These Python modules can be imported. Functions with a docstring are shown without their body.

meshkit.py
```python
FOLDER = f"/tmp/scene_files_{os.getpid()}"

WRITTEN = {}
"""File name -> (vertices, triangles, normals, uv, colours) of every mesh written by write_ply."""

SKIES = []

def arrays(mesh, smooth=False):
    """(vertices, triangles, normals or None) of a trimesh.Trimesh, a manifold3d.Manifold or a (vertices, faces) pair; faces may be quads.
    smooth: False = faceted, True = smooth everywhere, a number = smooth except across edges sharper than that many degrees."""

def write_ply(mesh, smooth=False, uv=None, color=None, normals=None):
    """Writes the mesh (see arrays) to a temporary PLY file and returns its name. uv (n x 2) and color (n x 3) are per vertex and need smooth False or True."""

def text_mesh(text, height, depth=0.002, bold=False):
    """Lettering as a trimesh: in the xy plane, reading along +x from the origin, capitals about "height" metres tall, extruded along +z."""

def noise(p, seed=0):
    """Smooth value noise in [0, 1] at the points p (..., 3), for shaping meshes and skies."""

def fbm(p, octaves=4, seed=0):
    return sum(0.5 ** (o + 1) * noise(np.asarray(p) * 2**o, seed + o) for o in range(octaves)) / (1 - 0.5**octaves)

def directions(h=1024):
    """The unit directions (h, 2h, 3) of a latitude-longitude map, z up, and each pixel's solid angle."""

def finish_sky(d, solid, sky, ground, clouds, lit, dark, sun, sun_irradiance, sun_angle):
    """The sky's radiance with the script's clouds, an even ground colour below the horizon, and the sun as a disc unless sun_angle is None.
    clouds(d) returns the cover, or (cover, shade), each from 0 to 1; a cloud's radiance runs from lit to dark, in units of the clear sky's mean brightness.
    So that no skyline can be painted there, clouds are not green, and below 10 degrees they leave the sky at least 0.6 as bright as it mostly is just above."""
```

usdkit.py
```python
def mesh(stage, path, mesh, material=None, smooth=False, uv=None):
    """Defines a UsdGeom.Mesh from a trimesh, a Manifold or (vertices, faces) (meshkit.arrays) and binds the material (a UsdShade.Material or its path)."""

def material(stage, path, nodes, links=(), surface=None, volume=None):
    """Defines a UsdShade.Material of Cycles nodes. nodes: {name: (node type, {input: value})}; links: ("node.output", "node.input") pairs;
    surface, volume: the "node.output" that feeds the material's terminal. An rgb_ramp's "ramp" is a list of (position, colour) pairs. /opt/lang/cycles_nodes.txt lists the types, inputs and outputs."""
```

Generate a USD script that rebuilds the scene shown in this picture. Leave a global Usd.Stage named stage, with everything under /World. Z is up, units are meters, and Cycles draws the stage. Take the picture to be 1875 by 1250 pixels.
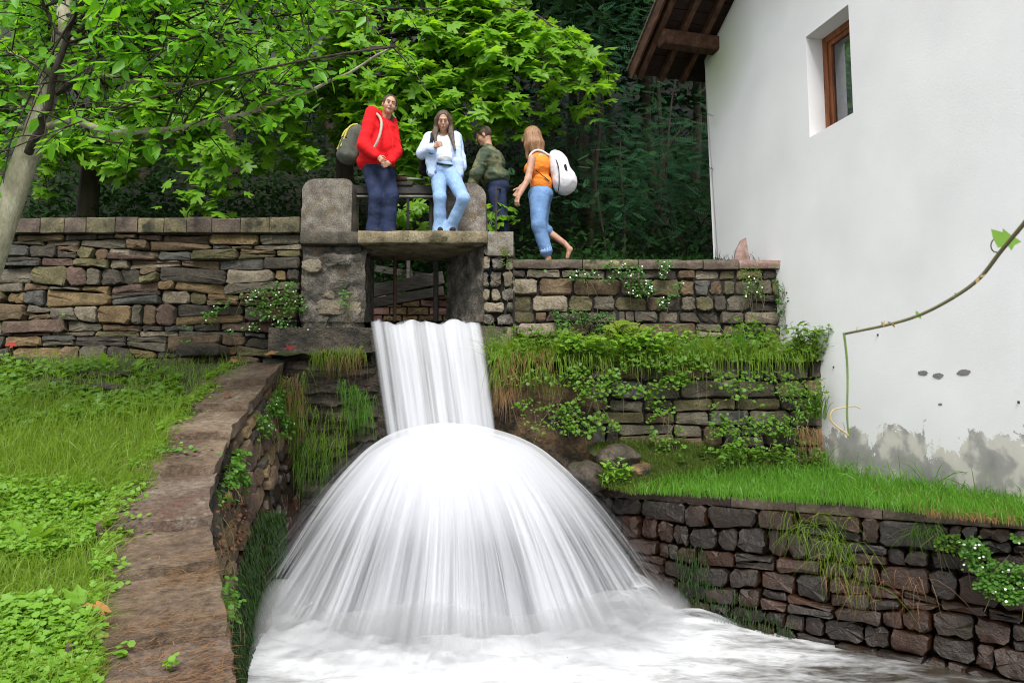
import math, random
import numpy as np, trimesh, usdkit, meshkit
from shapely.geometry import Polygon, Point
from pxr import Usd, UsdGeom, UsdLux, UsdShade, Gf, Sdf, Vt

stage = Usd.Stage.CreateInMemory()
UsdGeom.SetStageUpAxis(stage, "Z"); UsdGeom.SetStageMetersPerUnit(stage, 1.0)
UsdGeom.Xform.Define(stage, "/World"); UsdGeom.Scope.Define(stage, "/World/Looks")

# ------------------------------------------------------------------ camera
FPX, CX, CY, EZ = 1400.0, 937.5, 625.0, 1.75
PITCH = math.atan(0.1)
cam = UsdGeom.Camera.Define(stage, "/World/camera")
cam.AddTranslateOp().Set(Gf.Vec3d(0, 0, EZ))
cam.AddRotateXOp().Set(90 + math.degrees(PITCH))
cam.CreateHorizontalApertureAttr(36.0); cam.CreateVerticalApertureAttr(24.0)
cam.CreateFocalLengthAttr(36.0 * FPX / 1875.0)
cam.CreateFStopAttr(6.3); cam.CreateFocusDistanceAttr(7.6)
cam.CreateClippingRangeAttr(Gf.Vec2f(0.05, 2000))
cam.CreateExposureAttr(1.75)

# ------------------------------------------------------------------ sky and sun (soft, bright overcast)
SUN_DIR = np.array([0.02, -0.62, 0.78]); SUN_DIR /= np.linalg.norm(SUN_DIR)
sun_el = math.asin(SUN_DIR[2]); sun_rot = math.atan2(SUN_DIR[0], SUN_DIR[1])
skymat = usdkit.material(stage, "/World/Looks/sky_look", {
    "tc": ("texture_coordinate", {}),
    "sky": ("sky_texture", {"sky_type": "single_scattering", "sun_disc": False, "sun_elevation": sun_el, "sun_rotation": sun_rot, "aerosol_density": 2.0}),
    "map": ("mapping", {"scale": (1.0, 1.0, 2.2)}),
    "n": ("noise_texture", {"scale": 2.3, "detail": 5, "roughness": 0.55}),
    "r": ("rgb_ramp", {"ramp": [(0.18, (0.55, 0.55, 0.55)), (0.55, (0.95, 0.95, 0.95))]}),
    "m": ("mix", {"mix_type": "mix", "color2": (7.4, 7.6, 7.9)}),
    "bg": ("background_shader", {"strength": 0.062})},
    [("tc.generated", "map.vector"), ("map.vector", "n.vector"), ("n.fac", "r.fac"), ("r.color", "m.fac"), ("sky.color", "m.color1"), ("m.color", "bg.color")],
    surface="bg.background")
dome = UsdLux.DomeLight.Define(stage, "/World/sky")
UsdShade.MaterialBindingAPI.Apply(dome.GetPrim()).Bind(skymat)
sun = UsdLux.DistantLight.Define(stage, "/World/sun")
sun.CreateIntensityAttr(0.4); sun.CreateAngleAttr(25.0); sun.CreateColorAttr(Gf.Vec3f(1.0, 0.97, 0.92))
sun.GetPrim().CreateAttribute("inputs:normalize", Sdf.ValueTypeNames.Bool).Set(True)
_q = Gf.Rotation(Gf.Vec3d(0, 0, 1), Gf.Vec3d(*map(float, SUN_DIR)))
sun.AddOrientOp(UsdGeom.XformOp.PrecisionDouble).Set(Gf.Quatd(_q.GetQuat()))

# ------------------------------------------------------------------ helpers
COS, SIN = math.cos(PITCH), math.sin(PITCH)
def ray(px, py):
    px, py = np.asarray(px, float), np.asarray(py, float)
    v = -(py - CY) / FPX
    return np.stack([(px - CX) / FPX, COS - SIN * v, SIN + COS * v], -1)
def P(px, py, Y):
    """The point at depth Y (metres ahead) that the photograph shows at a pixel."""
    d = ray(px, py)
    return d * (np.asarray(Y, float) / d[..., 1])[..., None] + [0, 0, EZ]
EYE = np.array([0, 0, EZ])
def on_plane(px, py, p0, n):
    d = ray(px, py)
    t = ((np.asarray(p0) - EYE) @ n) / (d @ n)
    return d * t[..., None] + EYE

_used = {}
def _path(parent, name):
    base = (parent.GetPath().pathString if parent is not None else "/World") + "/" + name
    k = _used.get(base, 0); _used[base] = k + 1
    return base if k == 0 else f"{base}_{k:03d}"
def tag(p, label=None, cat=None, group=None, kind=None):
    for k, v in (("label", label), ("category", cat), ("group", group), ("kind", kind)):
        if v: p.SetCustomDataByKey(k, v)
    return p
def thing(name, label, cat, loc=(0, 0, 0), group=None, kind=None):
    x = UsdGeom.Xform.Define(stage, _path(None, name))
    x.AddTranslateOp().Set(Gf.Vec3d(*map(float, loc)))
    o = x.GetPrim()
    ORIGIN[o.GetPath().pathString] = np.asarray(loc, float)
    return tag(o, label, cat, group, kind)
ORIGIN = {}
def obj(name, mesh, mat, parent=None, smooth=40, uv=None):
    """One Mesh prim; the mesh is given in world coordinates."""
    if hasattr(mesh, "vertices"): v, f = np.array(mesh.vertices, float), np.array(mesh.faces, int)
    else: v, f = np.asarray(mesh[0], float), np.asarray(mesh[1], int)
    if parent is not None:
        root = "/".join(parent.GetPath().pathString.split("/")[:3])
        v = v - ORIGIN.get(root, np.zeros(3))
    return usdkit.mesh(stage, _path(parent, name), (v, f), mat, smooth=smooth, uv=uv).GetPrim()

class MB:
    def __init__(s): s.v, s.f, s.n = [], [], 0
    def add(s, v, f):
        v, f = np.asarray(v, float), np.asarray(f, int)
        if f.shape[1] == 4: f = np.vstack([f[:, [0, 1, 2]], f[:, [0, 2, 3]]])
        s.v.append(v); s.f.append(f + s.n); s.n += len(v); return s
    def mesh(s): return np.vstack(s.v), np.vstack(s.f)
    def build(s, name, mat, parent=None, smooth=40): return obj(name, s.mesh(), mat, parent, smooth)

def fbm(p, sc=1.0, oct=3, seed=0): return meshkit.fbm(np.asarray(p, float) * sc, oct, seed) - 0.5
def unit(a):
    a = np.asarray(a, float); return a / np.maximum(np.linalg.norm(a, axis=-1, keepdims=True), 1e-9)

def tube(pts, rad, n=6, caps=True):
    pts = np.asarray(pts, float); m = len(pts); rad = np.broadcast_to(np.asarray(rad, float), (m,))
    t = unit(np.gradient(pts, axis=0))
    a = np.array([0, 0, 1.0]) if abs(t[0, 2]) < .8 else np.array([1.0, 0, 0])
    rings = []
    for i in range(m):
        a = a - t[i] * (a @ t[i]); a /= max(np.linalg.norm(a), 1e-9); b = np.cross(t[i], a)
        th = np.arange(n) * 2 * math.pi / n
        rings.append(pts[i] + rad[i] * (np.cos(th)[:, None] * a + np.sin(th)[:, None] * b))
    v = np.vstack(rings); f = []
    for i in range(m - 1):
        for j in range(n):
            k = (j + 1) % n
            f += [(i * n + j, i * n + k, (i + 1) * n + k), (i * n + j, (i + 1) * n + k, (i + 1) * n + j)]
    if caps:
        v = np.vstack([v, pts[0], pts[-1]]); c0, c1 = m * n, m * n + 1
        for j in range(n):
            k = (j + 1) % n
            f += [(c0, k, j), (c1, (m - 1) * n + j, (m - 1) * n + k)]
    return v, np.array(f)
def spline(pts, n=12):
    pts = np.asarray(pts, float)
    if len(pts) < 3:
        t = np.linspace(0, 1, n)[:, None]; return pts[0] * (1 - t) + pts[-1] * t
    from scipy.interpolate import CubicSpline
    d = np.r_[0, np.cumsum(np.linalg.norm(np.diff(pts, axis=0), axis=1))]
    return CubicSpline(d, pts)(np.linspace(0, d[-1], n))
def box(c, s, R=None, bev=0.0):
    c, s = np.asarray(c, float), np.asarray(s, float)
    if bev > 0:
        pts = []
        for sx in (-1, 1):
            for sy in (-1, 1):
                for sz in (-1, 1):
                    h = s / 2; b = min(bev, min(h) * .9)
                    for ax in range(3):
                        q = np.array([sx, sy, sz]) * (h - b); q[ax] = [sx, sy, sz][ax] * h[ax]; pts.append(q)
        m = trimesh.convex.convex_hull(np.array(pts)); v, f = np.array(m.vertices), np.array(m.faces)
    else:
        m = trimesh.creation.box(s); v, f = np.array(m.vertices), np.array(m.faces)
    if R is not None: v = v @ np.asarray(R).T
    return v + c, f
def beam(a, b, w, h, bev=.008):
    """A squared bar from a to b, w wide across and h high."""
    a, b = np.asarray(a, float), np.asarray(b, float); d = unit(b - a)
    up = np.array([0, 0, 1.0]) if abs(d[2]) < .95 else np.array([0, 1.0, 0])
    s = unit(np.cross(d, up)); u = np.cross(s, d)
    return box((a + b) / 2, (np.linalg.norm(b - a), w, h), np.stack([d, s, u], 1), bev)
def grid(nu, nv):
    u, v = np.meshgrid(np.linspace(0, 1, nu + 1), np.linspace(0, 1, nv + 1), indexing="ij")
    i = np.arange((nu + 1) * (nv + 1)).reshape(nu + 1, nv + 1)
    f = np.stack([i[:-1, :-1], i[1:, :-1], i[1:, 1:], i[:-1, 1:]], -1).reshape(-1, 4)
    f = np.vstack([f[:, [0, 1, 2]], f[:, [0, 2, 3]]])
    return u.ravel(), v.ravel(), f

# ------------------------------------------------------------------ materials
L = "/World/Looks/"
def ramp_of(cols, lo=0.3, hi=0.7):
    return [(lo + (hi - lo) * i / max(1, len(cols) - 1), c) for i, c in enumerate(cols)]
def rough_mat(name, cols, scale=6, bump=.4, bscale=30, rough=.85, dist=.02, spec=.3, moss=None, moss_amt=.5, moss_scale=3, stretch=(1, 1, 1), fine=.35):
    """Stone, wood, soil: two noises mixed for colour, a third for relief, optional moss patches."""
    nodes = {"g": ("geometry", {}), "mp": ("mapping", {"scale": stretch}),
             "n1": ("noise_texture", {"scale": scale, "detail": 6, "roughness": .6}),
             "n2": ("noise_texture", {"scale": scale * 9, "detail": 5, "roughness": .7}),
             "r1": ("rgb_ramp", {"ramp": ramp_of(cols)}),
             "r2": ("rgb_ramp", {"ramp": [(.3, (1 - fine,) * 3), (.7, (1 + fine * .6,) * 3)]}),
             "mx": ("mix", {"mix_type": "multiply", "fac": 1.0}),
             "nb": ("noise_texture", {"scale": bscale, "detail": 8, "roughness": .65}),
             "b": ("bump", {"strength": bump, "distance": dist}),
             "p": ("principled_bsdf", {"roughness": rough, "specular_ior_level": spec})}
    links = [("g.position", "mp.vector"), ("mp.vector", "n1.vector"), ("mp.vector", "n2.vector"), ("mp.vector", "nb.vector"), ("n1.fac", "r1.fac"), ("n2.fac", "r2.fac"),
             ("r1.color", "mx.color1"), ("r2.color", "mx.color2"), ("nb.fac", "b.height"), ("b.normal", "p.normal")]
    if moss:
        nodes |= {"nm": ("noise_texture", {"scale": moss_scale, "detail": 7, "roughness": .7}),
                  "rm": ("rgb_ramp", {"ramp": [(.5 + (.5 - moss_amt) * .4, (0, 0, 0)), (.62 + (.5 - moss_amt) * .4, (1, 1, 1))]}),
                  "mm": ("mix", {"color2": moss})}
        links += [("g.position", "nm.vector"), ("nm.fac", "rm.fac"), ("rm.color", "mm.fac"), ("mx.color", "mm.color1"), ("mm.color", "p.base_color")]
    else: links += [("mx.color", "p.base_color")]
    return usdkit.material(stage, L + name, nodes, links, surface="p.BSDF")
def leaf_mat(name, cols, trans=.35, rough=.45, tgain=1.5, spec=.35):
    cols2 = [tuple(min(.95, c * g) for c, g in zip(col, (tgain * 1.15, tgain, tgain * .55))) for col in cols]
    return usdkit.material(stage, L + name, {
        "g": ("geometry", {}), "r": ("rgb_ramp", {"ramp": ramp_of(cols, 0, 1)}), "r2": ("rgb_ramp", {"ramp": ramp_of(cols2, 0, 1)}),
        "p": ("principled_bsdf", {"roughness": rough, "specular_ior_level": spec}), "t": ("translucent_bsdf", {}), "m": ("mix_closure", {"fac": trans})},
        [("g.random_per_island", "r.fac"), ("g.random_per_island", "r2.fac"), ("r.color", "p.base_color"), ("r2.color", "t.color"), ("p.BSDF", "m.closure1"), ("t.BSDF", "m.closure2")],
        surface="m.closure")
def plain(name, col, rough=.6, metal=0., spec=.4, bump=0, bscale=200, vary=.15):
    nodes = {"g": ("geometry", {}), "n": ("noise_texture", {"scale": bscale, "detail": 3}), "n1": ("noise_texture", {"scale": 14, "detail": 4}),
             "r": ("rgb_ramp", {"ramp": [(.3, tuple(c * (1 - vary) for c in col)), (.7, tuple(min(1, c * (1 + vary)) for c in col))]}),
             "b": ("bump", {"strength": bump, "distance": .004}), "p": ("principled_bsdf", {"roughness": rough, "metallic": metal, "specular_ior_level": spec})}
    links = [("g.position", "n.vector"), ("g.position", "n1.vector"), ("n1.fac", "r.fac"), ("r.color", "p.base_color")]
    if bump: links += [("n.fac", "b.height"), ("b.normal", "p.normal")]
    return usdkit.material(stage, L + name, nodes, links, surface="p.BSDF")
M = {}
G_MOSS = (.055, .085, .015)
# dry-stone wall stones in several tones
WALL = [rough_mat(f"wall_stone_{k}", c, scale=5, bump=.9, bscale=26, moss=(0.0544, 0.0540, 0.0186), moss_amt=.32, dist=.03, fine=.45) for k, c in {
    "grey": [(0.0583, 0.0504, 0.0372), (0.1555, 0.1332, 0.0991)], "brown": [(0.0661, 0.0432, 0.0260), (0.1711, 0.1188, 0.0712)], "ochre": [(0.0933, 0.0612, 0.0279), (0.2333, 0.1620, 0.0836)],
    "dark": [(0.0272, 0.0230, 0.0186), (0.0816, 0.0684, 0.0526)], "pale": [(0.1322, 0.1080, 0.0774), (0.2877, 0.2412, 0.1765)], "purple": [(0.0622, 0.0396, 0.0310), (0.1477, 0.0972, 0.0743)], "olive": [(0.0583, 0.0504, 0.0248), (0.1555, 0.1368, 0.0681)], "slate": [(0.0389, 0.0382, 0.0341), (0.1089, 0.1044, 0.0929)]}.items()]
WET = [rough_mat(f"wet_stone_{k}", c, scale=6, bump=.7, bscale=20, rough=.38, spec=.5, moss=(0.0132, 0.0142, 0.0024), moss_amt=.35, dist=.03, fine=.4) for k, c in {
    "black": [(0.0053, 0.0031, 0.0019), (0.0185, 0.0093, 0.0048)], "brown": [(0.0119, 0.0053, 0.0024), (0.0363, 0.0151, 0.0061)], "rust": [(0.0165, 0.0062, 0.0024), (0.0495, 0.0186, 0.0067)], "grey": [(0.0092, 0.0053, 0.0030), (0.0297, 0.0160, 0.0086)]}.items()]
M["mortar"] = rough_mat("wall_core", [(.012, .011, .009), (.035, .03, .025)], scale=8, bump=.6)
M["cap"] = rough_mat("capstone", [(0.0390, 0.0351, 0.0218), (0.1170, 0.1014, 0.0585), (0.2106, 0.1716, 0.0936)], scale=5, bump=.6, moss=(0.0234, 0.0218, 0.0140), moss_amt=.5, moss_scale=6, fine=.5)
M["cap2"] = rough_mat("capstone_dark", [(0.0312, 0.0234, 0.0195), (0.0936, 0.0702, 0.0546), (0.1560, 0.1209, 0.0936)], scale=5, bump=.6, moss=(0.0390, 0.0429, 0.0156), moss_amt=.35, moss_scale=6, fine=.5)
M["concrete"] = rough_mat("old_concrete", [(0.0936, 0.0819, 0.0663), (0.1950, 0.1755, 0.1482), (0.2652, 0.2418, 0.2067)], scale=9, bump=.7, bscale=40, moss=(0.0936, 0.0702, 0.0273), moss_amt=.42, moss_scale=4, fine=.5)
M["slab"] = rough_mat("slab_concrete", [(0.0936, 0.0780, 0.0468), (0.2028, 0.1638, 0.1014), (0.2808, 0.2418, 0.1638)], scale=6, bump=.7, bscale=35, moss=(0.0468, 0.0429, 0.0156), moss_amt=.45, moss_scale=4, fine=.5)
M["slab_dark"] = rough_mat("slab_stained", [(0.0195, 0.0179, 0.0156), (0.0663, 0.0585, 0.0468), (0.1326, 0.1092, 0.0780)], scale=7, bump=.7, bscale=35, fine=.5)
M["granite"] = rough_mat("granite_post", [(0.0858, 0.0741, 0.0624), (0.1794, 0.1560, 0.1326), (0.2652, 0.2418, 0.2106)], scale=9, bump=.6, bscale=60, moss=(0.1248, 0.0858, 0.0351), moss_amt=.38, moss_scale=7, fine=.75)
M["abut"] = rough_mat("abutment_rubble", [(0.0312, 0.0281, 0.0234), (0.1092, 0.0975, 0.0819), (0.2652, 0.2340, 0.2028)], scale=7, bump=1.0, bscale=16, dist=.06, moss=(0.1560, 0.0936, 0.0429), moss_amt=.35, moss_scale=3, fine=.6)
M["kerb"] = rough_mat("kerb_slab", [(0.0612, 0.0386, 0.0248), (0.1223, 0.0840, 0.0557), (0.2009, 0.1544, 0.1083)], scale=2.6, bump=.8, bscale=24, dist=.03, moss=(0.2350, 0.2150, 0.1700), moss_amt=.30, moss_scale=3.5, fine=.6)
KM = [M["kerb"]] + [rough_mat("kerb_slab_grey", [(.03 + 0.0546, 0.0351, 0.0250), (0.1092, 0.0764, 0.0562), (0.1794, 0.1404, 0.1092)], scale=3.1, bump=.8, bscale=24, dist=.03, moss=(0.2350, 0.2150, 0.1700), moss_amt=.30, moss_scale=3.5, fine=.6), rough_mat("kerb_slab_red", [(0.0612, 0.0386, 0.0248), (0.1223, 0.0840, 0.0557), (0.2009, 0.1544, 0.1083)], scale=2.1, bump=.8, bscale=24, dist=.03, moss=(0.2350, 0.2150, 0.1700), moss_amt=.15, moss_scale=3.5, fine=.6)]
M["rock_brown"] = rough_mat("brown_rock", [(0.0234, 0.0156, 0.0101), (0.1014, 0.0624, 0.0312), (0.1872, 0.1170, 0.0546)], scale=4, bump=1.0, bscale=9, dist=.08, rough=.6, moss=(0.0094, 0.0094, 0.0086), moss_amt=.5, moss_scale=2.2, fine=.5)
M["rock_dark"] = rough_mat("dark_wet_rock", [(0.0172, 0.0148, 0.0117), (0.0663, 0.0530, 0.0390), (0.1404, 0.1131, 0.0819)], scale=5, bump=1.0, bscale=11, dist=.06, rough=.45, moss=(0.0273, 0.0351, 0.0094), moss_amt=.35, moss_scale=4, fine=.5)
M["redbrick"] = rough_mat("red_stone", [(.12, .06, .05), (.22, .12, .10), (.26, .17, .12)], scale=7, bump=.5)
M["iron"] = rough_mat("dark_iron", [(.02, .018, .016), (.05, .045, .04)], scale=12, bump=.2, rough=.55)
M["rust"] = rough_mat("rusty_rod", [(.04, .02, .014), (.09, .05, .035)], scale=12, bump=.3, rough=.7)
M["steel"] = rough_mat("worn_steel", [(.16, .15, .14), (.34, .33, .31)], scale=20, bump=.1, rough=.4)
M["oldwood"] = rough_mat("weathered_board", [(.035, .03, .027), (.085, .075, .068), (.13, .115, .10)], scale=4, bump=.4, stretch=(1, 6, 12))
M["roofwood"] = rough_mat("roof_timber", [(.035, .016, .009), (.07, .032, .018), (.12, .06, .034)], scale=4, bump=.3, stretch=(3, 1, 3))
M["roofdark"] = rough_mat("roof_board", [(.016, .009, .007), (.035, .018, .012)], scale=5, bump=.3)
M["soil"] = rough_mat("soil", [(.018, .014, .009), (.045, .034, .02)], scale=5, bump=.7)
M["bank"] = rough_mat("bank_soil", [(.025, .03, .01), (.05, .065, .018)], scale=5, bump=.7)
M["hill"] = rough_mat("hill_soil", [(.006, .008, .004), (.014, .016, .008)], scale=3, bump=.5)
M["tile"] = rough_mat("roof_tile", [(.10, .055, .04), (.18, .10, .07)], scale=6, bump=.4)
M["bark_pale"] = rough_mat("pale_bark", [(.16, .15, .10), (.29, .27, .19), (.40, .38, .29)], scale=6, bump=.45, bscale=30, stretch=(1.5, 1.5, .5), moss=(.10, .12, .05), moss_amt=.4, fine=.3)
M["bark_dark"] = rough_mat("dark_bark", [(.022, .017, .013), (.06, .048, .036)], scale=9, bump=.5, stretch=(2, 2, .5))
M["bark_forest"] = rough_mat("forest_bark", [(.025, .02, .014), (.065, .05, .034)], scale=6, bump=.5, stretch=(2, 2, .4))
M["slate"] = rough_mat("leaning_slate", [(.14, .085, .07), (.25, .165, .14), (.33, .25, .22)], scale=9, bump=.5)
# leaves
M["maple"] = leaf_mat("maple_leaf", [(0.1425, 0.312, 0.0184), (0.2914, 0.6031, 0.0229), (0.4855, 0.62, 0.0275), (0.62, 0.62, 0.0366)], trans=.50, tgain=1.7)
M["walnut"] = leaf_mat("walnut_leaf", [(0.1067, 0.2995, 0.0151), (0.2542, 0.62, 0.0257), (0.5059, 0.62, 0.039), (0.62, 0.62, 0.0629)], trans=.50, tgain=1.7, rough=.4)
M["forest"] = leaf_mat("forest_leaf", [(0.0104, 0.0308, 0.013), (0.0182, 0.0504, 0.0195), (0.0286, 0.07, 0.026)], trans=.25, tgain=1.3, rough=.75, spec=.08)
M["forest2"] = leaf_mat("feathery_leaf", [(0.0436, 0.1323, 0.0658), (0.0726, 0.1904, 0.0911), (0.1089, 0.2513, 0.1063)], trans=.3, tgain=1.3, rough=.75, spec=.08)
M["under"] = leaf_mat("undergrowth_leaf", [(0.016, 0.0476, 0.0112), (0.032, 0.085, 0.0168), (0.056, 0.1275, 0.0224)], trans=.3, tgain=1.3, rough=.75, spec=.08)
M["grass"] = leaf_mat("grass_blade", [(0.145, 0.2478, 0.0194), (0.3291, 0.52, 0.0351), (0.6116, 0.62, 0.0696), (0.62, 0.62, 0.1682)], trans=.38, tgain=1.4, rough=.5)
M["lush"] = leaf_mat("lush_grass", [(0.0875, 0.2325, 0.0161), (0.2126, 0.5273, 0.035), (0.4711, 0.62, 0.0673)], trans=.38, tgain=1.4, rough=.5)
M["weed"] = leaf_mat("weed_leaf", [(0.1541, 0.3148, 0.0284), (0.4049, 0.62, 0.066), (0.62, 0.62, 0.1481)], trans=.4, tgain=1.4, rough=.5)
M["ledge"] = leaf_mat("ledge_leaf", [(0.0953, 0.2019, 0.019), (0.2701, 0.5149, 0.0411), (0.62, 0.62, 0.0873)], trans=.4, tgain=1.5, rough=.5)
M["creeper"] = leaf_mat("creeper_leaf", [(0.083, 0.2079, 0.0257), (0.1521, 0.3465, 0.0472), (0.3595, 0.5544, 0.1073), (0.553, 0.7484, 0.193)], trans=.35, tgain=1.4, rough=.5)
M["creeper_dark"] = leaf_mat("creeper_leaf_dark", [(0.054, 0.147, 0.0234), (0.105, 0.2499, 0.0351), (0.225, 0.3822, 0.0702)], trans=.3, tgain=1.3, rough=.5)
M["fern"] = leaf_mat("fern_leaf", [(.14, .21, .02), (.23, .28, .03)], trans=.4, tgain=1.4)
M["dry"] = leaf_mat("dry_grass", [(0.224, 0.126, 0.056), (0.392, 0.238, 0.112), (0.504, 0.35, 0.182)], trans=.25, tgain=1.1, rough=.7)
M["mossy"] = leaf_mat("moss_tip", [(0.0624, 0.102, 0.0079), (0.1248, 0.1734, 0.0106), (0.1872, 0.2346, 0.0158)], trans=.3, tgain=1.2, rough=.8)
M["wetmoss"] = leaf_mat("wet_moss", [(0.016, 0.0432, 0.0052), (0.0288, 0.0756, 0.0078), (0.048, 0.108, 0.0104)], trans=.2, tgain=1.1, rough=.5)
M["redleaf"] = leaf_mat("red_leaf", [(.28, .03, .02), (.36, .05, .03)], trans=.3, tgain=1.2)
M["deadleaf"] = leaf_mat("dead_leaf", [(.36, .15, .05), (.48, .24, .10)], trans=.25, tgain=1.1, rough=.7)
M["rustleaf"] = leaf_mat("rust_leaf", [(.14, .06, .03), (.22, .10, .05)], trans=.2, tgain=1.1, rough=.7)
M["flower"] = plain("white_petal", (.75, .75, .72), .6, vary=.03)
M["stemgreen"] = plain("green_stem", (.10, .16, .03), .55)
M["vinestem"] = plain("vine_stem", (.11, .10, .045), .55)

# ------------------------------------------------------------------ masonry
def lay_stones(parent, U, V, mapf, rng, hr, wr, mats, name="stone", proud=(-.01, .045), gap=.010, keep=None, wave=.03, split=.22, back=.10, seed=0, roundness=.2, pick=None, jag=.012):
    """Lays rough stones in wavy courses over the (u, v) field; mapf turns (u, v, out) into points. Each stone is one Mesh under parent."""
    v, rows = 0.0, []
    while v < V - .02:
        h = rng.uniform(*hr)
        if V - v - h < hr[0] * .6: h = V - v
        rows.append((v, min(V, v + h))); v += h
    wob = lambda u, k, v: 0 if k == 0 or k == len(rows) else wave * 2 * (meshkit.noise(np.array([u * 1.6, k * 7.3, seed * 3.1])) - .5)
    for k, (v0, v1) in enumerate(rows):
        u = -rng.uniform(0, wr[0])
        while u < U:
            w = rng.uniform(wr[0], wr[1]) * (1.0 if rng.random() > .2 else 1.35)
            if v1 - v0 > .8 * hr[1] and rng.random() < .5: w *= .75
            u1 = u + w
            if u1 > U - wr[0] * .5: u1 = U
            a, b = max(0., u), u1
            if b - a > .05:
                quads = [[(a, v0 + wob(a, k, v0)), (b, v0 + wob(b, k, v0)), (b, v1 + wob(b, k + 1, v1)), (a, v1 + wob(a, k + 1, v1))]]
                if rng.random() < split and v1 - v0 > hr[0] * 1.25 and b - a > .16:
                    (p0, p1, p2, p3) = quads[0]; s, t = rng.uniform(.35, .65), rng.uniform(.35, .65)
                    if rng.random() < .7:
                        l, r = (p0[0], p0[1] + (p3[1] - p0[1]) * s), (p1[0], p1[1] + (p2[1] - p1[1]) * t); quads = [[p0, p1, r, l], [l, r, p2, p3]]
                    else:
                        m0, m1 = (p0[0] + (p1[0] - p0[0]) * s, p0[1] + (p1[1] - p0[1]) * s), (p3[0] + (p2[0] - p3[0]) * t, p3[1] + (p2[1] - p3[1]) * t); quads = [[p0, m0, m1, p3], [m0, p1, p2, m1]]
                for q in quads:
                    c = np.mean(q, 0)
                    if keep is not None and not keep(*c): continue
                    m = pick(c, rng) if pick else mats[rng.integers(len(mats))]
                    obj(name, stone(q, mapf, rng, rng.uniform(*proud), gap, back, roundness, jag), m, parent, smooth=30)
            u = u1
def stone(q, mapf, rng, out, gap, back, roundness, jag):
    q = np.asarray(q, float); c = q.mean(0); ring = []
    size = min(np.linalg.norm(q[1] - q[0]), np.linalg.norm(q[3] - q[0]))
    for i in range(4):
        a, b = q[i], q[(i + 1) % 4]; L_ = np.linalg.norm(b - a)
        e = min(.45, rng.uniform(.35, 1.3) * roundness * size / max(L_, .01)); e2 = min(.45, rng.uniform(.35, 1.3) * roundness * size / max(L_, .01))
        ring.append(a + (b - a) * e)
        if L_ > .16: ring += [a + (b - a) * rng.uniform(.3, .45), a + (b - a) * rng.uniform(.55, .7)]
        ring.append(b + (a - b) * e2)
    ring = np.array(ring)
    d = c - ring; dl = np.linalg.norm(d, axis=1, keepdims=True)
    ring = ring + d / np.maximum(dl, 1e-6) * (gap + rng.uniform(0, jag, (len(ring), 1)))
    n = len(ring)
    mid = c + (ring - c) * np.array([.93, .87]) + rng.normal(0, .006, ring.shape)
    cc = c + rng.normal(0, .1, 2) * size
    tilt = rng.normal(0, .05, 2)
    zo = lambda p: (p - c) @ tilt
    w1 = out - rng.uniform(.006, .026, n) + zo(ring); w2 = out + rng.uniform(-.010, .010, n) + zo(mid)
    uv = np.vstack([ring, ring, mid, cc[None]]); w = np.r_[np.full(n, -back), w1, w2, out + rng.uniform(0, .012)]
    v = mapf(uv[:, 0], uv[:, 1], w); f = []
    for j in range(n):
        k = (j + 1) % n
        f += [(j, k, n + k), (j, n + k, n + j), (n + j, n + k, 2 * n + k), (n + j, 2 * n + k, 2 * n + j), (2 * n + j, 2 * n + k, 3 * n)]
    return v, np.array(f)
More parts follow.
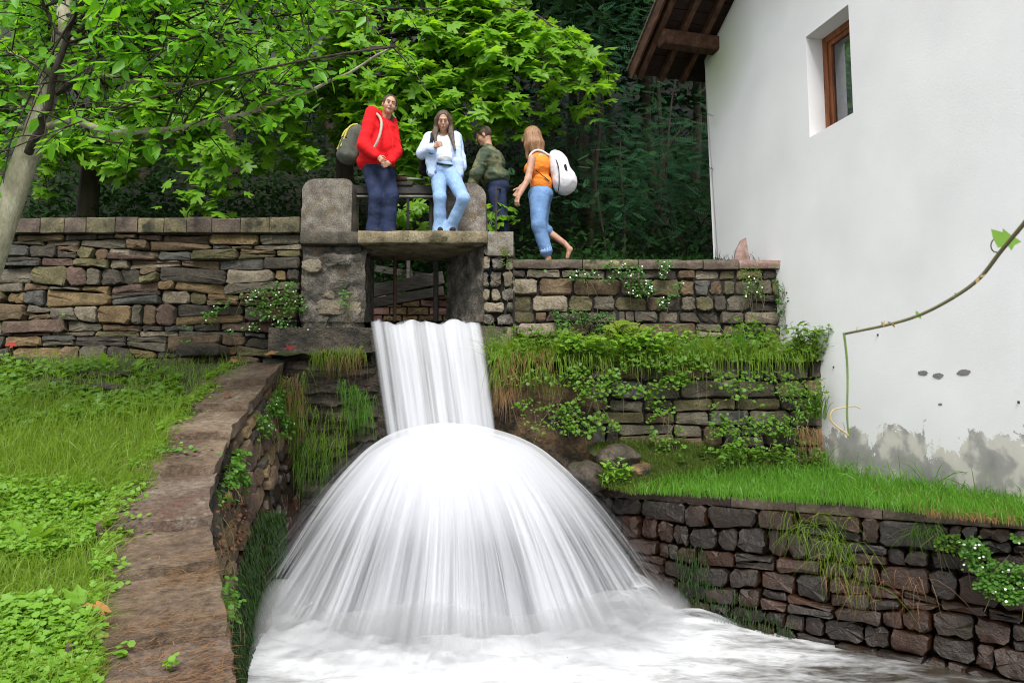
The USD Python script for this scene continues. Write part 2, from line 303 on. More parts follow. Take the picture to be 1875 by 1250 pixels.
def plane_map(o, u, n, lean=0.0):
    """A wall field with origin o, horizontal direction u, outward normal n, leaning back by `lean` metres per metre of height."""
    o, u, n = (np.asarray(x, float) for x in (o, u, n))
    return lambda a, b, w: o + np.asarray(a)[:, None] * u + np.asarray(b)[:, None] * np.array([0, 0, 1.0]) + (np.asarray(w) - lean * np.asarray(b))[:, None] * n
def block(a, b, z0, z1, d, rng, amp=.012, nu=None, ridge=0.0, bev=.02):
    """A long rough slab along the horizontal line a-b (front edge), depth d (a vector), between heights z0 and z1, its surface broken by noise."""
    a, b, d = np.asarray(a, float), np.asarray(b, float), np.asarray(d, float)
    Lg = np.linalg.norm(b - a); nu = nu or max(3, int(Lg / .09)); D = np.linalg.norm(d)
    prof = [(1, 0, z0), (0 + bev * .6, 0, z0), (0, 1, z0 + bev), (0, 1, (z0 + z1) / 2), (0, 1, z1 - bev), (bev * .8 / D, 0, z1), (.35, 0, z1), (.7, 0, z1), (1, 0, z1)]
    rows = []
    for i in range(nu + 1):
        t = i / nu; base = a + (b - a) * t
        for (s, fr, z) in prof: rows.append(np.r_[(base + d * s)[:2], z])
    v = np.array(rows); sd = rng.integers(1000); m = len(prof)
    n = unit(-d)
    v += n * (fbm(v, 7, 4, sd) * amp * 4)[:, None] * (np.tile([p[0] < .1 for p in prof], nu + 1))[:, None]
    v[:, 2] += fbm(v, 5, 4, sd + 7) * amp * 3
    f = []
    for i in range(nu):
        for j in range(m - 1):
            p, q = i * m + j, (i + 1) * m + j; f += [(p, q, q + 1), (p, q + 1, p + 1)]
    for e, rev in ((0, 0), (nu * m, 1)):
        for j in range(1, m - 1): f.append((e, e + j, e + j + 1) if not rev else (e, e + j + 1, e + j))
    return v, np.array(f)
def rockface(mapf, U, V, nu, nv, amp, sc, seed, strat=0.0, top=0.3):
    """A broken rock surface over a (u, v) field with its edges turned back, optionally in ledges."""
    gu, gv, f = grid(nu, nv); u, v = gu * U, gv * V
    p = np.stack([u, v * (2.4 if strat else 1.0), np.full_like(u, seed * 1.7)], -1)
    w = fbm(p, sc, 4, seed) * 2 * amp
    if strat: w += strat * (np.floor(v / .09 + fbm(p, 2, 2, seed + 3) * 2.0) % 3 - 1) * .5
    w -= np.clip(.08 - np.minimum(gu, 1 - gu), 0, 1) * 3.0 * amp * 3 + np.clip(gv - (1 - .08), 0, 1) * top * 6
    u2 = u + fbm(p + 9, sc * 1.5, 3, seed) * amp; v2 = v + fbm(p + 31, sc * 1.5, 3, seed + 1) * amp
    return mapf(u2, v2, w), f

R = np.random.default_rng(20)
# ------------------------------------------------------------------ the setting
def zk_edge():
    """Inner (pool side) top edge of the kerb wall: x, Y, z along its length."""
    pix = [(505, 1400, 2.75), (430, 1210, 3.28), (400, 1050, 4.1), (386, 960, 4.8), (389, 880, 5.4), (430, 780, 6.4), (488, 700, 7.45), (522, 655, 8.15)]
    p = np.array([P(a, b, y) for a, b, y in pix]); p[0, 2] = p[1, 2] - .12; p[0, 0] = -.93; p[0, 1] = 2.75
    return spline(p, 60)
KE = zk_edge()
def kz(Y): return np.interp(Y, KE[:, 1], KE[:, 2], left=None) + np.where(Y < 2.75, (Y - 2.75) * .22, 0)
def kx(Y): return np.interp(Y, KE[:, 1], KE[:, 0])
def bank_z(x, Y):
    z = kz(np.minimum(Y, 8.6)) - .035
    far = np.clip((kx(Y) - .6 - x) / 3.0, 0, 1)
    z = z + far * .06 * np.sin(x * 1.1 + 1) + fbm(np.stack([x, Y, 0 * x], -1), 1.6, 3, 5) * .10 * np.clip((kx(Y) - .5 - x) * 3, 0, 1)
    return z
gu, gv, f = grid(60, 60)
Yb = .4 + gv * 8.25; xb = kx(Yb) - .42 - gu ** 1.6 * 9
tag(obj("grass_bank", (np.stack([xb, Yb, bank_z(xb, Yb)], -1), f[:, ::-1]), M["bank"], smooth=True), kind="structure")
gs, _, = 120.0, 0
tag(obj("ground", (np.array([[-gs, -gs, -.5], [gs, -gs, -.5], [gs, gs, -.5], [-gs, gs, -.5]]), [[0, 1, 2], [0, 2, 3]]), M["bank"]), kind="structure")
# walkway behind the walls and the wooded hillside
def hill_z(x, Y):
    s = np.clip(Y - 10.6 + .15 * np.sin(x * .9), 0, 60)
    base = np.where(x < -2.2, 3.86, 3.50)
    return base + s * .62 + s * s * .010 + fbm(np.stack([x, Y, 0 * x], -1), .7, 4, 3) * np.clip(s * .5, .05, 1.2)
gu, gv, f = grid(90, 60)
xh = -26 + gu * 52; Yh = 8.62 + gv ** 1.5 * 40
zh = hill_z(xh, Yh)
chan = (xh > -3.4) & (xh < -.2) & (Yh < 11.6)
zh = np.where(chan, 2.2, zh)
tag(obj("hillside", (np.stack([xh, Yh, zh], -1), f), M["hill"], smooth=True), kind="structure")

# terrace of grass between the pool wall and the house
PA, PB = np.array([.655, 7.647]), np.array([4.55, 4.30])
pu = unit(PB - PA); pn = np.array([pu[1], -pu[0]])            # pn points to the pool
def pool_wall_Y(x): return PA[1] + (x - PA[0]) * pu[1] / pu[0]
def terrace_z(x, Y):
    d = (Y - pool_wall_Y(x)) * abs(pn[1])
    rise = np.clip((Y - 7.05) / .7, 0, 1)
    return 1.10 + np.clip(d, 0, 3) * .07 + rise ** 1.5 * .38 * np.clip((3.1 - x) / 1.4, .1, 1) + fbm(np.stack([x, Y, 0 * x], -1), 3, 3, 8) * .05
gu, gv, f = grid(50, 30)
xt = .75 + gu * 4.6; Yt = pool_wall_Y(xt) + .10 + gv * (8.0 - pool_wall_Y(xt) - .10)
tag(obj("grass_terrace", (np.stack([xt, Yt, terrace_z(xt, Yt)], -1), f), M["bank"], smooth=True), kind="structure")

# ---- pool water
DC = np.array([-.47, 7.38])
gu, gv, f = grid(220, 220)
xp = -3.2 + gu * 8.2; Yp = .3 + gv * 7.9
r = np.hypot(xp - DC[0], Yp - DC[1])
away = np.clip((r - 1.5) / 2.6, 0, 1)
rip = fbm(np.stack([xp * 1.0, Yp * 2.0, 0 * xp], -1), 2.2, 4, 2) * .055 + fbm(np.stack([xp, Yp * 1.8, 0 * xp + 4], -1), 7, 3, 4) * .02
foam_h = np.exp(-((r - 1.55) / .38) ** 2) * (.10 + .16 * fbm(np.stack([xp, Yp, 0 * xp], -1), 3.2, 4, 9)) + np.exp(-((r - 2.2) / .5) ** 2) * .07 * (fbm(np.stack([xp, Yp, 0 * xp], -1), 3, 4, 19) + .4)
zp = rip * (1 - .55 * away) + foam_h
M["pool"] = usdkit.material(stage, L + "pool_water", {
    "g": ("geometry", {}), "c": ("vector_math", {"vector2": (DC[0], DC[1], 0.0), "math_type": "distance"}),
    "mp": ("mapping", {"scale": (1.1, 2.6, 1.0), "rotation": (0, 0, .35)}),
    "n": ("noise_texture", {"scale": 1.5, "detail": 7, "roughness": .62, "distortion": .5}),
    "n2": ("noise_texture", {"scale": 5.0, "detail": 7, "roughness": .62, "distortion": .7}),
    "d": ("map_range", {"from_min": 1.75, "from_max": 4.6, "to_min": .36, "to_max": -.10, "clamp": True}),
    "nn": ("math", {"math_type": "multiply_add", "value2": .62, "value3": 0.0}),
    "nn2": ("math", {"math_type": "multiply_add", "value2": .38}),
    "s": ("math", {"math_type": "add"}), "cl": ("map_range", {"from_min": .44, "from_max": .98, "to_min": 0.0, "to_max": 1.0, "clamp": True, "range_type": "smoothstep"}),
    "deep": ("principled_bsdf", {"base_color": (.030, .024, .016), "roughness": .16, "specular_ior_level": .5}),
    "foam": ("principled_bsdf", {"base_color": (.66, .67, .69), "roughness": .7, "specular_ior_level": .2}),
    "nb": ("noise_texture", {"scale": 9, "detail": 5}), "b": ("bump", {"strength": .35, "distance": .03}),
    "m": ("mix_closure", {})},
    [("g.position", "c.vector1"), ("g.position", "mp.vector"), ("mp.vector", "n.vector"), ("mp.vector", "n2.vector"), ("mp.vector", "nb.vector"), ("c.value", "d.value"), ("n.fac", "nn.value1"), ("n2.fac", "nn2.value1"), ("nn.value", "nn2.value3"),
     ("nn2.value", "s.value1"), ("d.result", "s.value2"), ("s.value", "cl.value"), ("cl.result", "m.fac"), ("nb.fac", "b.height"), ("b.normal", "deep.normal"), ("deep.BSDF", "m.closure1"), ("foam.BSDF", "m.closure2")], surface="m.closure")
tag(obj("pool_water", (np.stack([xp, Yp, zp], -1), f), M["pool"], smooth=True), kind="structure")

# ---- tall dry-stone wall
WY = 8.4
lw_z0, lw_z1 = 2.05, 3.80
xl = P(550, 430, WY)[0]
wall = thing("stone_wall", "long dry-stone wall of flat brown stones with squared capstones above the grass", "stone wall", (-6.5, WY, lw_z0), kind="thing")
Uw = xl + 6.9
mp = plane_map((-6.9, WY, lw_z0), (1, 0, 0), (0, -1, 0), .03)
obj("core", box((-6.9 + Uw / 2, WY + .28, (lw_z0 + lw_z1) / 2 - .1), (Uw, .30, lw_z1 - lw_z0 + .2)), M["mortar"], wall)
def pick_wall(c, rng):
    return WALL[rng.choice(8, p=[.2, .2, .1, .16, .08, .10, .08, .08])]
lay_stones(wall, Uw, lw_z1 - lw_z0, mp, R, (.075, .19), (.18, .58), WALL, keep=lambda u, v: u > 1.0, pick=pick_wall, seed=1, roundness=.24, proud=(-.02, .06), gap=.002, jag=.016, wave=.07, split=.42)
x = -6.1
ztop = P(300, 400, WY)[2]
while x < xl - .05:
    w = R.uniform(.24, .33); w = min(w, xl - x) if xl - x - w > .12 else xl - x
    obj("capstone", block((x + .004, WY - .045, 0), (x + w - .004, WY - .045, 0), lw_z1 + .008, ztop + R.uniform(-.012, .008), (0, .45, 0), R, .006, 4, bev=.014), M["cap"] if R.random() < .6 else M["cap2"], wall)
    x += w

# ---- stone sluice: abutments, slab, channel
slz1 = P(700, 425, 8.3)[2]; slz0 = P(700, 447, 8.3)[2]
lip = P(780, 588, 8.28)[2]
X = lambda px, py, Y: P(px, py, Y)[0]
xa, xb_ = X(549, 500, 8.3), X(667, 500, 8.3); xc, xd = X(888, 500, 8.3), X(938, 500, 8.3)
sl = thing("stone_sluice", "old stone and concrete sluice bridge with an open channel mouth above the waterfall", "sluice", ((xa + xd) / 2, 8.6, lip))
am = plane_map((xa, 8.33, 2.0), (1, 0, 0), (0, -1, 0))
obj("abutment", rockface(am, xb_ - xa, slz0 - 2.0 - .004, 50, 70, .07, 6, 11), M["abut"], sl, smooth=45)
lay_stones(sl, xb_ - xa - .02, slz0 - 2.0 - .16, am, R, (.11, .22), (.16, .38), [M["abut"], WALL[4], WALL[0], M["abut"]], name="abutment_stone", proud=(-.03, .045), seed=14, roundness=.35, gap=.004, jag=.02, keep=lambda u, v: R.random() < .72)
obj("abutment_core", box(((xa + xb_) / 2 - .03, 8.83, (2.0 + slz0) / 2), (xb_ - xa - .07, .88, slz0 - 2.0 - .02)), M["abut"], sl)
am = plane_map((xc - .03, 8.31, 2.3), (1, 0, 0), (0, -1, 0))
lay_stones(sl, xd - xc + .05, slz0 - 2.3 - .01, am, R, (.11, .2), (.12, .3), [M["abut"], WALL[4], M["abut"]], name="abutment_stone", proud=(-.02, .04), seed=4, roundness=.3)
# skewed inner face of the channel
q0, q1 = np.array([xc, 8.36]), np.array([X(818, 530, 9.15), 9.15])
gu, gv, f = grid(14, 24)
pp = q0 + gu[:, None] * (q1 - q0); zz = lip - .3 + gv * (slz0 - lip + .3)
w = fbm(np.stack([gu * 1.2, gv * 2, gu * 0], -1), 5, 4, 6) * .09; nrm = np.array([-.85, -.5])
v3 = np.c_[pp + nrm * w[:, None], zz]
obj("channel_side", (v3, f), M["abut"], sl, smooth=60)
obj("abutment_core", box((xc + .20, 8.80, (2.2 + slz0) / 2), (.26, .82, slz0 - 2.2 - .02)), M["mortar"], sl)
obj("channel_bed", box((-1.35, 9.9, lip - .22), (2.6, 3.25, .3)), M["rock_dark"], sl)
# slab in three lengths
e0, e1, e2, e3 = X(549, 437, 8.25), X(656, 437, 8.25), X(748, 437, 8.25), X(893, 437, 8.25)
obj("slab", block((e0, 8.26, 0), (e1 - .002, 8.26, 0), slz0, slz1 - .004, (0, .95, 0), R, .007, bev=.02), M["slab_dark"], sl)
obj("slab", block((e1, 8.22, 0), (e2 - .004, 8.22, 0), slz0 + .005, slz1, (0, .98, 0), R, .008, bev=.025), M["slab"], sl)
obj("slab", block((e2, 8.22, 0), (e3 - .004, 8.22, 0), slz0, slz1, (0, .98, 0), R, .008, bev=.025), M["slab"], sl)
zb = P(915, 470, 8.3)[2]
obj("end_block", block((e3, 8.24, 0), (X(940, 437, 8.25), 8.24, 0), zb, slz1 - .006, (0, .6, 0), R, .008, bev=.02), M["concrete"], sl)
obj("channel_water", (lambda g: (np.stack([-2.9 + g[0] * 2.75, 8.30 + g[1] * 2.8, lip + .015 + fbm(np.stack([g[0] * 3, g[1] * 3, 0 * g[0]], -1), 3, 3, 2) * .02 - np.clip(.06 - g[1], 0, 1) * .3], -1), g[2]))(grid(20, 20)),
    usdkit.material(stage, L + "channel_water", {"p": ("principled_bsdf", {"base_color": (.018, .018, .012), "roughness": .06, "specular_ior_level": .5})}, [], surface="p.BSDF"), sl, smooth=True)

# ---- two rounded stone posts on the slab
def granite_post(label, px0, px1, py0, py1, Y, round_side, d=.42):
    a, b = P(px0, py1, Y), P(px1, py0, Y); w, h = b[0] - a[0], b[2] - a[2]
    r_ = [.15, .07] if round_side < 0 else [.06, .17]
    top = []
    for k in range(7):
        t = math.pi - k / 6 * math.pi / 2; top.append((r_[0] + r_[0] * math.cos(t), h - r_[0] + r_[0] * math.sin(t)))
    for k in range(7):
        t = math.pi / 2 - k / 6 * math.pi / 2; top.append((w - r_[1] + r_[1] * math.cos(t), h - r_[1] + r_[1] * math.sin(t)))
    poly = Polygon([(0, 0)] + top + [(w, 0)])
    m = trimesh.creation.extrude_polygon(poly, d, engine="earcut")
    m = m.subdivide_to_size(.07); v = np.array(m.vertices)
    v = np.stack([v[:, 0], d - v[:, 2], v[:, 1]], -1) + [a[0], Y, a[2]]
    v += (fbm(v, 6, 4, int(px0)) * .035)[:, None] * unit(v - [a[0] + w / 2, Y + d / 2, a[2] + h * .4])
    v[:, 2] = np.maximum(v[:, 2], slz1 + .002)
    t = thing("stone_post", label, "stone post", (a[0] + w / 2, Y + d / 2, slz1))
    obj("block", (v, np.array(m.faces)[:, ::-1] if np.linalg.det(np.eye(3)) < 0 else np.array(m.faces)), M["granite"], t, smooth=50)
    return t
granite_post("squat rounded granite post at the stone wall end of the bridge slab", 551, 645, 327, 425, 8.42, -1)
granite_post("squat rounded granite post behind the girl in pale blue jeans", 797, 890, 335, 428, 8.62, 1)

# ---- iron sluice gate between the posts
zg = lambda py, Y=8.72: P(720, py, Y)[2]
sg = thing("sluice_gate", "dark iron sluice gate frame with crossbeams and spindle between the two granite posts", "sluice gate", (X(720, 400, 8.72), 8.72, slz1))
gx0, gx1 = X(640, 350, 8.74), X(800, 350, 8.74)
obj("crossbeam", beam((gx0, 8.72, zg(349)), (gx1, 8.72, zg(349)), .10, .105), M["iron"], sg)
obj("lower_rail", beam((gx0, 8.70, zg(361)), (gx1, 8.70, zg(361)), .05, .022, .004), M["steel"], sg)
obj("spindle_bar", tube([(X(655, 329, 8.68), 8.68, zg(327)), (X(778, 329, 8.68), 8.68, zg(330))], .011, 8), M["steel"], sg)
obj("hub", tube([(X(719, 329, 8.68), 8.68, zg(329)), (X(745, 329, 8.68), 8.68, zg(330))], .032, 10), M["rust"], sg)
obj("bearing", beam((X(725, 338, 8.7), 8.70, zg(339)), (X(757, 338, 8.7), 8.70, zg(339)), .10, .05), M["iron"], sg)
obj("gate_post", beam((X(790, 380, 8.8), 8.80, slz1), (X(790, 380, 8.8), 8.80, zg(336)), .05, .07), M["iron"], sg)
obj("gate_post", beam((X(651, 380, 8.8), 8.80, slz1), (X(651, 380, 8.8), 8.80, zg(336)), .05, .07), M["iron"], sg)
obj("gate_rod", tube([(X(724, 500, 9.0), 9.0, lip - .05), (X(724, 400, 9.0), 9.0, zg(400))], .022, 8), M["rust"], sg)
obj("gate_jamb", beam((X(799, 530, 9.3), 9.3, lip - .05), (X(799, 400, 9.3), 9.3, slz0), .06, .06), M["iron"], sg)
# hand rails
rl = thing("handrail", "thin dark iron handrail beside the granite post where the path leaves the bridge", "handrail", (X(908, 400, 9.0), 9.0, slz1 - .1))
pz = lambda px, py, Y: P(px, py, Y)
obj("rail_post", tube([pz(908, 432, 8.98), pz(908, 347, 8.98)], .014, 7), M["iron"], rl)
obj("top_rail", tube([pz(906, 347, 8.98), pz(942, 341, 10.6)], .012, 7), M["iron"], rl)
rl = thing("railing_post", "slim iron upright standing under the crossbeam between the walkers", "post", pz(747, 425, 9.1))
obj("upright", tube([pz(747, 425, 9.1), pz(747, 364, 9.1)], .018, 7), M["iron"], rl)
obj("foot_plate", box(pz(747, 425, 9.1) + [0, 0, .006], (.10, .10, .014)), M["iron"], rl)
# timber launder boards seen through the channel
tb = thing("timber_trough", "sloping weathered timber trough crossing behind the channel mouth", "wooden trough", pz(730, 530, 9.9))
def bd(name, p, q, Y0, Y1, h, w=.05, m="oldwood"):
    obj(name, beam(P(*p, Y0), P(*q, Y1), w, h, .005), M[m], tb)
bd("side_board", (640, 541), (812, 508), 9.75, 10.0, .165)
bd("bottom_beam", (640, 563), (812, 533), 9.72, 9.97, .12, .10)
bd("far_board", (670, 489), (812, 512), 10.9, 10.7, .10)
bd("upright", (680, 545), (680, 470), 10.0, 10.0, .05, .05)
bd("upright", (748, 520), (748, 470), 10.5, 10.5, .05, .05)
# low reddish stone wall at the back of the channel
bw = thing("channel_back_wall", "low wall of squared reddish stones at the back of the channel", "stone wall", pz(750, 585, 11.0), kind="thing")
z0b, z1b = P(750, 600, 11.0)[2], P(750, 538, 11.0)[2]; x0b, x1b = X(600, 560, 11.0), X(880, 560, 11.0)
obj("core", box(((x0b + x1b) / 2, 11.2, (z0b + z1b) / 2), (x1b - x0b, .3, z1b - z0b)), M["mortar"], bw)
lay_stones(bw, x1b - x0b, z1b - z0b, plane_map((x0b, 11.02, z0b), (1, 0, 0), (0, -1, 0)), R, (.085, .12), (.18, .34), [M["redbrick"], M["redbrick"], WALL[2]], proud=(0, .02), wave=.005, split=.05, roundness=.08, seed=7, jag=.004)

# ---- upper retaining wall
rz0, rz1 = 2.28, P(1200, 493, 8.4)[2]
rx0, rx1 = X(935, 500, 8.4), X(1428, 500, 8.4)
rw = thing("retaining_wall", "mossy upper retaining wall of rough stone between the sluice and the white house", "stone wall", ((rx0 + rx1) / 2, 8.4, rz0), kind="thing")
obj("core", box(((rx0 + rx1) / 2, 8.60, (rz0 + rz1) / 2), (rx1 - rx0, .30, rz1 - rz0)), M["mortar"], rw)
lay_stones(rw, rx1 - rx0, rz1 - rz0 - .006, plane_map((rx0, 8.42, rz0), (1, 0, 0), (0, -1, 0)), R, (.10, .21), (.16, .5), WALL, seed=3, pick=lambda c, rng: WALL[rng.choice(8, p=[.26, .12, .03, .16, .12, .06, .17, .08])], proud=(-.02, .05), roundness=.22, gap=.006)
x = rx0
for w, m in ((.80, "cap2"), (.62, "cap"), (.72, "cap2"), (.40, "cap2"), (.56, "slate")):
    w = min(w, rx1 + .02 - x)
    obj("capstone", block((x + .005, 8.37, 0), (x + w - .005, 8.37, 0), rz1 + .004, P(1200, 474, 8.37)[2] + R.uniform(-.015, .01), (0, .42, 0), R, .012, bev=.03), M[m], rw); x += w
# ---- lower tier
tz0, tz1 = 1.10, P(1200, 655, 7.72)[2]
tx0, tx1 = X(1085, 700, 7.7), X(1512, 700, 7.7)
tw = thing("lower_retaining_wall", "lower overgrown retaining wall of squared dark stones beside the waterfall", "stone wall", ((tx0 + tx1) / 2, 7.72, tz0), kind="thing")
obj("core", box(((tx0 + tx1) / 2, 8.04, (tz0 + tz1) / 2), (tx1 - tx0, .36, tz1 - tz0)), M["mortar"], tw)
lay_stones(tw, tx1 - tx0, tz1 - tz0, plane_map((tx0, 7.74, tz0), (1, 0, 0), (0, -1, 0), .05), R, (.12, .23), (.2, .5), WALL, seed=5, pick=lambda c, rng: WALL[rng.choice(8, p=[.28, .12, .02, .24, .04, .06, .14, .10])], proud=(-.03, .05), roundness=.22, wave=.05, gap=.006)
gu, gv, f = grid(24, 8)
xs = xb_ + .0 + gu * (tx1 - xb_ + .05); xs = X(900, 620, 8) + gu * (tx1 - X(900, 620, 8)); Ys = 7.70 + gv * .78
tag(obj("ledge_soil", (np.stack([xs, Ys, tz1 - .03 + .05 * np.sin(gu * 40) * 0 + fbm(np.stack([xs, Ys, 0 * xs], -1), 4, 3, 3) * .08], -1), f), M["soil"], smooth=True), kind="structure")
# ---- brown rock beside the fall and the dark pier on the other side
orx0, orx1 = X(897, 750, 7.75), X(1115, 750, 7.65)
rk = rockface(plane_map((orx0, 7.74, .35), (1, 0, 0), (0, -1, 0), .06), orx1 - orx0, tz1 - .37, 60, 70, .13, 3.8, 21)
tag(obj("rock_outcrop", rk, M["rock_brown"], smooth=60), "bulging brown wet rock between the waterfall and the lower retaining wall", "rock")
prx0, prx1 = X(520, 750, 8.05), X(690, 750, 8.1)
prz1 = P(620, 645, 8.1)[2]
rk = rockface(plane_map((prx0 - .1, 8.12, .2), (1, 0, 0), (0, -1, 0), .02), prx1 - prx0 + .1, prz1 - .2, 60, 110, .06, 5, 23, strat=.10)
pr = thing("rock_pier", "dark layered rock pier between the kerb wall and the falling water, topped with turf", "rock", ((prx0 + prx1) / 2, 8.1, .2))
obj("rock_layers", rk, M["rock_dark"], pr, smooth=35)
gu, gv, f = grid(16, 6)
obj("turf_top", (np.stack([prx0 - .3 + gu * (prx1 - prx0 + .3), 8.02 + gv * .32, prz1 - .02 + fbm(np.stack([gu * 2, gv, gu * 0], -1), 4, 3, 1) * .08 + gv * .05], -1), f), M["bank"], pr, smooth=True)
# rock shelf behind and under the water
obj_shelf = rockface(plane_map((prx1 - .1, 8.16, .0), (1, 0, 0), (0, -1, 0), .0), orx0 - prx1 + .3, lip - .05, 30, 40, .06, 4, 25)
tag(obj("rock_shelf", obj_shelf, M["rock_dark"], smooth=50), kind="structure")

# ---- pool wall
cz1 = 1.085
pw = thing("pool_wall", "low wet dark stone wall with a flat coping along the pool below the grass strip", "stone wall", (PA[0], PA[1], 0), kind="thing")
o3 = np.r_[PA, -.12]; u3 = np.r_[pu, 0]; n3 = np.r_[pn, 0]; Lp = np.linalg.norm(PB - PA)
ctr = np.r_[(PA + PB) / 2 - pn * .36, (cz1 - .2) / 2 - .05]
Rw = np.stack([u3, np.cross([0, 0, 1.0], u3), [0, 0, 1.0]], 1)
obj("core", box(ctr + u3 * .12, (Lp - .2, .28, cz1), Rw), M["mortar"], pw)
def pick_pool(c, rng):
    t = np.clip((c[0] - .35) / 3.2, 0, 1) * .8 + (c[1] > .55) * .2
    return WET[rng.choice(4, p=[.55 - .3 * t, .2 + .1 * t, .1 + .25 * t, .15 - .05 * t])]
lay_stones(pw, Lp, cz1 + .12 - .10, plane_map(o3, u3, n3, .10), R, (.085, .18), (.14, .38), WET, seed=9, pick=pick_pool, roundness=.24, proud=(-.02, .045), split=.25, wave=.07, gap=.001, jag=.016)
u = 0.0
while u < Lp - .1:
    w = R.uniform(.5, .8); w = w if Lp - u - w > .3 else Lp - u
    a, b = PA + pu * (u + .004) + pn * .005 - pn * .10 * 1.1, PA + pu * (u + w - .004) + pn * .005 - pn * .10 * 1.1
    obj("coping_slab", block(np.r_[a, 0], np.r_[b, 0], cz1 - .095, cz1 + R.uniform(-.006, .006), np.r_[-pn * .34, 0], R, .008, bev=.018), WET[1] if u < 1.2 else M["cap2"], pw); u += w

# ---- kerb wall: coping slabs over a curved stone face
kw = thing("kerb_wall", "curving kerb wall of flat brown slabs climbing along the pool edge of the grass", "kerb wall", tuple(KE[20] - [0, 0, .8]), kind="thing")
sarc = np.r_[0, np.cumsum(np.linalg.norm(np.diff(KE, axis=0), axis=1))]; LK = sarc[-1]
def kerb_at(s):
    s = np.asarray(s, float); p = np.stack([np.interp(s, sarc, KE[:, k]) for k in range(3)], -1)
    t = unit(np.stack([np.interp(s + .05, sarc, KE[:, k]) - np.interp(s - .05, sarc, KE[:, k]) for k in range(3)], -1) * [1, 1, 0])
    return p, t, np.stack([t[..., 1], -t[..., 0], 0 * t[..., 0]], -1)          # outward, to the pool
s = 0.02; kk = 0; KTOP = []
while s < LK - .15:
    ln = R.uniform(.55, .95) * (1.1 if s < 3 else .9); ln = ln if LK - s - ln > .3 else LK - s
    nu, nv = 14, 12
    gu, gv, f = grid(nu, nv)
    p, t, n = kerb_at(s + .014 + gu * (ln - .028) + (fbm(np.stack([gv * 3, gu * 0 + kk * 3.3, gu * 0], -1), 1, 3, kk + 9) * .10) * (np.abs(gu - .5) > .45))
    wd = .60 + .05 * math.sin(kk * 2.1); across = -gv * wd
    pmid, _, _ = kerb_at(s + ln * .5)
    edge = fbm(np.stack([gu * ln * 6 + kk * 3, gv * 0 + kk, gu * 0], -1), 1, 3, kk) * .05 * (gv < .02) + fbm(np.stack([gu * ln * 5, gv * 0, gu * 0 + kk], -1), 1, 3, kk + 50) * .14 * (gv > .98)
    # each slab lies a little flatter than the climb, so they step
    z = pmid[2] + (p[:, 2] - pmid[2]) * .76 + fbm(np.stack([p[:, 0], p[:, 1], gu * 0], -1) + n * 0, 4, 4, kk) * .05 + fbm(np.stack([p[:, 0], p[:, 1], gu * 0], -1), 16, 3, kk + 4) * .020 + across * .05
    top = np.c_[(p + n * (across + edge)[:, None])[:, :2], z]
    bot = top - [0, 0, .13] ; bot[:, :2] -= n[:, :2] * (.02 * (gv < .02))[:, None]
    KTOP.append(top); N = len(top); F_ = [f, f[:, ::-1] + N]; idx = np.arange(N).reshape(nu + 1, nv + 1)
    lp = np.r_[idx[:, 0], idx[-1, 1:], idx[-2::-1, -1], idx[0, -2:0:-1]]; l2 = np.roll(lp, -1)
    side = np.r_[np.c_[lp, l2, l2 + N], np.c_[lp, l2 + N, lp + N]][:, ::-1]
    obj("coping_slab", (np.vstack([top, bot]), np.vstack([f[:, ::-1], f + N, side[:, ::-1]])), KM[R.integers(3)], kw, smooth=40)
    s += ln; kk += 1
def kmap(a, b, w):
    a, b, w = (np.asarray(x, float) for x in (a, b, w))
    p, t, n = kerb_at(a + .9)
    top = p[:, 2] - .15; z = top - b
    return np.c_[(p + n * (w - .03 + .22 * b)[:, None])[:, :2], z]
def kmap_up(a, b, w): return kmap(a, 2.0 - np.asarray(b, float), w)
def pick_kerb(c, rng):
    if c[1] > 1.25: return WALL[rng.choice([1, 3, 2, 5, 1])]
    return WET[rng.choice(4, p=[.4, .2, .25, .15])]
gu, gv, f = grid(40, 10)
obj("core", (kmap(gu * (LK - .9), gv * 2.2, gu * 0 - .05), f[:, ::-1]), M["mortar"], kw, smooth=True)
lay_stones(kw, LK - .95, 2.0, kmap_up, R, (.13, .24), (.16, .36), WET, name="face_stone", seed=11, pick=pick_kerb, roundness=.34, proud=(-.02, .05), wave=.04, keep=lambda u, v: kmap_up([u], [v], [0])[0, 2] > -.25)

# ------------------------------------------------------------------ the white house
H0, HD = np.array([2.97, 8.4]), unit(np.array([-.26, 1.0]))           # gable wall plane: point and direction away from the camera
HN = np.array([-HD[1], HD[0]]); HN3 = np.r_[HN, 0]                    # outward, towards the pool
if HN[0] > 0: HN3 = -HN3; HN = -HN
hp = lambda px, py: on_plane(px, py, np.r_[H0, 0], HN3)
hs = lambda p: np.array([(p[:2] - H0) @ (-HD), p[2]])                  # (s towards the camera, z)
h3 = lambda s, z, w=0: np.r_[H0 - HD * s + HN * w, z]
ctop, cbot = hs(hp(1290, 110)), hs(hp(1315, 470))
corner_s = cbot[0]
rk1 = hs(hp(1345, 0)); slope = (rk1[1] - ctop[1]) / (rk1[0] - ctop[0])
send = 5.2; ridge_s = corner_s + 4.4
wz = lambda s: ctop[1] + slope * (s - ctop[0])
wl = [hs(hp(*q)) for q in ((1473, 71), (1547, 12), (1561, 208), (1485, 250))]
wl[1][0] = wl[2][0] = (wl[1][0] + wl[2][0]) / 2 + .03; wl[0][0] = wl[3][0] = (wl[0][0] + wl[3][0]) / 2
wl[0][1] = wl[1][1] = (wl[0][1] + wl[1][1]) / 2; wl[2][1] = wl[3][1] = (wl[2][1] + wl[3][1]) / 2
outline = [(ctop[0], ctop[1]), (cbot[0], cbot[1]), (cbot[0] + .10, .6), (send, .6), (send, wz(ridge_s) - slope * max(0, send - ridge_s)), (ridge_s, wz(ridge_s))]
pl = Polygon(outline, [wl])
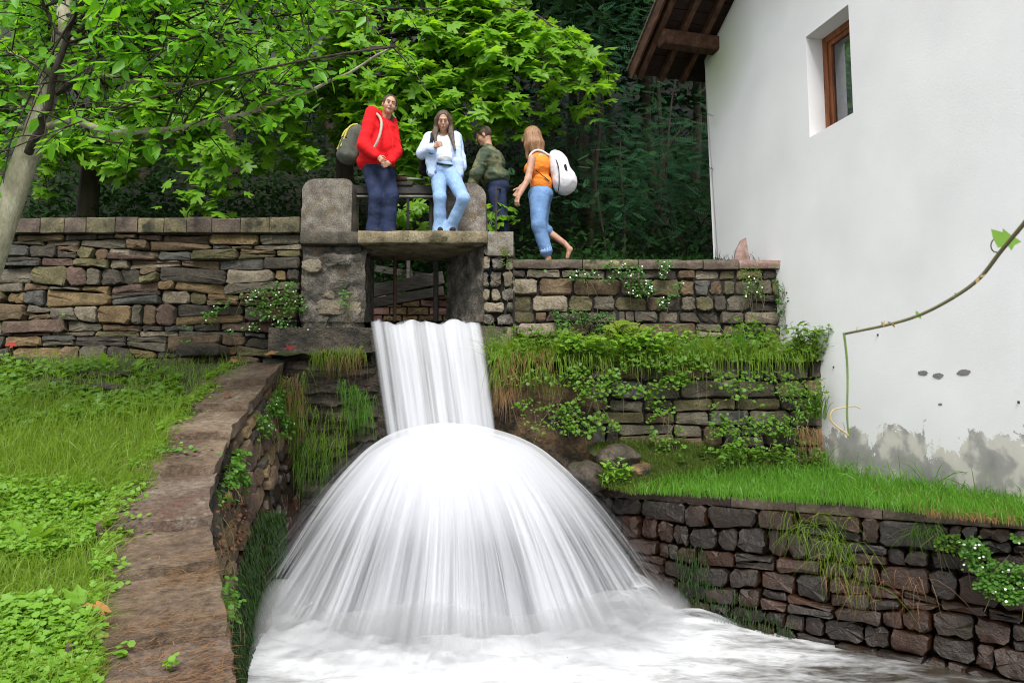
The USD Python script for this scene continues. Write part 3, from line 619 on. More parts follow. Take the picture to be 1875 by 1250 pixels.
if not pl.is_valid: pl = pl.buffer(0)
TH = .38
m = trimesh.creation.extrude_polygon(pl, TH, engine="earcut")
mv = np.array(m.vertices); v = np.array([h3(a, b, w - TH) for a, b, w in mv])
house = thing("white_house", "white rendered house with a small wooden window and peeling grey plinth above the grass", "house", h3(1.0, 1.1), kind="thing")
def house_wall_mat():
    eave = h3(ctop[0] + .35, ctop[1] - .2)
    nodes = {"g": ("geometry", {}), "sep": ("separate_xyz", {}),
        "n": ("noise_texture", {"scale": 2.6, "detail": 9, "roughness": .72, "distortion": .4}), "nf": ("noise_texture", {"scale": 60, "detail": 4, "roughness": .6}), "nl": ("noise_texture", {"scale": 1.2, "detail": 5}),
        "ma": ("math", {"math_type": "multiply_add", "value2": 1.35, "value3": 0.0}), "sub": ("math", {"math_type": "subtract"}),
        "edge": ("map_range", {"from_min": 2.25, "from_max": 2.265, "to_min": 0.0, "to_max": 1.0, "clamp": True}),
        "wr": ("rgb_ramp", {"ramp": [(.3, (.69, .682, .685)), (.7, (.775, .768, .77))]}),
        "gr": ("rgb_ramp", {"ramp": [(.32, (.24, .235, .225)), (.50, (.34, .33, .31)), (.56, (.54, .51, .46)), (.75, (.62, .59, .53))]}), "n3": ("noise_texture", {"scale": 3.5, "detail": 6}),
        "mx": ("mix", {}), "ds": ("vector_math", {"math_type": "distance", "vector2": tuple(eave)}), "al": ("map_range", {"from_min": .1, "from_max": .85, "to_min": .75, "to_max": 0.0, "clamp": True}),
        "mx2": ("mix", {"color2": (.36, .42, .24)}),
        "low": ("map_range", {"from_min": 1.15, "from_max": 1.55, "to_min": .55, "to_max": 0.0, "clamp": True}), "lowm": ("math", {"math_type": "multiply"}), "mx3": ("mix", {"color2": (.13, .125, .085)}),
        "bb": ("math", {"math_type": "multiply_add", "value2": 1.6}),
        "b": ("bump", {"strength": .25, "distance": .005}), "p": ("principled_bsdf", {"roughness": .9, "specular_ior_level": .15})}
    links = [("g.position", "sep.vector"), ("g.position", "n.vector"), ("g.position", "nf.vector"), ("g.position", "nl.vector"), ("g.position", "n3.vector"), ("n.fac", "ma.value1"), ("ma.value", "sub.value2"), ("sep.z", "ma.value3"),
        ("nl.fac", "wr.fac"), ("n3.fac", "gr.fac"), ("edge.result", "mx.fac"), ("gr.color", "mx.color1"), ("wr.color", "mx.color2"), ("ma.value", "edge.value"),
        ("g.position", "ds.vector1"), ("ds.value", "al.value"), ("al.result", "mx2.fac"), ("mx.color", "mx2.color1"), ("sep.z", "low.value"), ("low.result", "lowm.value1"), ("nl.fac", "lowm.value2"), ("lowm.value", "mx3.fac"), ("mx2.color", "mx3.color1"),
        ("mx3.color", "p.base_color"), ("edge.result", "bb.value1"), ("nf.fac", "bb.value3"), ("bb.value", "b.height"), ("b.normal", "p.normal")]
    links = [l for l in links if l[1] != "sub.value2"]; nodes.pop("sub")
    return usdkit.material(stage, L + "white_render", nodes, links, surface="p.BSDF")
M["render"] = house_wall_mat()
M["cement"] = rough_mat("bare_cement", [(.17, .165, .16), (.25, .24, .23)], scale=9, bump=.5, bscale=60)
obj("wall", (v, m.faces), M["render"], house, smooth=30)
# the far long wall, hidden side
dx = np.r_[-HN, 0]
bk = np.array([h3(corner_s, .6), h3(corner_s, .6) + dx * 5, np.r_[(h3(corner_s, 0) + dx * 5)[:2], ctop[1]], h3(ctop[0], ctop[1])])
obj("back_wall", (bk, [[0, 1, 2], [0, 2, 3]]), M["render"], house)
# grey scars in the render
for k, (px, py, rr) in enumerate(((1690, 683, .050), (1718, 688, .055), (1765, 682, .06), (1722, 740, .022))):
    c = hs(hp(px, py)); n_ = 26; a = np.arange(n_) * 2 * math.pi / n_
    rad = rr * (.62 + .8 * np.abs(fbm(np.stack([np.cos(a) * 1.3, np.sin(a) * 1.3, a * 0 + k * 5], -1), 2.2, 4, k)))
    ring = np.array([h3(c[0] + rad[i] * math.cos(a[i]) * 1.5, c[1] + rad[i] * math.sin(a[i]) * .62, .0025) for i in range(n_)])
    obj("plaster_scar", (np.vstack([ring, h3(c[0], c[1], .003)]), [(i, (i + 1) % n_, n_) for i in range(n_)]), M["cement"], house)
for k, (px, py) in enumerate(((1441, 536), (1527, 672), (1608, 613), (1866, 736), (1495, 641))):
    c = hs(hp(px, py)); obj("rusty_stud", box(h3(*c, .004), (.018, .012, .02), None, .004), M["rust"], house)
# window deep in its opening
ws0, ws1, wz0, wz1 = wl[0][0], wl[1][0], wl[2][1], wl[0][1]
M["wframe"] = rough_mat("window_wood", [(.12, .035, .012), (.20, .065, .022), (.27, .10, .04)], scale=5, bump=.2, rough=.45, stretch=(4, 4, .6))
fr = MB(); fw, fd = .07, .20
for (a0, a1, b0, b1) in ((ws0, ws0 + fw, wz0, wz1), (ws1 - fw, ws1, wz0, wz1), (ws0 + fw, ws1 - fw, wz0, wz0 + fw), (ws0 + fw, ws1 - fw, wz1 - fw, wz1)):
    pts = np.array([h3(a, b, w) for a in (a0, a1) for b in (b0, b1) for w in (-fd, -fd - .07)]); mm = trimesh.convex.convex_hull(pts); fr.add(mm.vertices, mm.faces)
fr = fr.build("window_frame", M["wframe"], house)
sash = MB(); s2 = .045
for (a0, a1, b0, b1) in ((ws0 + fw, ws0 + fw + s2, wz0 + fw, wz1 - fw), (ws1 - fw - s2, ws1 - fw, wz0 + fw, wz1 - fw), (ws0 + fw + s2, ws1 - fw - s2, wz0 + fw, wz0 + fw + s2), (ws0 + fw + s2, ws1 - fw - s2, wz1 - fw - s2, wz1 - fw)):
    pts = np.array([h3(a, b, w) for a in (a0, a1) for b in (b0, b1) for w in (-fd - .018, -fd - .06)]); mm = trimesh.convex.convex_hull(pts); sash.add(mm.vertices, mm.faces)
sash.build("sash", M["wframe"], fr)
M["glass"] = usdkit.material(stage, L + "window_glass", {"f": ("fresnel", {"IOR": 1.5}), "fm": ("math", {"math_type": "multiply_add", "value2": 1.6, "value3": .12, "use_clamp": True}), "t": ("transparent_bsdf", {"color": (.8, .85, .85)}), "gl": ("glossy_bsdf", {"color": (.9, .92, .95), "roughness": .02}), "m": ("mix_closure", {})},
    [("f.fac", "fm.value1"), ("fm.value", "m.fac"), ("t.BSDF", "m.closure1"), ("gl.BSDF", "m.closure2")], surface="m.closure")
q = [h3(ws0 + fw + s2, wz0 + fw + s2, -fd - .04), h3(ws1 - fw - s2, wz0 + fw + s2, -fd - .04), h3(ws1 - fw - s2, wz1 - fw - s2, -fd - .04), h3(ws0 + fw + s2, wz1 - fw - s2, -fd - .04)]
obj("pane", (np.array(q), [[0, 1, 2], [0, 2, 3]]), M["glass"], fr)
M["curtain"] = plain("net_curtain", (.26, .28, .30), .9)
cu = [h3(ws0 - .1, wz0 - .1, -fd - .16), h3(ws1 + .1, wz0 - .1, -fd - .16), h3(ws1 + .1, wz1 + .1, -fd - .16), h3(ws0 - .1, wz1 + .1, -fd - .16)]
obj("curtain", (np.array(cu), [[0, 1, 2], [0, 2, 3]]), M["curtain"], house)
# roof: dark boards on rafters, verge board and a projecting plate beam
sl3 = unit(np.r_[-HD, slope])                                           # up the slope
rn = unit(np.cross(sl3, HN3));  rn = rn if rn[2] > 0 else -rn
r0 = h3(ctop[0], ctop[1], 0) + rn * .02
rp = lambda a, b, c: r0 + sl3 * a + HN3 * b + rn * c                     # up slope, outward, above
def r_plane(px, py):
    q = on_plane(px, py, r0, rn) - r0; return q @ sl3, q @ HN3
ea, eb = r_plane(1170, 140); ea2, eb2 = r_plane(1204, 2)
over = (eb + eb2) / 2; eave = ea
Lr = 6.4
roof = []
def rbox(a0, a1, b0, b1, c0, c1):
    mm = trimesh.convex.convex_hull(np.array([rp(a, b, c) for a in (a0, a1) for b in (b0, b1) for c in (c0, c1)])); return np.array(mm.vertices), np.array(mm.faces)
rf = obj("roof", rbox(eave, Lr, -5.2, over, .055, .085), M["roofdark"], house)
bb = eave
k = 0
while bb < 3.6:
    obj("board", rbox(bb + .004, bb + .165, -1.0, over - .01, .030 - .004 * (k % 2), .053), M["roofdark"], rf); bb += .17; k += 1
for b_ in (-.02 + over * 1.0 - .06, over * .55, over * .2, -.25):
    obj("rafter", rbox(eave + .01, Lr, b_ - .035, b_ + .035, -.07, .026), M["roofwood"], rf)
obj("verge_board", rbox(eave - .02, Lr, over + .002, over + .03, -.05, .13), M["roofwood"], rf)
obj("drip_edge", rbox(eave - .03, Lr, over - .02, over + .05, .132, .15), M["oldwood"], rf)
a = eave - .05
while a < Lr - .1:
    for b_ in np.arange(over + .04, -1.4, -.22):
        obj("roof_tile", rbox(a, a + .36, b_ - .205, b_, .155 + .0 * b_, .185), M["tile"], rf)
    a += .33
pb0, pb1 = hp(1310, 84), r_plane(1213, 80)
c_ = hs(pb0)
bl = P(1213, 80, 9.4)
plate_len = over - .10
obj("plate_beam", beam(h3(c_[0], c_[1], -.2), h3(c_[0], c_[1] , plate_len), .20, .19, .02), M["roofwood"], house)

# leaning slate
a, b = P(1345, 472, 8.52), P(1370, 432, 8.62)
poly = Polygon([(0, 0), (.03, .12), (.10, .25), (.16, .285), (.175, .05), (.165, 0)])
m = trimesh.creation.extrude_polygon(poly, .05, engine="earcut"); v = np.array(m.vertices)
v = np.stack([v[:, 0], .05 - v[:, 2] + v[:, 1] * .22, v[:, 1]], -1) + [a[0] - .01, 8.50, P(1200, 474, 8.37)[2] + .006]
tag(obj("slate_slab", (v, m.faces), M["slate"]), "small pinkish slab of slate standing on the wall coping against the white house", "slab of stone")

# ------------------------------------------------------------------ waterfall
def water_mat(name, uscale, vscale, lo, hi, base=(.66, .67, .705), edge_fade=True, seed=0.0, bottom=None, min_a=0.0, topfade=None):
    nodes = {"uv": ("uvmap", {"attribute": "st"}), "sp": ("separate_xyz", {}), "mp": ("mapping", {"scale": (uscale, vscale, 1), "location": (seed, seed * .7, seed)}), "mp2": ("mapping", {"scale": (uscale * 4.2, vscale * .8, 1), "location": (seed + 3, 0, 2)}),
        "n": ("noise_texture", {"scale": 1.0, "detail": 5, "roughness": .55}), "n2": ("noise_texture", {"scale": 1.0, "detail": 4, "roughness": .6}),
        "mx": ("math", {"math_type": "multiply_add", "value2": .30, "value3": 0.0}), "mm": ("math", {"math_type": "multiply_add", "value2": .70}),
        "a": ("map_range", {"from_min": lo, "from_max": hi, "to_min": min_a, "to_max": 1.0, "clamp": True, "range_type": "smoothstep"}),
        "e1": ("map_range", {"from_min": 0.0, "from_max": .07, "to_min": 0.0, "to_max": 1.0, "clamp": True, "range_type": "smoothstep"}), "e2": ("map_range", {"from_min": .93, "from_max": 1.0, "to_min": 1.0, "to_max": 0.0, "clamp": True, "range_type": "smoothstep"}),
        "m1": ("math", {"math_type": "multiply"}), "m2": ("math", {"math_type": "multiply"}),
        "d": ("diffuse_bsdf", {"color": base}), "t": ("translucent_bsdf", {"color": base}), "dt": ("mix_closure", {"fac": .3}), "tr": ("transparent_bsdf", {}), "o": ("mix_closure", {})}
    links = [("uv.UV", "sp.vector"), ("uv.UV", "mp.vector"), ("uv.UV", "mp2.vector"), ("mp.vector", "n.vector"), ("mp2.vector", "n2.vector"), ("n2.fac", "mx.value1"), ("mx.value", "mm.value3"), ("n.fac", "mm.value1"), ("mm.value", "a.value"),
        ("sp.x", "e1.value"), ("sp.x", "e2.value"), ("a.result", "m1.value1"), ("e1.result", "m1.value2"), ("m1.value", "m2.value1"), ("e2.result", "m2.value2"), ("d.BSDF", "dt.closure1"), ("t.BSDF", "dt.closure2"), ("tr.BSDF", "o.closure1"), ("dt.closure", "o.closure2")]
    last = "m2.value"
    if bottom:
        nodes |= {"bt": ("map_range", {"from_min": bottom[0], "from_max": bottom[1], "to_min": 1.0, "to_max": 0.0, "clamp": True, "range_type": "smoothstep"}), "m3": ("math", {"math_type": "multiply"})}
        links += [("sp.y", "bt.value"), (last, "m3.value1"), ("bt.result", "m3.value2")]; last = "m3.value"
    if topfade:
        nodes |= {"tf": ("map_range", {"from_min": topfade[0], "from_max": topfade[1], "to_min": topfade[2], "to_max": 0.0, "clamp": True, "range_type": "smoothstep"}), "m4": ("math", {"math_type": "add", "use_clamp": True}), "tm": ("math", {"math_type": "multiply"}), "tm2": ("math", {"math_type": "multiply"})}
        links += [("sp.y", "tf.value"), ("tf.result", "tm.value1"), ("e1.result", "tm.value2"), ("tm.value", "tm2.value1"), ("e2.result", "tm2.value2"), (last, "m4.value1"), ("tm2.value", "m4.value2")]; last = "m4.value"
    links.append((last, "o.fac"))
    return usdkit.material(stage, L + name, nodes, links, surface="o.closure")
wf = thing("waterfall", "white silky waterfall dropping from the sluice and fanning over a rounded rock into the pool", "waterfall", (DC[0], DC[1], 0))
def curtain(off, seed, nu=90, nv=40, x0=0., x1=1.):
    gu, gv, f = grid(nu, nv); u = x0 + gu * (x1 - x0)
    tl, tr, bl, br = P(679, 590, 8.26), P(881, 590, 8.26), P(713, 830, 7.50), P(913, 826, 7.50)
    top = tl + u[:, None] * (tr - tl); bot = bl + u[:, None] * (br - bl)
    s = np.sqrt(gv) * .35 + gv * .65
    p = top + (bot - top) * gv[:, None]
    p[:, 1] = top[:, 1] + (bot[:, 1] - top[:, 1]) * np.sqrt(gv); 
    p[:, 0] = top[:, 0] + (bot[:, 0] - top[:, 0]) * (gv ** .8)
    p[:, 2] += (1 - gv) ** 6 * (.02 * np.sin(u * 17 + 1) + .015 * np.sin(u * 31 + seed))
    rib = fbm(np.stack([u * 9, gv * .35, u * 0 + seed], -1), 1, 3, seed) * .07 * np.clip(gv * 3, 0, 1) + fbm(np.stack([u * 40, gv * .4, u * 0 + seed], -1), 1, 2, seed) * .02
    p[:, 1] -= off + rib
    return (p, f[:, ::-1]), np.stack([gu, gv], -1)
for k, (off, lo, hi, us, mn) in enumerate(((0.0, .34, .60, 5, .08), (.035, .40, .72, 9, .0), (.07, .46, .80, 15, .0))):
    g, uv = curtain(off, 3 + k)
    obj("upper_curtain", g, water_mat(f"upper_water_{k + 1}", us, .28, lo, hi, seed=k * 3.3, min_a=mn, bottom=(.93, 1.0)), wf, smooth=True, uv=uv)
# the fan over the rounded rock
prof_r = np.array([0.0, .24, .47, .69, .89, 1.08, 1.25, 1.41, 1.56, 1.70, 1.83]); prof_z = np.array([1.60, 1.585, 1.53, 1.42, 1.23, 1.00, .76, .51, .27, .08, -.10])
from scipy.interpolate import PchipInterpolator
_d = np.r_[0, np.cumsum(np.hypot(np.diff(prof_r), np.diff(prof_z)))]; _pr, _pz = PchipInterpolator(_d / _d[-1], prof_r), PchipInterpolator(_d / _d[-1], prof_z)
def fan(off, seed, a0, a1, nu=260, nv=50, s0=0.0, amp=.05, shrink=1.0):
    gu, gv, f = grid(nu, nv); s = s0 + gv * (1 - s0)
    a = math.radians(a0) + gu * math.radians(a1 - a0)
    rib = (fbm(np.stack([np.cos(a) * 5, np.sin(a) * 5, s * .35 + seed], -1), 1, 3, seed) * amp * 1.6 + fbm(np.stack([np.cos(a) * 22, np.sin(a) * 22, s * .5], -1), 1, 3, seed + 3) * amp * .9) * np.clip(s * 1.6, 0, 1)
    r = _pr(s) * shrink * (1 + .05 * np.sin(a * 2 + 1) * s) + off * np.clip(s * 2, 0.2, 1) + rib
    z = _pz(s) * (.985 if shrink < 1 else 1) + off * (1 - s) + fbm(np.stack([np.cos(a) * r * 2, np.sin(a) * r * 2, s * 0], -1), 1, 3, seed + 9) * .05 * (1 - s)
    sx = np.where(np.cos(a) > 0, 1.04, 1.02)
    p = np.stack([DC[0] + r * np.cos(a) * sx - .18 * (1 - s) ** 2, DC[1] + r * np.sin(a) * .92, z], -1)
    du = fbm(np.stack([gu * 14, s * 2.2, gu * 0 + seed], -1), 1, 3, seed + 2) * .016 * s + fbm(np.stack([gu * 60, s * 4, gu * 0 + seed], -1), 1, 2, seed + 5) * .003 * s
    return (p, f), np.stack([np.clip(gu + du, 0, 1), s], -1)
core, uvc = fan(-.14, 1, 150, 390, 120, 40, amp=.04, shrink=.95)
tag(obj("fall_rock", core, rough_mat("boulder_under_water", [(.05, .05, .055), (.16, .16, .175)], scale=3, bump=.4, rough=.5), smooth=True), kind="structure")
for k, (off, lo, hi, us, mn) in enumerate(((-.13, .30, .56, 4, .22), (-.09, .34, .64, 7, .05), (-.05, .36, .72, 14, .0), (.0, .38, .76, 26, .0), (.05, .44, .82, 42, .0), (.105, .50, .86, 60, .0))):
    g, uv = fan(off, 5 + 2 * k, 158, 382, amp=.03)
    obj("lower_curtain", g, water_mat(f"lower_water_{k + 1}", us, .30, lo, hi, seed=k * 5.1 + 1, min_a=mn, topfade=(.26, .66, 1.0 if k < 4 else .5)), wf, smooth=True, uv=uv)
# loose strands thrown off the fan and the upper fall
rs = np.random.default_rng(44)
M["strand"] = usdkit.material(stage, L + "water_strand", {"d": ("diffuse_bsdf", {"color": (.7, .71, .74)}), "t": ("translucent_bsdf", {"color": (.7, .71, .74)}), "m": ("mix_closure", {"fac": .4}), "tr": ("transparent_bsdf", {}), "o": ("mix_closure", {"fac": .15})},
    [("d.BSDF", "m.closure1"), ("t.BSDF", "m.closure2"), ("tr.BSDF", "o.closure1"), ("m.closure", "o.closure2")], surface="o.closure")
def strands(n, o0, o1):
    a = np.radians(rs.uniform(165, 378, n)); s0 = rs.uniform(.25, .7, n); ln = rs.uniform(.18, .5, n); off = o0 + (o1 - o0) * rs.random(n) ** 2; Q = []
    for t in np.linspace(0, 1, 6):
        s_ = np.minimum(1, s0 + ln * t); r = _pr(s_) + off * (.4 + t); Q.append(np.stack([DC[0] + r * np.cos(a) * 1.03 - .18 * (1 - s_) ** 2, DC[1] + r * np.sin(a) * .92, np.maximum(_pz(s_) + off * .5 * (1 - t), .0)], -1))
    sd = np.stack([-np.sin(a), np.cos(a), 0 * a], -1) * (rs.uniform(.001, .0028, n))[:, None]; V = np.stack([x for q in Q for x in (q - sd, q + sd)], 1); F0 = []
    for i in range(5): F0 += [(2 * i, 2 * i + 1, 2 * i + 3), (2 * i, 2 * i + 3, 2 * i + 2)]
    return V.reshape(-1, 3), (np.array(F0)[None] + (np.arange(n) * 12)[:, None, None]).reshape(-1, 3)
tag(obj("water_strands", strands(3000, .02, .30), M["strand"], wf, smooth=True), kind="stuff")
# splash foam rolling at the foot
def foam_ring(r0, r1, h, seed, a0, a1):
    gu, gv, f = grid(200, 14); a = np.radians(a0 + gu * (a1 - a0)); r = r0 + gv * (r1 - r0) + fbm(np.stack([np.cos(a) * 3, np.sin(a) * 3, gu * 0], -1), 1, 3, seed) * .22
    z = np.sin(np.clip(gv, 0, 1) * math.pi) * h * (.75 + 1.2 * fbm(np.stack([np.cos(a) * 5, np.sin(a) * 5, gv], -1), 1, 4, seed + 1)) + .02
    return (np.stack([DC[0] + r * np.cos(a), DC[1] + r * np.sin(a) * .92, z], -1), f), np.stack([gu, gv], -1)
for k, (r0, r1, h, a0, a1) in enumerate(((1.42, 2.15, .17, 165, 385), (1.75, 2.6, .12, 190, 392), (1.30, 1.95, .34, 318, 378), (1.35, 1.85, .30, 190, 232))):
    g, uv = foam_ring(r0, r1, h, 40 + k, a0, a1)
    obj("splash_foam", g, water_mat(f"splash_{k + 1}", 26, 1.6, .34, .72, seed=k * 2.2, min_a=.0, bottom=(.45, 1.0), base=(.66, .67, .69)), wf, smooth=True, uv=uv)

gu, gv, f = grid(72, 16); a = gu * 2 * math.pi; b = gv * 2 * math.pi
rr = 1.78 + .42 * np.cos(b) + .08 * np.sin(a * 5); zz = .10 + np.maximum(-.06, .24 * np.sin(b)) * (1 + .25 * np.sin(a * 7 + 1))
M["mist"] = usdkit.material(stage, L + "mist", {"v": ("principled_volume", {"color": (.95, .96, .98), "density": 1.6})}, [], volume="v.volume")
tag(obj("spray_mist", (np.stack([DC[0] + rr * np.cos(a), DC[1] + rr * np.sin(a) * .92, zz], -1), f), M["mist"], smooth=True), "white spray mist hanging over the pool at the foot of the fall", "mist", kind="stuff")

# ------------------------------------------------------------------ people
def nets(fn, lo, hi, cell):
    """Closed surface fn = 0 (negative inside) as a mesh, by naive surface nets."""
    lo, hi = np.asarray(lo, float) - 2 * cell, np.asarray(hi, float) + 2 * cell
    n = np.ceil((hi - lo) / cell).astype(int) + 1
    ax = [lo[k] + cell * np.arange(n[k]) for k in range(3)]
    p = np.stack(np.meshgrid(*ax, indexing="ij"), -1); d = fn(p.reshape(-1, 3)).reshape(n); s = d < 0
    acc, cnt = np.zeros((*(n - 1), 3)), np.zeros(n - 1)
    cor = [(i, j, k) for i in (0, 1) for j in (0, 1) for k in (0, 1)]
    sl = lambda c, a: a[c[0]:n[0] - 1 + c[0], c[1]:n[1] - 1 + c[1], c[2]:n[2] - 1 + c[2]]
    for a in cor:
        for b in cor:
            if sum(abs(x - y) for x, y in zip(a, b)) == 1 and a < b:
                da, db = sl(a, d), sl(b, d); m = (da < 0) != (db < 0); t = np.where(m, da / np.where(m, da - db, 1), 0)
                for k in range(3): acc[..., k] += m * (a[k] + t * (b[k] - a[k]))
                cnt += m
    act = cnt > 0; idx = -np.ones(n - 1, int); idx[act] = np.arange(act.sum())
    base = np.argwhere(act); v = lo + cell * (base + acc[act] / cnt[act][:, None]); F_ = []
    for k in range(3):
        u, w = (k + 1) % 3, (k + 2) % 3
        e0 = [slice(1, -1)] * 3; e0[k] = slice(0, -1); e1 = [slice(1, -1)] * 3; e1[k] = slice(1, None)
        m = s[tuple(e0)] != s[tuple(e1)]; g = np.argwhere(m); g[:, u] += 1; g[:, w] += 1
        ins = s[g[:, 0], g[:, 1], g[:, 2]]; q = []
        for du, dw in ((1, 1), (0, 1), (0, 0), (1, 0)):
            c = g.copy(); c[:, u] -= du; c[:, w] -= dw; q.append(idx[c[:, 0], c[:, 1], c[:, 2]])
        q = np.stack(q, 1); q[~ins] = q[~ins][:, ::-1]; F_ += [q[:, [0, 1, 2]], q[:, [0, 2, 3]]]
    f = np.vstack(F_); return v, f[(f >= 0).all(1)]
def relax(v, f, it=4):
    from scipy.sparse import coo_matrix
    e = np.vstack([f[:, [0, 1]], f[:, [1, 2]], f[:, [2, 0]]]); e = np.unique(np.sort(e, 1), axis=0); i, j = np.r_[e[:, 0], e[:, 1]], np.r_[e[:, 1], e[:, 0]]
    A = coo_matrix((np.ones(len(i)), (i, j)), shape=(len(v), len(v))).tocsr(); deg = np.maximum(np.asarray(A.sum(1)), 1)
    for k in range(it):
        v = v + .5 * (A @ v / deg - v); v = v - .52 * (A @ v / deg - v)
    return v
def smin(a, b, k): h = np.clip(.5 + .5 * (b - a) / k, 0, 1); return b * (1 - h) + a * h - k * h * (1 - h)
class SDF:
    def __init__(s, k=.02): s.p, s.lo, s.hi, s.k = [], [], [], k
    def cap(s, a, b, ra, rb=None, flat=None, k=None, neg=False):
        rb = ra if rb is None else rb; a, b = np.asarray(a, float), np.asarray(b, float); s.p.append(("c", a, b, ra, rb, flat, k or s.k, neg))
        if not neg: s.lo += [a - ra, b - rb]; s.hi += [a + ra, b + rb]
        return s
    def chain(s, pts, rad, flat=None, k=None):
        for i in range(len(pts) - 1): s.cap(pts[i], pts[i + 1], rad[i], rad[i + 1], flat, k)
        return s
    def ell(s, c, r, Rm=None, k=None, neg=False):
        c, r = np.asarray(c, float), np.asarray(r, float); s.p.append(("e", c, r, np.eye(3) if Rm is None else np.asarray(Rm), k or s.k, neg))
        if not neg: s.lo.append(c - r.max()); s.hi.append(c + r.max())
        return s
    def rbox(s, c, h, rr, Rm=None, k=None, neg=False):
        c, h = np.asarray(c, float), np.asarray(h, float); s.p.append(("b", c, h, np.eye(3) if Rm is None else np.asarray(Rm), rr, k or s.k, neg))
        if not neg: e = np.linalg.norm(h); s.lo.append(c - e); s.hi.append(c + e)
        return s
    def __call__(s, x):
        d = None
        for q in s.p:
            if q[0] == "c":
                _, a, b, ra, rb, flat, k, neg = q; w = x - a; ab = b - a; t = np.clip((w @ ab) / max(ab @ ab, 1e-9), 0, 1); e = w - t[:, None] * ab
                if flat is not None: fd, fs = flat; e = e + (e @ fd)[:, None] * (1 / fs - 1) * fd
                v = np.linalg.norm(e, axis=1) - (ra + (rb - ra) * t)
            elif q[0] == "e":
                _, c, r, Rm, k, neg = q; y = (x - c) @ Rm / r; l = np.linalg.norm(y, axis=1); v = (l - 1) * r.min() * 1.15
            else:
                _, c, h, Rm, rr, k, neg = q; y = np.abs((x - c) @ Rm) - (h - rr); v = np.linalg.norm(np.maximum(y, 0), axis=1) + np.minimum(y.max(1), 0) - rr
            d = v if d is None else (-smin(-d, v, k) if neg else smin(d, v, k))
        return d
    def mesh(s, cell, wr=0.0, wf=(9, 9, 22), seed=0):
        v, f = nets(s, np.min(s.lo, 0), np.max(s.hi, 0), cell)
        v = relax(v, f); m = trimesh.Trimesh(v, f, process=False)
        if wr: v = v + np.array(m.vertex_normals) * (np.abs(fbm(v * np.asarray(wf), 1, 3, seed)) * -2 * wr + wr * .4)[:, None]
        return v, f
def frame(fwd, up=(0, 0, 1)):
    f = unit(np.asarray(fwd, float)); r = unit(np.cross(f, up)); return np.stack([r, f, np.cross(r, f)], 1)      # columns: right, forward, up
def cloth(name, c1, vary=.25, bump=.5, bs=28, rough=.85, scale=10):
    return rough_mat(name, [tuple(x * (1 - vary) for x in c1), c1, tuple(min(1, x * (1 + vary)) for x in c1)], scale=scale, bump=bump, bscale=bs, rough=rough, spec=.2, dist=.012, fine=.2)
M["skin"] = usdkit.material(stage, L + "skin", {"g": ("geometry", {}), "n": ("noise_texture", {"scale": 22, "detail": 3}), "r": ("rgb_ramp", {"ramp": [(.35, (.36, .19, .125)), (.65, (.46, .26, .18))]}),
    "p": ("principled_bsdf", {"roughness": .5, "subsurface_scale": .01, "specular_ior_level": .35})}, [("g.position", "n.vector"), ("n.fac", "r.fac"), ("r.color", "p.base_color")], surface="p.BSDF")
M["eyewhite"] = plain("eye_white", (.40, .34, .31), .3, vary=.02); M["iris"] = plain("dark_iris", (.03, .02, .015), .2); M["lips"] = plain("lips", (.45, .16, .13), .45)
M["hair_dark"] = rough_mat("dark_brown_hair", [(.025, .014, .009), (.075, .045, .028)], scale=18, bump=.5, bscale=60, rough=.45, spec=.4, stretch=(3, 3, .3))
M["hair_brown"] = rough_mat("brown_hair", [(.035, .018, .011), (.11, .062, .036)], scale=18, bump=.5, bscale=60, rough=.4, spec=.45, stretch=(3, 3, .3))
M["hair_auburn"] = rough_mat("auburn_hair", [(.14, .065, .03), (.36, .19, .09)], scale=18, bump=.5, bscale=60, rough=.4, spec=.45, stretch=(3, 3, .3))
M["red"] = cloth("red_fleece", (.62, .008, .012), .12); M["navy"] = cloth("navy_denim", (.022, .032, .075), .35); M["paleblue"] = cloth("pale_denim", (.24, .37, .60), .18, scale=7); M["blue"] = cloth("blue_denim", (.13, .23, .42), .22, scale=7)
M["skyjacket"] = cloth("sky_blue_jacket", (.48, .60, .84), .08); M["white"] = cloth("white_cotton", (.74, .76, .80), .05); M["orange"] = cloth("orange_jersey", (.78, .22, .03), .1); M["whitebag"] = cloth("white_nylon", (.66, .64, .68), .08)
M["camo"] = usdkit.material(stage, L + "camouflage", {"g": ("geometry", {}), "n": ("noise_texture", {"scale": 7, "detail": 2}), "n2": ("noise_texture", {"scale": 11, "detail": 2}), "r": ("rgb_ramp", {"interpolate": False, "ramp": [(0, (.035, .055, .03)), (.46, (.075, .085, .04)), (.56, (.14, .13, .07)), (.66, (.03, .035, .022))]}), "p": ("principled_bsdf", {"roughness": .85})},
    [("g.position", "n.vector"), ("n.fac", "r.fac"), ("r.color", "p.base_color")], surface="p.BSDF")
M["greybag"] = cloth("grey_nylon", (.085, .09, .075), .3); M["yellow"] = cloth("yellow_trim", (.45, .40, .08), .1); M["black"] = cloth("black_nylon", (.015, .015, .018), .3); M["strap"] = cloth("tan_strap", (.38, .34, .28), .1); M["shoe"] = cloth("dark_shoe", (.03, .028, .028), .3); M["cuff"] = cloth("slate_blue_trim", (.10, .15, .30), .2); M["redtrim"] = cloth("red_trim", (.6, .02, .02), .1)

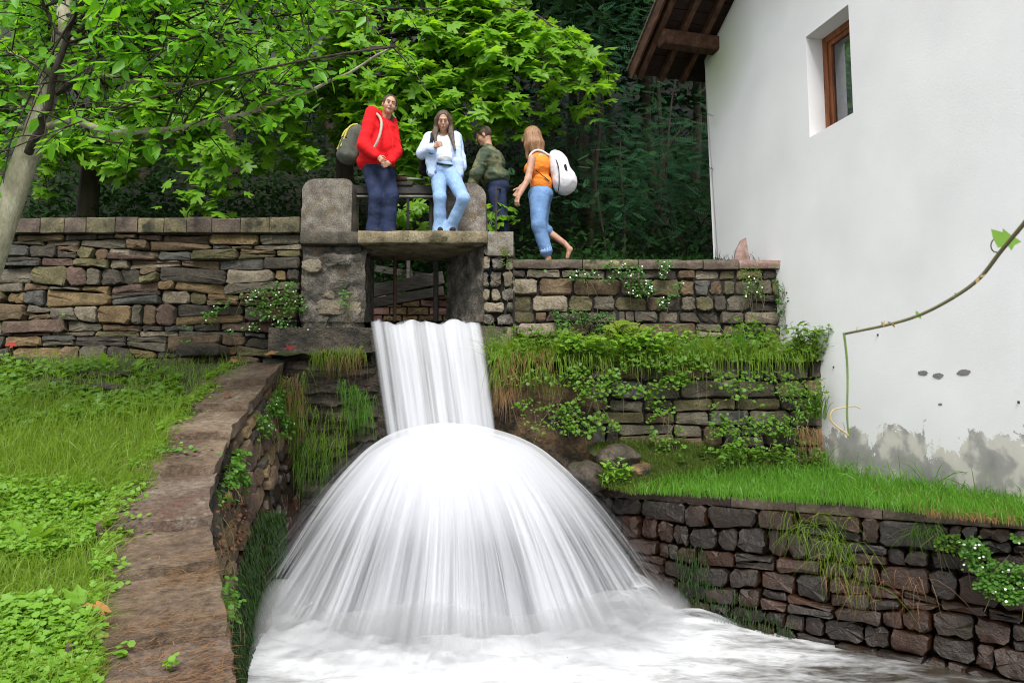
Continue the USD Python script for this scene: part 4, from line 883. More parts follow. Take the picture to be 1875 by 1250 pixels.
def head_mesh(c, fwd, up=(0, 0, 1), sc=1.0, neck=None):
    Rm = frame(fwd, up); W = lambda x, y, z: c + Rm @ (np.array([x, y, z]) * sc); h = SDF(.02 * sc)
    h.ell(W(0, -.012, .03), np.array([.074, .094, .092]) * sc, Rm).ell(W(0, .022, -.035), np.array([.058, .062, .062]) * sc, Rm).ell(W(0, .058, -.082), np.array([.026, .024, .022]) * sc, Rm)
    for s in (-1, 1): h.ell(W(s * .036, .058, -.022), np.array([.026, .024, .026]) * sc, Rm).ell(W(s * .076, -.008, -.002), np.array([.010, .020, .030]) * sc, Rm, k=.008)
    h.ell(W(0, .078, .036), np.array([.050, .016, .011]) * sc, Rm, k=.012)
    for s in (-1, 1): h.ell(W(s * .031, .100, .012), np.array([.012, .011, .008]) * sc, Rm, k=.012, neg=True)
    h.cap(W(0, .086, .018), W(0, .106, -.020), .008 * sc, .0135 * sc, k=.010).ell(W(0, .086, -.049), np.array([.023, .010, .0085]) * sc, Rm, k=.006)
    if neck is not None: h.cap(W(0, -.02, -.05), neck, .052 * sc, .056 * sc, k=.03)
    return h.mesh(.0065 * sc), W, Rm
def face_parts(t, W, Rm, sc, brow=(.03, .02, .015), look=0.0):
    ic = trimesh.creation.icosphere(2, 1.0)
    for s in (-1, 1):
        e = np.array(ic.vertices) * np.array([.0105, .007, .0052]) * sc; obj("eye", (e @ Rm.T + W(s * .031, .0855, .012), ic.faces), M["eyewhite"], t, smooth=True)
        e = np.array(ic.vertices) * np.array([.0044, .003, .004]) * sc; obj("iris", (e @ Rm.T + W(s * .031, .093, .0115 + look), ic.faces), M["iris"], t, smooth=True)
        obj("eyebrow", tube([W(s * .014, .096, .030), W(s * .030, .094, .036), W(s * .049, .082, .030)], [.0014, .0018, .0010], 6), M["hair_brown"], t, smooth=True)
        e = np.array(ic.vertices) * np.array([.0115, .004, .0028]) * sc; obj("eyelid", (e @ Rm.T + W(s * .031, .0895, .0195), ic.faces), M["skin"], t, smooth=True)
    for dz, th in ((-.0455, .0042), (-.0525, .0052)): obj("lip", tube([W(-.022, .090, -.049), W(0, .098, dz), W(.022, .090, -.049)], [.0015, th, .0015], 6), M["lips"], t, smooth=True)
def hand(wrist, fdir, palm_n, curl=.6, sc=1.0, side=1):
    """Palm, four fingers of unequal length and a thumb; fdir the way the fingers point, palm_n the palm's normal, side which edge the thumb is on."""
    f = unit(np.asarray(fdir, float)); n = unit(np.asarray(palm_n, float) - f * (np.asarray(palm_n) @ f)); x = np.cross(f, n) * side; h = SDF(.006)
    w = np.asarray(wrist, float); A = lambda a, b, c: w + (f * a + x * b + n * c) * sc
    h.cap(A(-.03, 0, 0), A(.02, 0, 0), .024 * sc, .026 * sc)
    for b in (-.024, -.008, .008, .024): h.cap(A(.015, b * .7, 0), A(.078, b, 0), .0125 * sc, .0105 * sc, k=.012)
    for b, ln in ((-.027, .058), (-.009, .070), (.009, .076), (.027, .068)):
        p0 = A(.078, b, 0); ang = curl * .55; d = f; prev = p0
        for j, (fr, r0, r1) in enumerate(((.45, .0095, .0088), (.32, .0088, .008), (.23, .008, .0065))):
            d = math.cos(ang) * f + math.sin(ang) * n; q = prev + d * ln * fr * sc; h.cap(prev, q, r0 * sc, r1 * sc, k=.004); prev = q; ang += curl * .7
    t0 = A(.018, .026, .004); t1 = t0 + (f * .030 + x * .022 + n * .012) * sc; t2 = t1 + (f * .024 + x * .004 + n * .014 * (1 + curl)) * sc
    h.cap(A(.005, .012, .002), t0, .015 * sc, .013 * sc, k=.01).cap(t0, t1, .0125 * sc, .0105 * sc).cap(t1, t2, .0105 * sc, .008 * sc)
    return h.mesh(.0042)
def join(*ms):
    b = MB()
    for v, f in ms: b.add(v, f)
    return b.mesh()
def shoe(s, heel, toe, mat, t):
    heel, toe = np.asarray(heel, float), np.asarray(toe, float); h = SDF(.02).cap(heel + [0, 0, .038], toe + [0, 0, .030], .038, .030).cap(heel + [0, 0, .06], heel + [0, 0, .10], .036, .038)
    v, f = h.mesh(.010); v[:, 2] = np.maximum(v[:, 2], min(heel[2], toe[2])); obj("shoe", (v, f), M[mat], t, smooth=True)
ZS = slz1 + .003
def onz(p, z): q = np.array(p, float); q[2] = z; return q

# ---- woman in the red jacket
YA = 8.50; J = lambda a, b, d=0.: P(a, b, YA + d)
pa = thing("person", "woman in red jacket and dark jeans standing hunched with clasped hands on the bridge", "person", onz(J(695, 425), ZS))
hc = J(713, 194, -.04); fw = np.array([.34, -1, -.10]); up_ = np.array([.16, .12, 1.0])
(hv, hf), W, Rm = head_mesh(hc, fw, up_, 1.02, neck=J(701, 226, .03))
sR, sL = J(682, 209, -.05), J(715, 226, .13)
body = SDF(.035).cap(J(701, 222, .03), J(696, 240, .04), .058, .08).ell(J(694, 255, .03), (.17, .12, .20)).ell(J(691, 300, .03), (.16, .13, .14))
eR, wR = J(666, 266, -.16), J(692, 287, -.27); eL, wL = J(725, 278, -.02), J(713, 299, -.22)
body.chain([sR, eR, wR], [.055, .042, .028]).chain([sL, eL, wL], [.055, .042, .028])
kR, aR = J(690, 362, -.06), onz(J(684, 422, .02), ZS + .08); kL, aL = J(716, 358, -.04), onz(J(711, 422, .02), ZS + .08)
body.chain([J(683, 308, 0), kR, aR], [.09, .06, .045]).chain([J(704, 308, .06), kL, aL], [.09, .06, .045])
hR = hand(wR, J(702, 296, -.30) - wR, [.5, .8, -.3], 1.3, .86, 1); hL = hand(wL, J(702, 303, -.30) - wL, [-.5, .8, .3], 1.3, .86, -1)
obj("body", join((hv, hf), body.mesh(.013), hR, hL), M["skin"], pa, smooth=True); face_parts(pa, W, Rm, 1.02)
hr = SDF(.012).ell(W(0, -.022, .040), np.array([.086, .098, .094]), Rm).ell(W(0, .085, -.015), np.array([.066, .075, .105]), Rm, neg=True, k=.015).ell(W(0, -.10, -.03), (.035, .035, .04), Rm, k=.03)
hr.chain([W(.0, -.10, -.04), W(-.05, -.08, -.10), W(-.085, -.04, -.17)], [.034, .032, .016], k=.02)
obj("hair", hr.mesh(.008, .004, (20, 20, 6)), M["hair_dark"], pa, smooth=True)
jk = SDF(.04).ell(J(695, 240, .04), (.19, .15, .16)).ell(J(690, 272, .02), (.205, .165, .20)).ell(J(688, 298, .02), (.215, .175, .12)).ell(J(712, 268, -.04), (.10, .12, .17))
jk.chain([sR + [0, 0, .0], eR, wR + (eR - wR) * .10], [.085, .070, .048], k=.03).chain([sL, eL, wL + (eL - wL) * .12], [.082, .068, .048], k=.03).cap(J(696, 219, .03), J(700, 213, .01), .09, .066, k=.03)
jk.ell(J(690, 342, .02), (.5, .5, .19), k=.012, neg=True).cap(J(704, 214, .0), J(709, 200, -.02), .048, .052, k=.01, neg=True)
obj("jacket", jk.mesh(.012, .016, (6, 6, 9), 3), M["red"], pa, smooth=True)
jn = SDF(.03).ell(J(690, 303, .02), (.175, .155, .115)).chain([J(684, 314, .0), kR, aR + [0, 0, .02], aR - [0, 0, .045]], [.118, .084, .078, .085]).chain([J(704, 314, .06), kL, aL + [0, 0, .02], aL - [0, 0, .045]], [.115, .084, .078, .085])
v, f = jn.mesh(.012, .010, (6, 6, 9), 5); v[:, 2] = np.maximum(v[:, 2], ZS + .012); obj("jeans", (v, f), M["navy"], pa, smooth=True)
shoe(1, onz(aR, ZS), onz(J(690, 425, -.12), ZS), "shoe", pa); shoe(1, onz(aL, ZS), onz(J(720, 425, -.10), ZS), "shoe", pa)
obj("zip", tube(spline([J(709, 222, -.10), J(716, 245, -.19), J(719, 262, -.205), J(718, 276, -.20)], 14), .004, 6), M["redtrim"], pa, smooth=True)
# her backpack
cb = J(645, 264, .08); RB = frame([-.80, -.42, .20], (0.28, 0, 1)); ba = thing("backpack", "grey-green backpack with yellow trim on the back of the woman in red", "backpack", cb)
s = SDF(.03).rbox(cb + RB @ np.array([0, 0, -.03]), (.15, .10, .20), .075, RB).rbox(cb + RB @ np.array([0, -.01, .13]), (.11, .08, .10), .07, RB, k=.05).rbox(cb + RB @ np.array([0, .075, -.09]), (.125, .055, .11), .05, RB)
obj("bag", s.mesh(.012, .010, (9, 9, 9), 8), M["greybag"], ba, smooth=True)
for x_ in (-.085, .085): obj("trim", tube(spline([cb + RB @ np.array([x_, .02, .215]), cb + RB @ np.array([x_, .105, .13]), cb + RB @ np.array([x_, .118, .0]), cb + RB @ np.array([x_, .132, -.10])], 10), .012, 6), M["yellow"], ba, smooth=True)
obj("pocket_seam", tube(spline([cb + RB @ np.array([-.12, .10, .015]), cb + RB @ np.array([0, .138, .03]), cb + RB @ np.array([.12, .10, .015])], 10), .006, 5), M["black"], ba, smooth=True)
obj("top_handle", tube(spline([cb + RB @ np.array([-.03, -.03, .23]), cb + RB @ np.array([0, -.02, .262]), cb + RB @ np.array([.03, -.03, .23])], 10), .008, 6), M["black"], ba, smooth=True)
obj("shoulder_strap", tube(spline([J(672, 212, .0), J(686, 207, -.09), J(697, 218, -.15), J(698, 235, -.20), J(694, 252, -.235), J(682, 275, -.22)], 18), .015, 8), M["strap"], ba, smooth=True)

# ---- girl in the pale jacket
YB = 8.44; J = lambda a, b, d=0.: P(a, b, YB + d)
pb = thing("person", "girl with long brown hair, white top and open sky-blue jacket, looking down at her hand", "person", onz(J(812, 425), ZS))
hc = J(812, 223, -.05); fw = np.array([.06, -1, -.42]); (hv, hf), W, Rm = head_mesh(hc, fw, (0, -.3, 1), .95, neck=J(811, 252, .03))
sR, sL = J(787, 252, .03), J(835, 252, .03); eR, wR = J(774, 281, -.03), J(795, 270, -.20); eL, wL = J(842, 288, .05), J(846, 314, .0)
body = SDF(.03).cap(J(811, 250, .03), J(811, 256, .03), .05, .065).ell(J(811, 268, .03), (.135, .095, .15)).ell(J(813, 305, .03), (.125, .10, .12)).chain([sR, eR, wR], [.045, .035, .024]).chain([sL, eL, wL], [.045, .035, .024])
kR, aR = J(805, 362, -.10), onz(J(806, 422, .0), ZS + .08); kL, aL = J(849, 364, -.22), onz(J(824, 420, -.02), ZS + .07)
body.chain([J(802, 312, .03), kR, aR], [.075, .05, .04]).chain([J(824, 312, .02), kL, aL], [.075, .05, .04])
hR = hand(wR, J(806, 263, -.24) - wR, [.2, .9, .2], 1.2, .84, 1); hL = hand(wL, [0.02, -.1, -1], [-1, 0, 0], .6, .92, 1)
obj("body", join((hv, hf), body.mesh(.012), hR, hL), M["skin"], pb, smooth=True); face_parts(pb, W, Rm, .95, look=-.002)
hr = SDF(.014).ell(W(0, -.020, .040), np.array([.084, .094, .090]), Rm).ell(W(0, .088, -.02), np.array([.054, .074, .105]), Rm, neg=True, k=.012)
for s_, e_ in ((-1, (798, 263)), (1, (833, 275))):
    hr.chain([W(-s_ * .070, .01, .03), W(-s_ * .080, .01, -.06), J(811 + s_ * 15, 245, -.07), J(e_[0], e_[1], -.12)], [.035, .034, .030, .012], flat=(np.array([0, 1.0, 0]), .7), k=.02)
    hr.chain([W(-s_ * .055, -.04, .03), W(-s_ * .07, -.03, -.08), J(811 + s_ * 20, 250, .0), J(811 + s_ * 22, 272, -.04)], [.04, .042, .038, .014], k=.02)
obj("hair", hr.mesh(.008, .006, (26, 26, 3), 4), M["hair_brown"], pb, smooth=True)
sh = SDF(.03).ell(J(811, 268, .02), (.150, .115, .15)).ell(J(813, 289, .01), (.128, .11, .10)).cap(J(811, 252, .03), J(811, 248, .03), .075, .06, k=.02).cap(J(811, 250, -.02), J(811, 240, -.06), .052, .05, k=.01, neg=True)
obj("top", sh.mesh(.011, .014, (10, 10, 16), 2), M["white"], pb, smooth=True)
jk = SDF(.025).chain([sR + [0, 0, .0], eR, wR + (eR - wR) * .22], [.068, .066, .060]).chain([sL, eL, J(845, 305, .03)], [.066, .060, .058])
jk.chain([J(789, 250, -.02), J(791, 270, -.06), J(790, 296, -.07), J(791, 316, -.06)], [.055, .062, .060, .052], flat=(np.array([0, 1.0, 0]), .75)).chain([J(834, 250, -.01), J(835, 272, -.05), J(838, 296, -.04), J(840, 322, -.02)], [.052, .055, .055, .048], flat=(np.array([0, 1.0, 0]), .75))
jk.ell(J(811, 270, .13), (.185, .06, .17)).ell(J(813, 300, .13), (.18, .06, .16))
obj("jacket", jk.mesh(.011, .014, (7, 7, 9), 9), M["skyjacket"], pb, smooth=True)
for p0, p1, r in ((J(781, 315, -.065), J(800, 316, -.07), .026), (J(832, 322, -.04), J(848, 322, -.02), .026)): obj("hem_band", tube([p0, p1], r, 10), M["cuff"], pb, smooth=True)
obj("cuff", tube([wR + (eR - wR) * .30, wR + (eR - wR) * .18], .0615, 12), M["cuff"], pb, smooth=True)
jn = SDF(.03).ell(J(813, 310, .02), (.140, .120, .10)).chain([J(803, 316, .03), kR, (kR + aR) / 2, aR + [0, 0, .0], aR - [0, 0, .05]], [.100, .068, .064, .076, .088]).chain([J(824, 316, .02), kL, (kL + aL) / 2, aL, aL - [0, 0, .045]], [.098, .066, .060, .072, .082])
jn.ell(J(813, 279, .02), (.4, .4, .10), k=.01, neg=True)
v, f = jn.mesh(.011, .009, (6, 6, 9), 6); v[:, 2] = np.maximum(v[:, 2], ZS + .010); obj("jeans", (v, f), M["paleblue"], pb, smooth=True)
obj("belt", tube(spline([J(795, 297, -.03), J(805, 300, -.105), J(818, 302, -.11), J(830, 303, -.04)], 12), .010, 6), M["shoe"], pb, smooth=True)
shoe(1, onz(aR, ZS), onz(J(806, 425, -.13), ZS), "shoe", pb); shoe(1, onz(aL, ZS), onz(J(830, 425, -.13), ZS), "shoe", pb)
cb = J(788, 292, .20); RB = frame([-.3, .9, 0]); ba = thing("backpack", "black backpack hanging behind the girl in the sky-blue jacket", "backpack", cb)
obj("bag", SDF(.03).rbox(cb, (.13, .09, .20), .07, RB).rbox(cb + RB @ np.array([0, .06, -.06]), (.10, .05, .10), .04, RB).mesh(.013, .008, (9, 9, 9), 2), M["black"], ba, smooth=True)
obj("shoulder_strap", tube(spline([J(786, 252, .12), J(788, 244, .05), J(791, 250, -.085), J(788, 266, -.125), J(780, 285, -.06), J(778, 300, .10)], 18), .019, 8), M["black"], ba, smooth=True)

# ---- woman in the orange top walking away
YC = 8.88; J = lambda a, b, d=0.: P(a, b, YC + d); ZC = 3.515
pc = thing("person", "long-haired woman in an orange sleeveless top and rolled jeans walking behind the retaining wall", "person", onz(J(1000, 472), ZC))
hc = J(972, 252, .0); fw = np.array([-1, .35, -.12]); (hv, hf), W, Rm = head_mesh(hc, fw, (-.1, 0, 1), 1.0, neck=J(982, 283, .03))
sR, sL = J(974, 291, -.13), J(984, 287, .16); eR, wR = J(967, 328, -.17), J(949, 360, -.22); eL, wL = J(972, 325, .22), J(952, 345, .22)
body = SDF(.03).cap(J(981, 280, .03), J(984, 292, .03), .055, .075).ell(J(988, 302, .03), (.125, .165, .17)).ell(J(990, 340, .03), (.125, .15, .14)).chain([sR, eR, wR], [.048, .038, .028]).chain([sL, eL, wL], [.045, .036, .026])
kR, aR = J(986, 412, -.10), onz(J(1004, 465, -.06), ZC + .09); kL, aL = J(990, 415, .14), J(1034, 446, .14)
body.chain([J(987, 358, -.05), kR, aR], [.09, .06, .038]).chain([J(992, 358, .10), kL, aL], [.09, .055, .036])
hR = hand(wR, [-.25, -.1, -1], [.6, .8, 0], 1.0, .9, -1); hL = hand(wL, [-.5, 0, -.9], [0, -1, 0], .7, 1.0, 1)
foot = SDF(.02).cap(onz(aR, ZC + .04), onz(aR, ZC + .03) + [-.13, 0, 0], .036, .026).cap(aR, onz(aR, ZC + .05), .036, .036).cap(aL, aL + [.06, 0, -.07], .034, .034).cap(aL + [.06, 0, -.07], aL + [.03, 0, -.17], .034, .024)
obj("body", join((hv, hf), body.mesh(.013), hR, hL, foot.mesh(.010)), M["skin"], pc, smooth=True); face_parts(pc, W, Rm, 1.0)
hr = SDF(.014).ell(W(0, -.022, .040), np.array([.088, .100, .094]), Rm).ell(W(0, .095, -.02), np.array([.060, .066, .105]), Rm, neg=True, k=.012)
for a_, y_ in ((-.085, .0), (-.05, -.06), (0, -.085), (.05, -.06), (.085, .0)):
    e = W(a_ * 1.0, y_ - .03, -.28 if abs(a_) < .07 else -.25); hr.chain([W(a_ * .9, y_, .02), W(a_ * 1.05, y_ - .02, -.10), e], [.045, .046, .022], k=.03)
hr.chain([W(-.07, .03, .0), W(-.085, .03, -.12), W(-.06, .06, -.26)], [.03, .035, .015], k=.03).chain([W(.07, .03, .0), W(.085, .03, -.12), W(.07, .06, -.24)], [.03, .035, .015], k=.03)
obj("hair", hr.mesh(.009, .007, (26, 26, 3), 4), M["hair_auburn"], pc, smooth=True)
sh = SDF(.03).ell(J(988, 305, .03), (.140, .175, .165)).ell(J(991, 338, .03), (.130, .155, .14)).cap(J(979, 290, -.08), J(982, 286, -.06), .05, .05, k=.03).cap(J(984, 286, .10), J(984, 290, .12), .05, .05, k=.03).ell(J(975, 311, .0), (.10, .13, .09))
sh.ell(J(990, 377, .03), (.4, .4, .15), k=.01, neg=True)
obj("top", sh.mesh(.012, .016, (10, 10, 18), 2), M["orange"], pc, smooth=True)
jn = SDF(.03).ell(J(990, 357, .03), (.150, .170, .12)).chain([J(987, 366, -.05), kR, kR + (aR - kR) * .78], [.118, .082, .072]).chain([J(992, 366, .10), kL, kL + (aL - kL) * .25], [.112, .080, .074])
obj("jeans", jn.mesh(.012, .010, (6, 6, 9), 6), M["blue"], pc, smooth=True)
obj("turn_up", tube([kR + (aR - kR) * .70, kR + (aR - kR) * .84], .076, 14), M["paleblue"], pc, smooth=True)
cb = J(1027, 318, .02); RB = frame([.95, -.15, .12], (-.20, 0, 1)); ba = thing("backpack", "white backpack with a dark cord on the back of the woman in the orange top", "backpack", cb)
s = SDF(.05).ell(cb + RB @ np.array([0, .03, -.10]), (.18, .145, .16), RB).ell(cb + RB @ np.array([0, .0, .06]), (.15, .11, .20), RB).rbox(cb + RB @ np.array([0, -.05, .12]), (.13, .05, .14), .05, RB, k=.06)
obj("bag", s.mesh(.012, .020, (7, 7, 5), 12), M["whitebag"], ba, smooth=True)
obj("cord", tube(spline([J(1009, 284, -.08), J(1020, 297, -.14), J(1024, 322, -.175), J(1023, 345, -.15), J(1020, 356, -.08)], 18), .006, 6), M["black"], ba, smooth=True)
obj("side_pocket", SDF(.01).cap(J(1035, 303, -.13), J(1040, 328, -.135), .016, .02).mesh(.007), M["black"], ba, smooth=True)
obj("tab", box(cb + RB @ np.array([.0, .085, .165]), (.05, .03, .03), RB, .006), M["redtrim"], ba)
obj("shoulder_strap", tube(spline([J(1012, 287, -.04), J(998, 280, -.09), J(985, 275, -.11), J(975, 279, -.12), J(969, 294, -.10)], 18), .013, 8), M["whitebag"], ba, smooth=True)
obj("lower_strap", tube(spline([J(1006, 332, -.10), J(994, 322, -.145), J(981, 312, -.15)], 10), .006, 6), M["black"], ba, smooth=True)

# ---- person in camouflage behind
YD = 9.55; J = lambda a, b, d=0.: P(a, b, YD + d); ZD = 3.515
pd_ = thing("person", "person in a camouflage jacket and dark jeans stooping along the path behind the granite post", "person", onz(J(930, 470), ZD))
hc = J(886, 250, .0); fw = np.array([-1, .1, -.35]); (hv, hf), W, Rm = head_mesh(hc, fw, (-.3, 0, 1), 1.03, neck=J(896, 277, .0))
sR, sL = J(888, 283, -.17), J(892, 283, .17); eR, wR = J(872, 318, -.21), J(862, 345, -.16); eL, wL = J(880, 318, .2), J(868, 345, .16)
body = SDF(.03).cap(J(895, 275), J(897, 285), .058, .08).ell(J(900, 300), (.14, .18, .18)).ell(J(911, 340), (.14, .16, .13)).chain([sR, eR, wR], [.05, .04, .028]).chain([sL, eL, wL], [.05, .04, .028])
kR, aR = J(918, 405, -.08), onz(J(936, 472, -.06), ZD + .08); kL, aL = J(905, 405, .1), onz(J(906, 475, .1), ZD + .08)
body.chain([J(910, 352, -.06), kR, aR], [.09, .06, .042]).chain([J(912, 352, .08), kL, aL], [.09, .06, .042])
obj("body", join((hv, hf), body.mesh(.014), hand(wR, [-.2, 0, -1], [0, 1, 0], .7, 1, -1), hand(wL, [-.3, 0, -1], [0, -1, 0], .7, 1, 1)), M["skin"], pd_, smooth=True); face_parts(pd_, W, Rm, 1.03)
obj("hair", SDF(.012).ell(W(0, -.020, .038), np.array([.086, .098, .094]), Rm).ell(W(0, .09, -.02), np.array([.066, .07, .10]), Rm, neg=True, k=.012).mesh(.009, .006, (20, 20, 6)), M["hair_brown"], pd_, smooth=True)
jk = SDF(.04).ell(J(898, 300), (.185, .21, .19)).ell(J(906, 325), (.185, .205, .14)).chain([sR, eR, wR + (eR - wR) * .1], [.085, .072, .055]).chain([sL, eL, wL + (eL - wL) * .1], [.085, .07, .055]).cap(J(896, 278), J(893, 272), .085, .065)
jk.ell(J(908, 372), (.5, .5, .19), k=.012, neg=True)
obj("jacket", jk.mesh(.013, .024, (8, 8, 14), 21), M["camo"], pd_, smooth=True)
jn = SDF(.03).ell(J(911, 342), (.155, .17, .12)).chain([J(910, 354, -.06), kR, aR + [0, 0, .0], aR - [0, 0, .05]], [.115, .082, .074, .080]).chain([J(912, 354, .08), kL, aL, aL - [0, 0, .05]], [.115, .082, .074, .080])
v, f = jn.mesh(.013, .010, (6, 6, 9), 8); v[:, 2] = np.maximum(v[:, 2], ZD + .01); obj("jeans", (v, f), M["navy"], pd_, smooth=True)
shoe(1, onz(aR, ZD), onz(J(920, 475, -.06), ZD), "shoe", pd_); shoe(1, onz(aL, ZD), onz(J(890, 475, .1), ZD), "shoe", pd_)

# ------------------------------------------------------------------ vegetation helpers
import shapely
def project(p):
    q = np.asarray(p, float) - EYE
    d = q[..., 1] * COS + q[..., 2] * SIN; u = -q[..., 1] * SIN + q[..., 2] * COS
    return CX + FPX * q[..., 0] / d, CY - FPX * u / d
def inside(poly, p):
    a, b = project(p); return shapely.contains_xy(Polygon(poly), a, b)
def poly_px(poly, n, rng):
    g = Polygon(poly); x0, y0, x1, y1 = g.bounds; out = np.zeros((0, 2))
    while len(out) < n:
        q = rng.uniform((x0, y0), (x1, y1), (n * 2, 2)); out = np.vstack([out, q[shapely.contains_xy(g, q[:, 0], q[:, 1])]])
    return out[:n, 0], out[:n, 1]
def ground_hit(px, py, zf, Y0, Y1, n=90):
    Ys = np.linspace(Y0, Y1, n); d = ray(px, py); d = d / d[:, 1:2]
    x = d[:, 0:1] * Ys; z = d[:, 2:3] * Ys + EZ
    below = z < zf(x, np.broadcast_to(Ys, x.shape)); k = below.argmax(1); ok = below.any(1) & (k > 0)
    Y = Ys[k] - rng_v.uniform(0, Ys[1] - Ys[0], len(k))
    p = d * Y[:, None] + [0, 0, EZ]; p[:, 2] = zf(p[:, 0], p[:, 1]); return p[ok]
rng_v = np.random.default_rng(77)
def T(v, f): return np.array(v, float), np.array(f)
SIMPLE = T([(0, 0, 0), (.30, .22, .02), (.68, .17, .0), (1, 0, -.10), (.68, -.17, .0), (.30, -.22, .02), (.34, 0, -.05), (.68, 0, -.07)],
           [(0, 6, 1), (1, 6, 7), (1, 7, 2), (2, 7, 3), (3, 7, 4), (4, 7, 6), (4, 6, 5), (5, 6, 0)])[0:2]
_h = [(0, .0), (-.06, .16), (.00, .36), (-.02, .58), (.16, .50), (.27, .30), (.40, .56), (.44, .78), (.60, .74), (.72, .80), (.68, .58), (.60, .42), (.56, .24), (.72, .30), (.80, .34), (.84, .18), (1.08, 0)]
_o = _h + [(a, -b) for a, b in _h[-2:0:-1]]
_mv = [(a, b, -.18 * abs(b) - .12 * max(0, a - .5)) for a, b in _o] + [(.30, 0, .03)]
MAPLE = T(_mv, [(len(_o), i, (i + 1) % len(_o)) for i in range(len(_o))])
ROUND = T([(0, 0, 0), (.28, .42, .05), (.75, .40, .05), (1, 0, -.03), (.75, -.40, .05), (.28, -.42, .05), (.5, 0, -.03)], [(6, i, (i + 1) % 6) for i in range(6)])
IVY = T([(0, 0, 0), (.05, .42, 0), (.40, .30, .02), (.48, .50, .0), (.66, .24, .0), (1, 0, -.05), (.66, -.24, 0), (.48, -.50, 0), (.40, -.30, .02), (.05, -.42, 0), (.42, 0, -.04)], [(10, i, (i + 1) % 10) for i in range(10)])
DIAM = T([(0, 0, 0), (.45, .28, .03), (1, 0, -.05), (.45, -.28, .03)], [(0, 2, 1), (0, 3, 2)])
_pv, _pf = [], []
for _k in range(9):
    for _s in (-1, 1):
        b0 = len(_pv); x_ = .12 + _k * .10; l_ = .17 * math.sin(.5 + _k / 9 * 2.4)
        _pv += [(x_, 0, -.02), (x_ + .02, _s * l_ * .5, .02), (x_ + .05, _s * l_, 0), (x_ + .07, _s * l_ * .5, .02)]; _pf += [(b0, b0 + 1, b0 + 2), (b0, b0 + 2, b0 + 3)]
PINNATE = T(_pv, _pf)
def scatter(tpl, pos, xd, nrm, sc):
    tv, tf = tpl; n = len(pos); z = unit(nrm); x = xd - (xd * z).sum(1, keepdims=True) * z; x = unit(x); y = np.cross(z, x)
    sc = np.broadcast_to(np.asarray(sc, float), (n,))
    v = pos[:, None] + sc[:, None, None] * (tv[None, :, 0:1] * x[:, None] + tv[None, :, 1:2] * y[:, None] + tv[None, :, 2:3] * z[:, None])
    f = (tf[None] + (np.arange(n) * len(tv))[:, None, None]).reshape(-1, 3)
    return v.reshape(-1, 3), f
def bez_blades(p0, p1, p2, w, nseg=3, side=None, rng=rng_v):
    n = len(p0); ts = np.linspace(0, 1, nseg + 1); d = unit((p2 - p0) + 1e-6)
    if side is None:
        a = rng.uniform(0, 2 * math.pi, n); side = np.stack([np.cos(a), np.sin(a), 0 * a], -1); side = unit(side - (side * d).sum(1, keepdims=True) * d)
    V = []
    for i, t in enumerate(ts):
        c = p0 * (1 - t) ** 2 + p1 * 2 * t * (1 - t) + p2 * t * t
        if i == nseg: V.append(c[:, None]); break
        ww = (w * (1 - .55 * t) * (1 if i else .7))[:, None]; V += [(c - side * ww)[:, None], (c + side * ww)[:, None]]
    V = np.concatenate(V, 1); m = 2 * nseg + 1; F0 = []
    for i in range(nseg - 1): F0 += [(2 * i, 2 * i + 1, 2 * i + 3), (2 * i, 2 * i + 3, 2 * i + 2)]
    F0.append((2 * nseg - 2, 2 * nseg - 1, 2 * nseg)); F0 = np.array(F0)
    return V.reshape(-1, 3), (F0[None] + (np.arange(n) * m)[:, None, None]).reshape(-1, 3)
def rdir(n, rng=rng_v):
    a = rng.uniform(0, 2 * math.pi, n); return np.stack([np.cos(a), np.sin(a), 0 * a], -1)
def grass_on(p, h0, h1, w, lean=.5, rng=rng_v, bias=(0, 0, 0)):
    n = len(p); h = rng.uniform(h0, h1, n) * rng.uniform(.6, 1.1, n); d = rdir(n, rng) + np.asarray(bias); l = rng.uniform(.1, 1, n) * lean
    p1 = p + np.array([0, 0, 1.0]) * (h * .62)[:, None] + d * (h * l * .15)[:, None]
    p2 = p + np.array([0, 0, 1.0]) * (h * (1 - .45 * l))[:, None] + d * (h * l)[:, None]
    return bez_blades(p - [0, 0, .01], p1, p2, rng.uniform(.6, 1.2, n) * w, 3, None, rng)
UP = np.array([0, 0, 1.0])

def tree_leaves(limbs, tpl, rng, ntw, nlf, size, twig=.5, tstart=.25, facing=(0, -.45, .85), droop=.5, spread=.45):
    """Twigs and leaves along limb curves. Returns twig meshes and leaf pos / direction / normal / size."""
    tw, pos, xd, nr, sz = MB(), [], [], [], []
    for c in limbs:
        m = len(c)
        for _ in range(ntw):
            t = rng.uniform(tstart, 1); i = min(m - 2, int(t * (m - 1))); b = c[i] + (c[i + 1] - c[i]) * rng.random()
            ax = unit(c[min(m - 1, i + 1)] - c[i]); d = unit(ax * .7 + rng.normal(0, .55, 3) + [0, -.1, -.05]); ln = twig * rng.uniform(.5, 1.1)
            e = b + d * ln + [0, 0, -.18 * ln]
            cur = spline([b, b + d * ln * .5, e], 5); tw.add(*tube(cur, np.linspace(.006, .003, 5), 4, False))
            for k in range(nlf):
                s = rng.uniform(.15, 1.05); q = b + (e - b) * s + rng.normal(0, .03, 3)
                pos.append(q); o = unit(d * .6 + rng.normal(0, .7, 3)); o[2] -= droop * rng.uniform(.3, 1.2); xd.append(o)
                nr.append(np.asarray(facing) + rng.normal(0, spread, 3)); sz.append(size * rng.uniform(.6, 1.25))
    return tw, np.array(pos), unit(np.array(xd)), unit(np.array(nr)), np.array(sz)
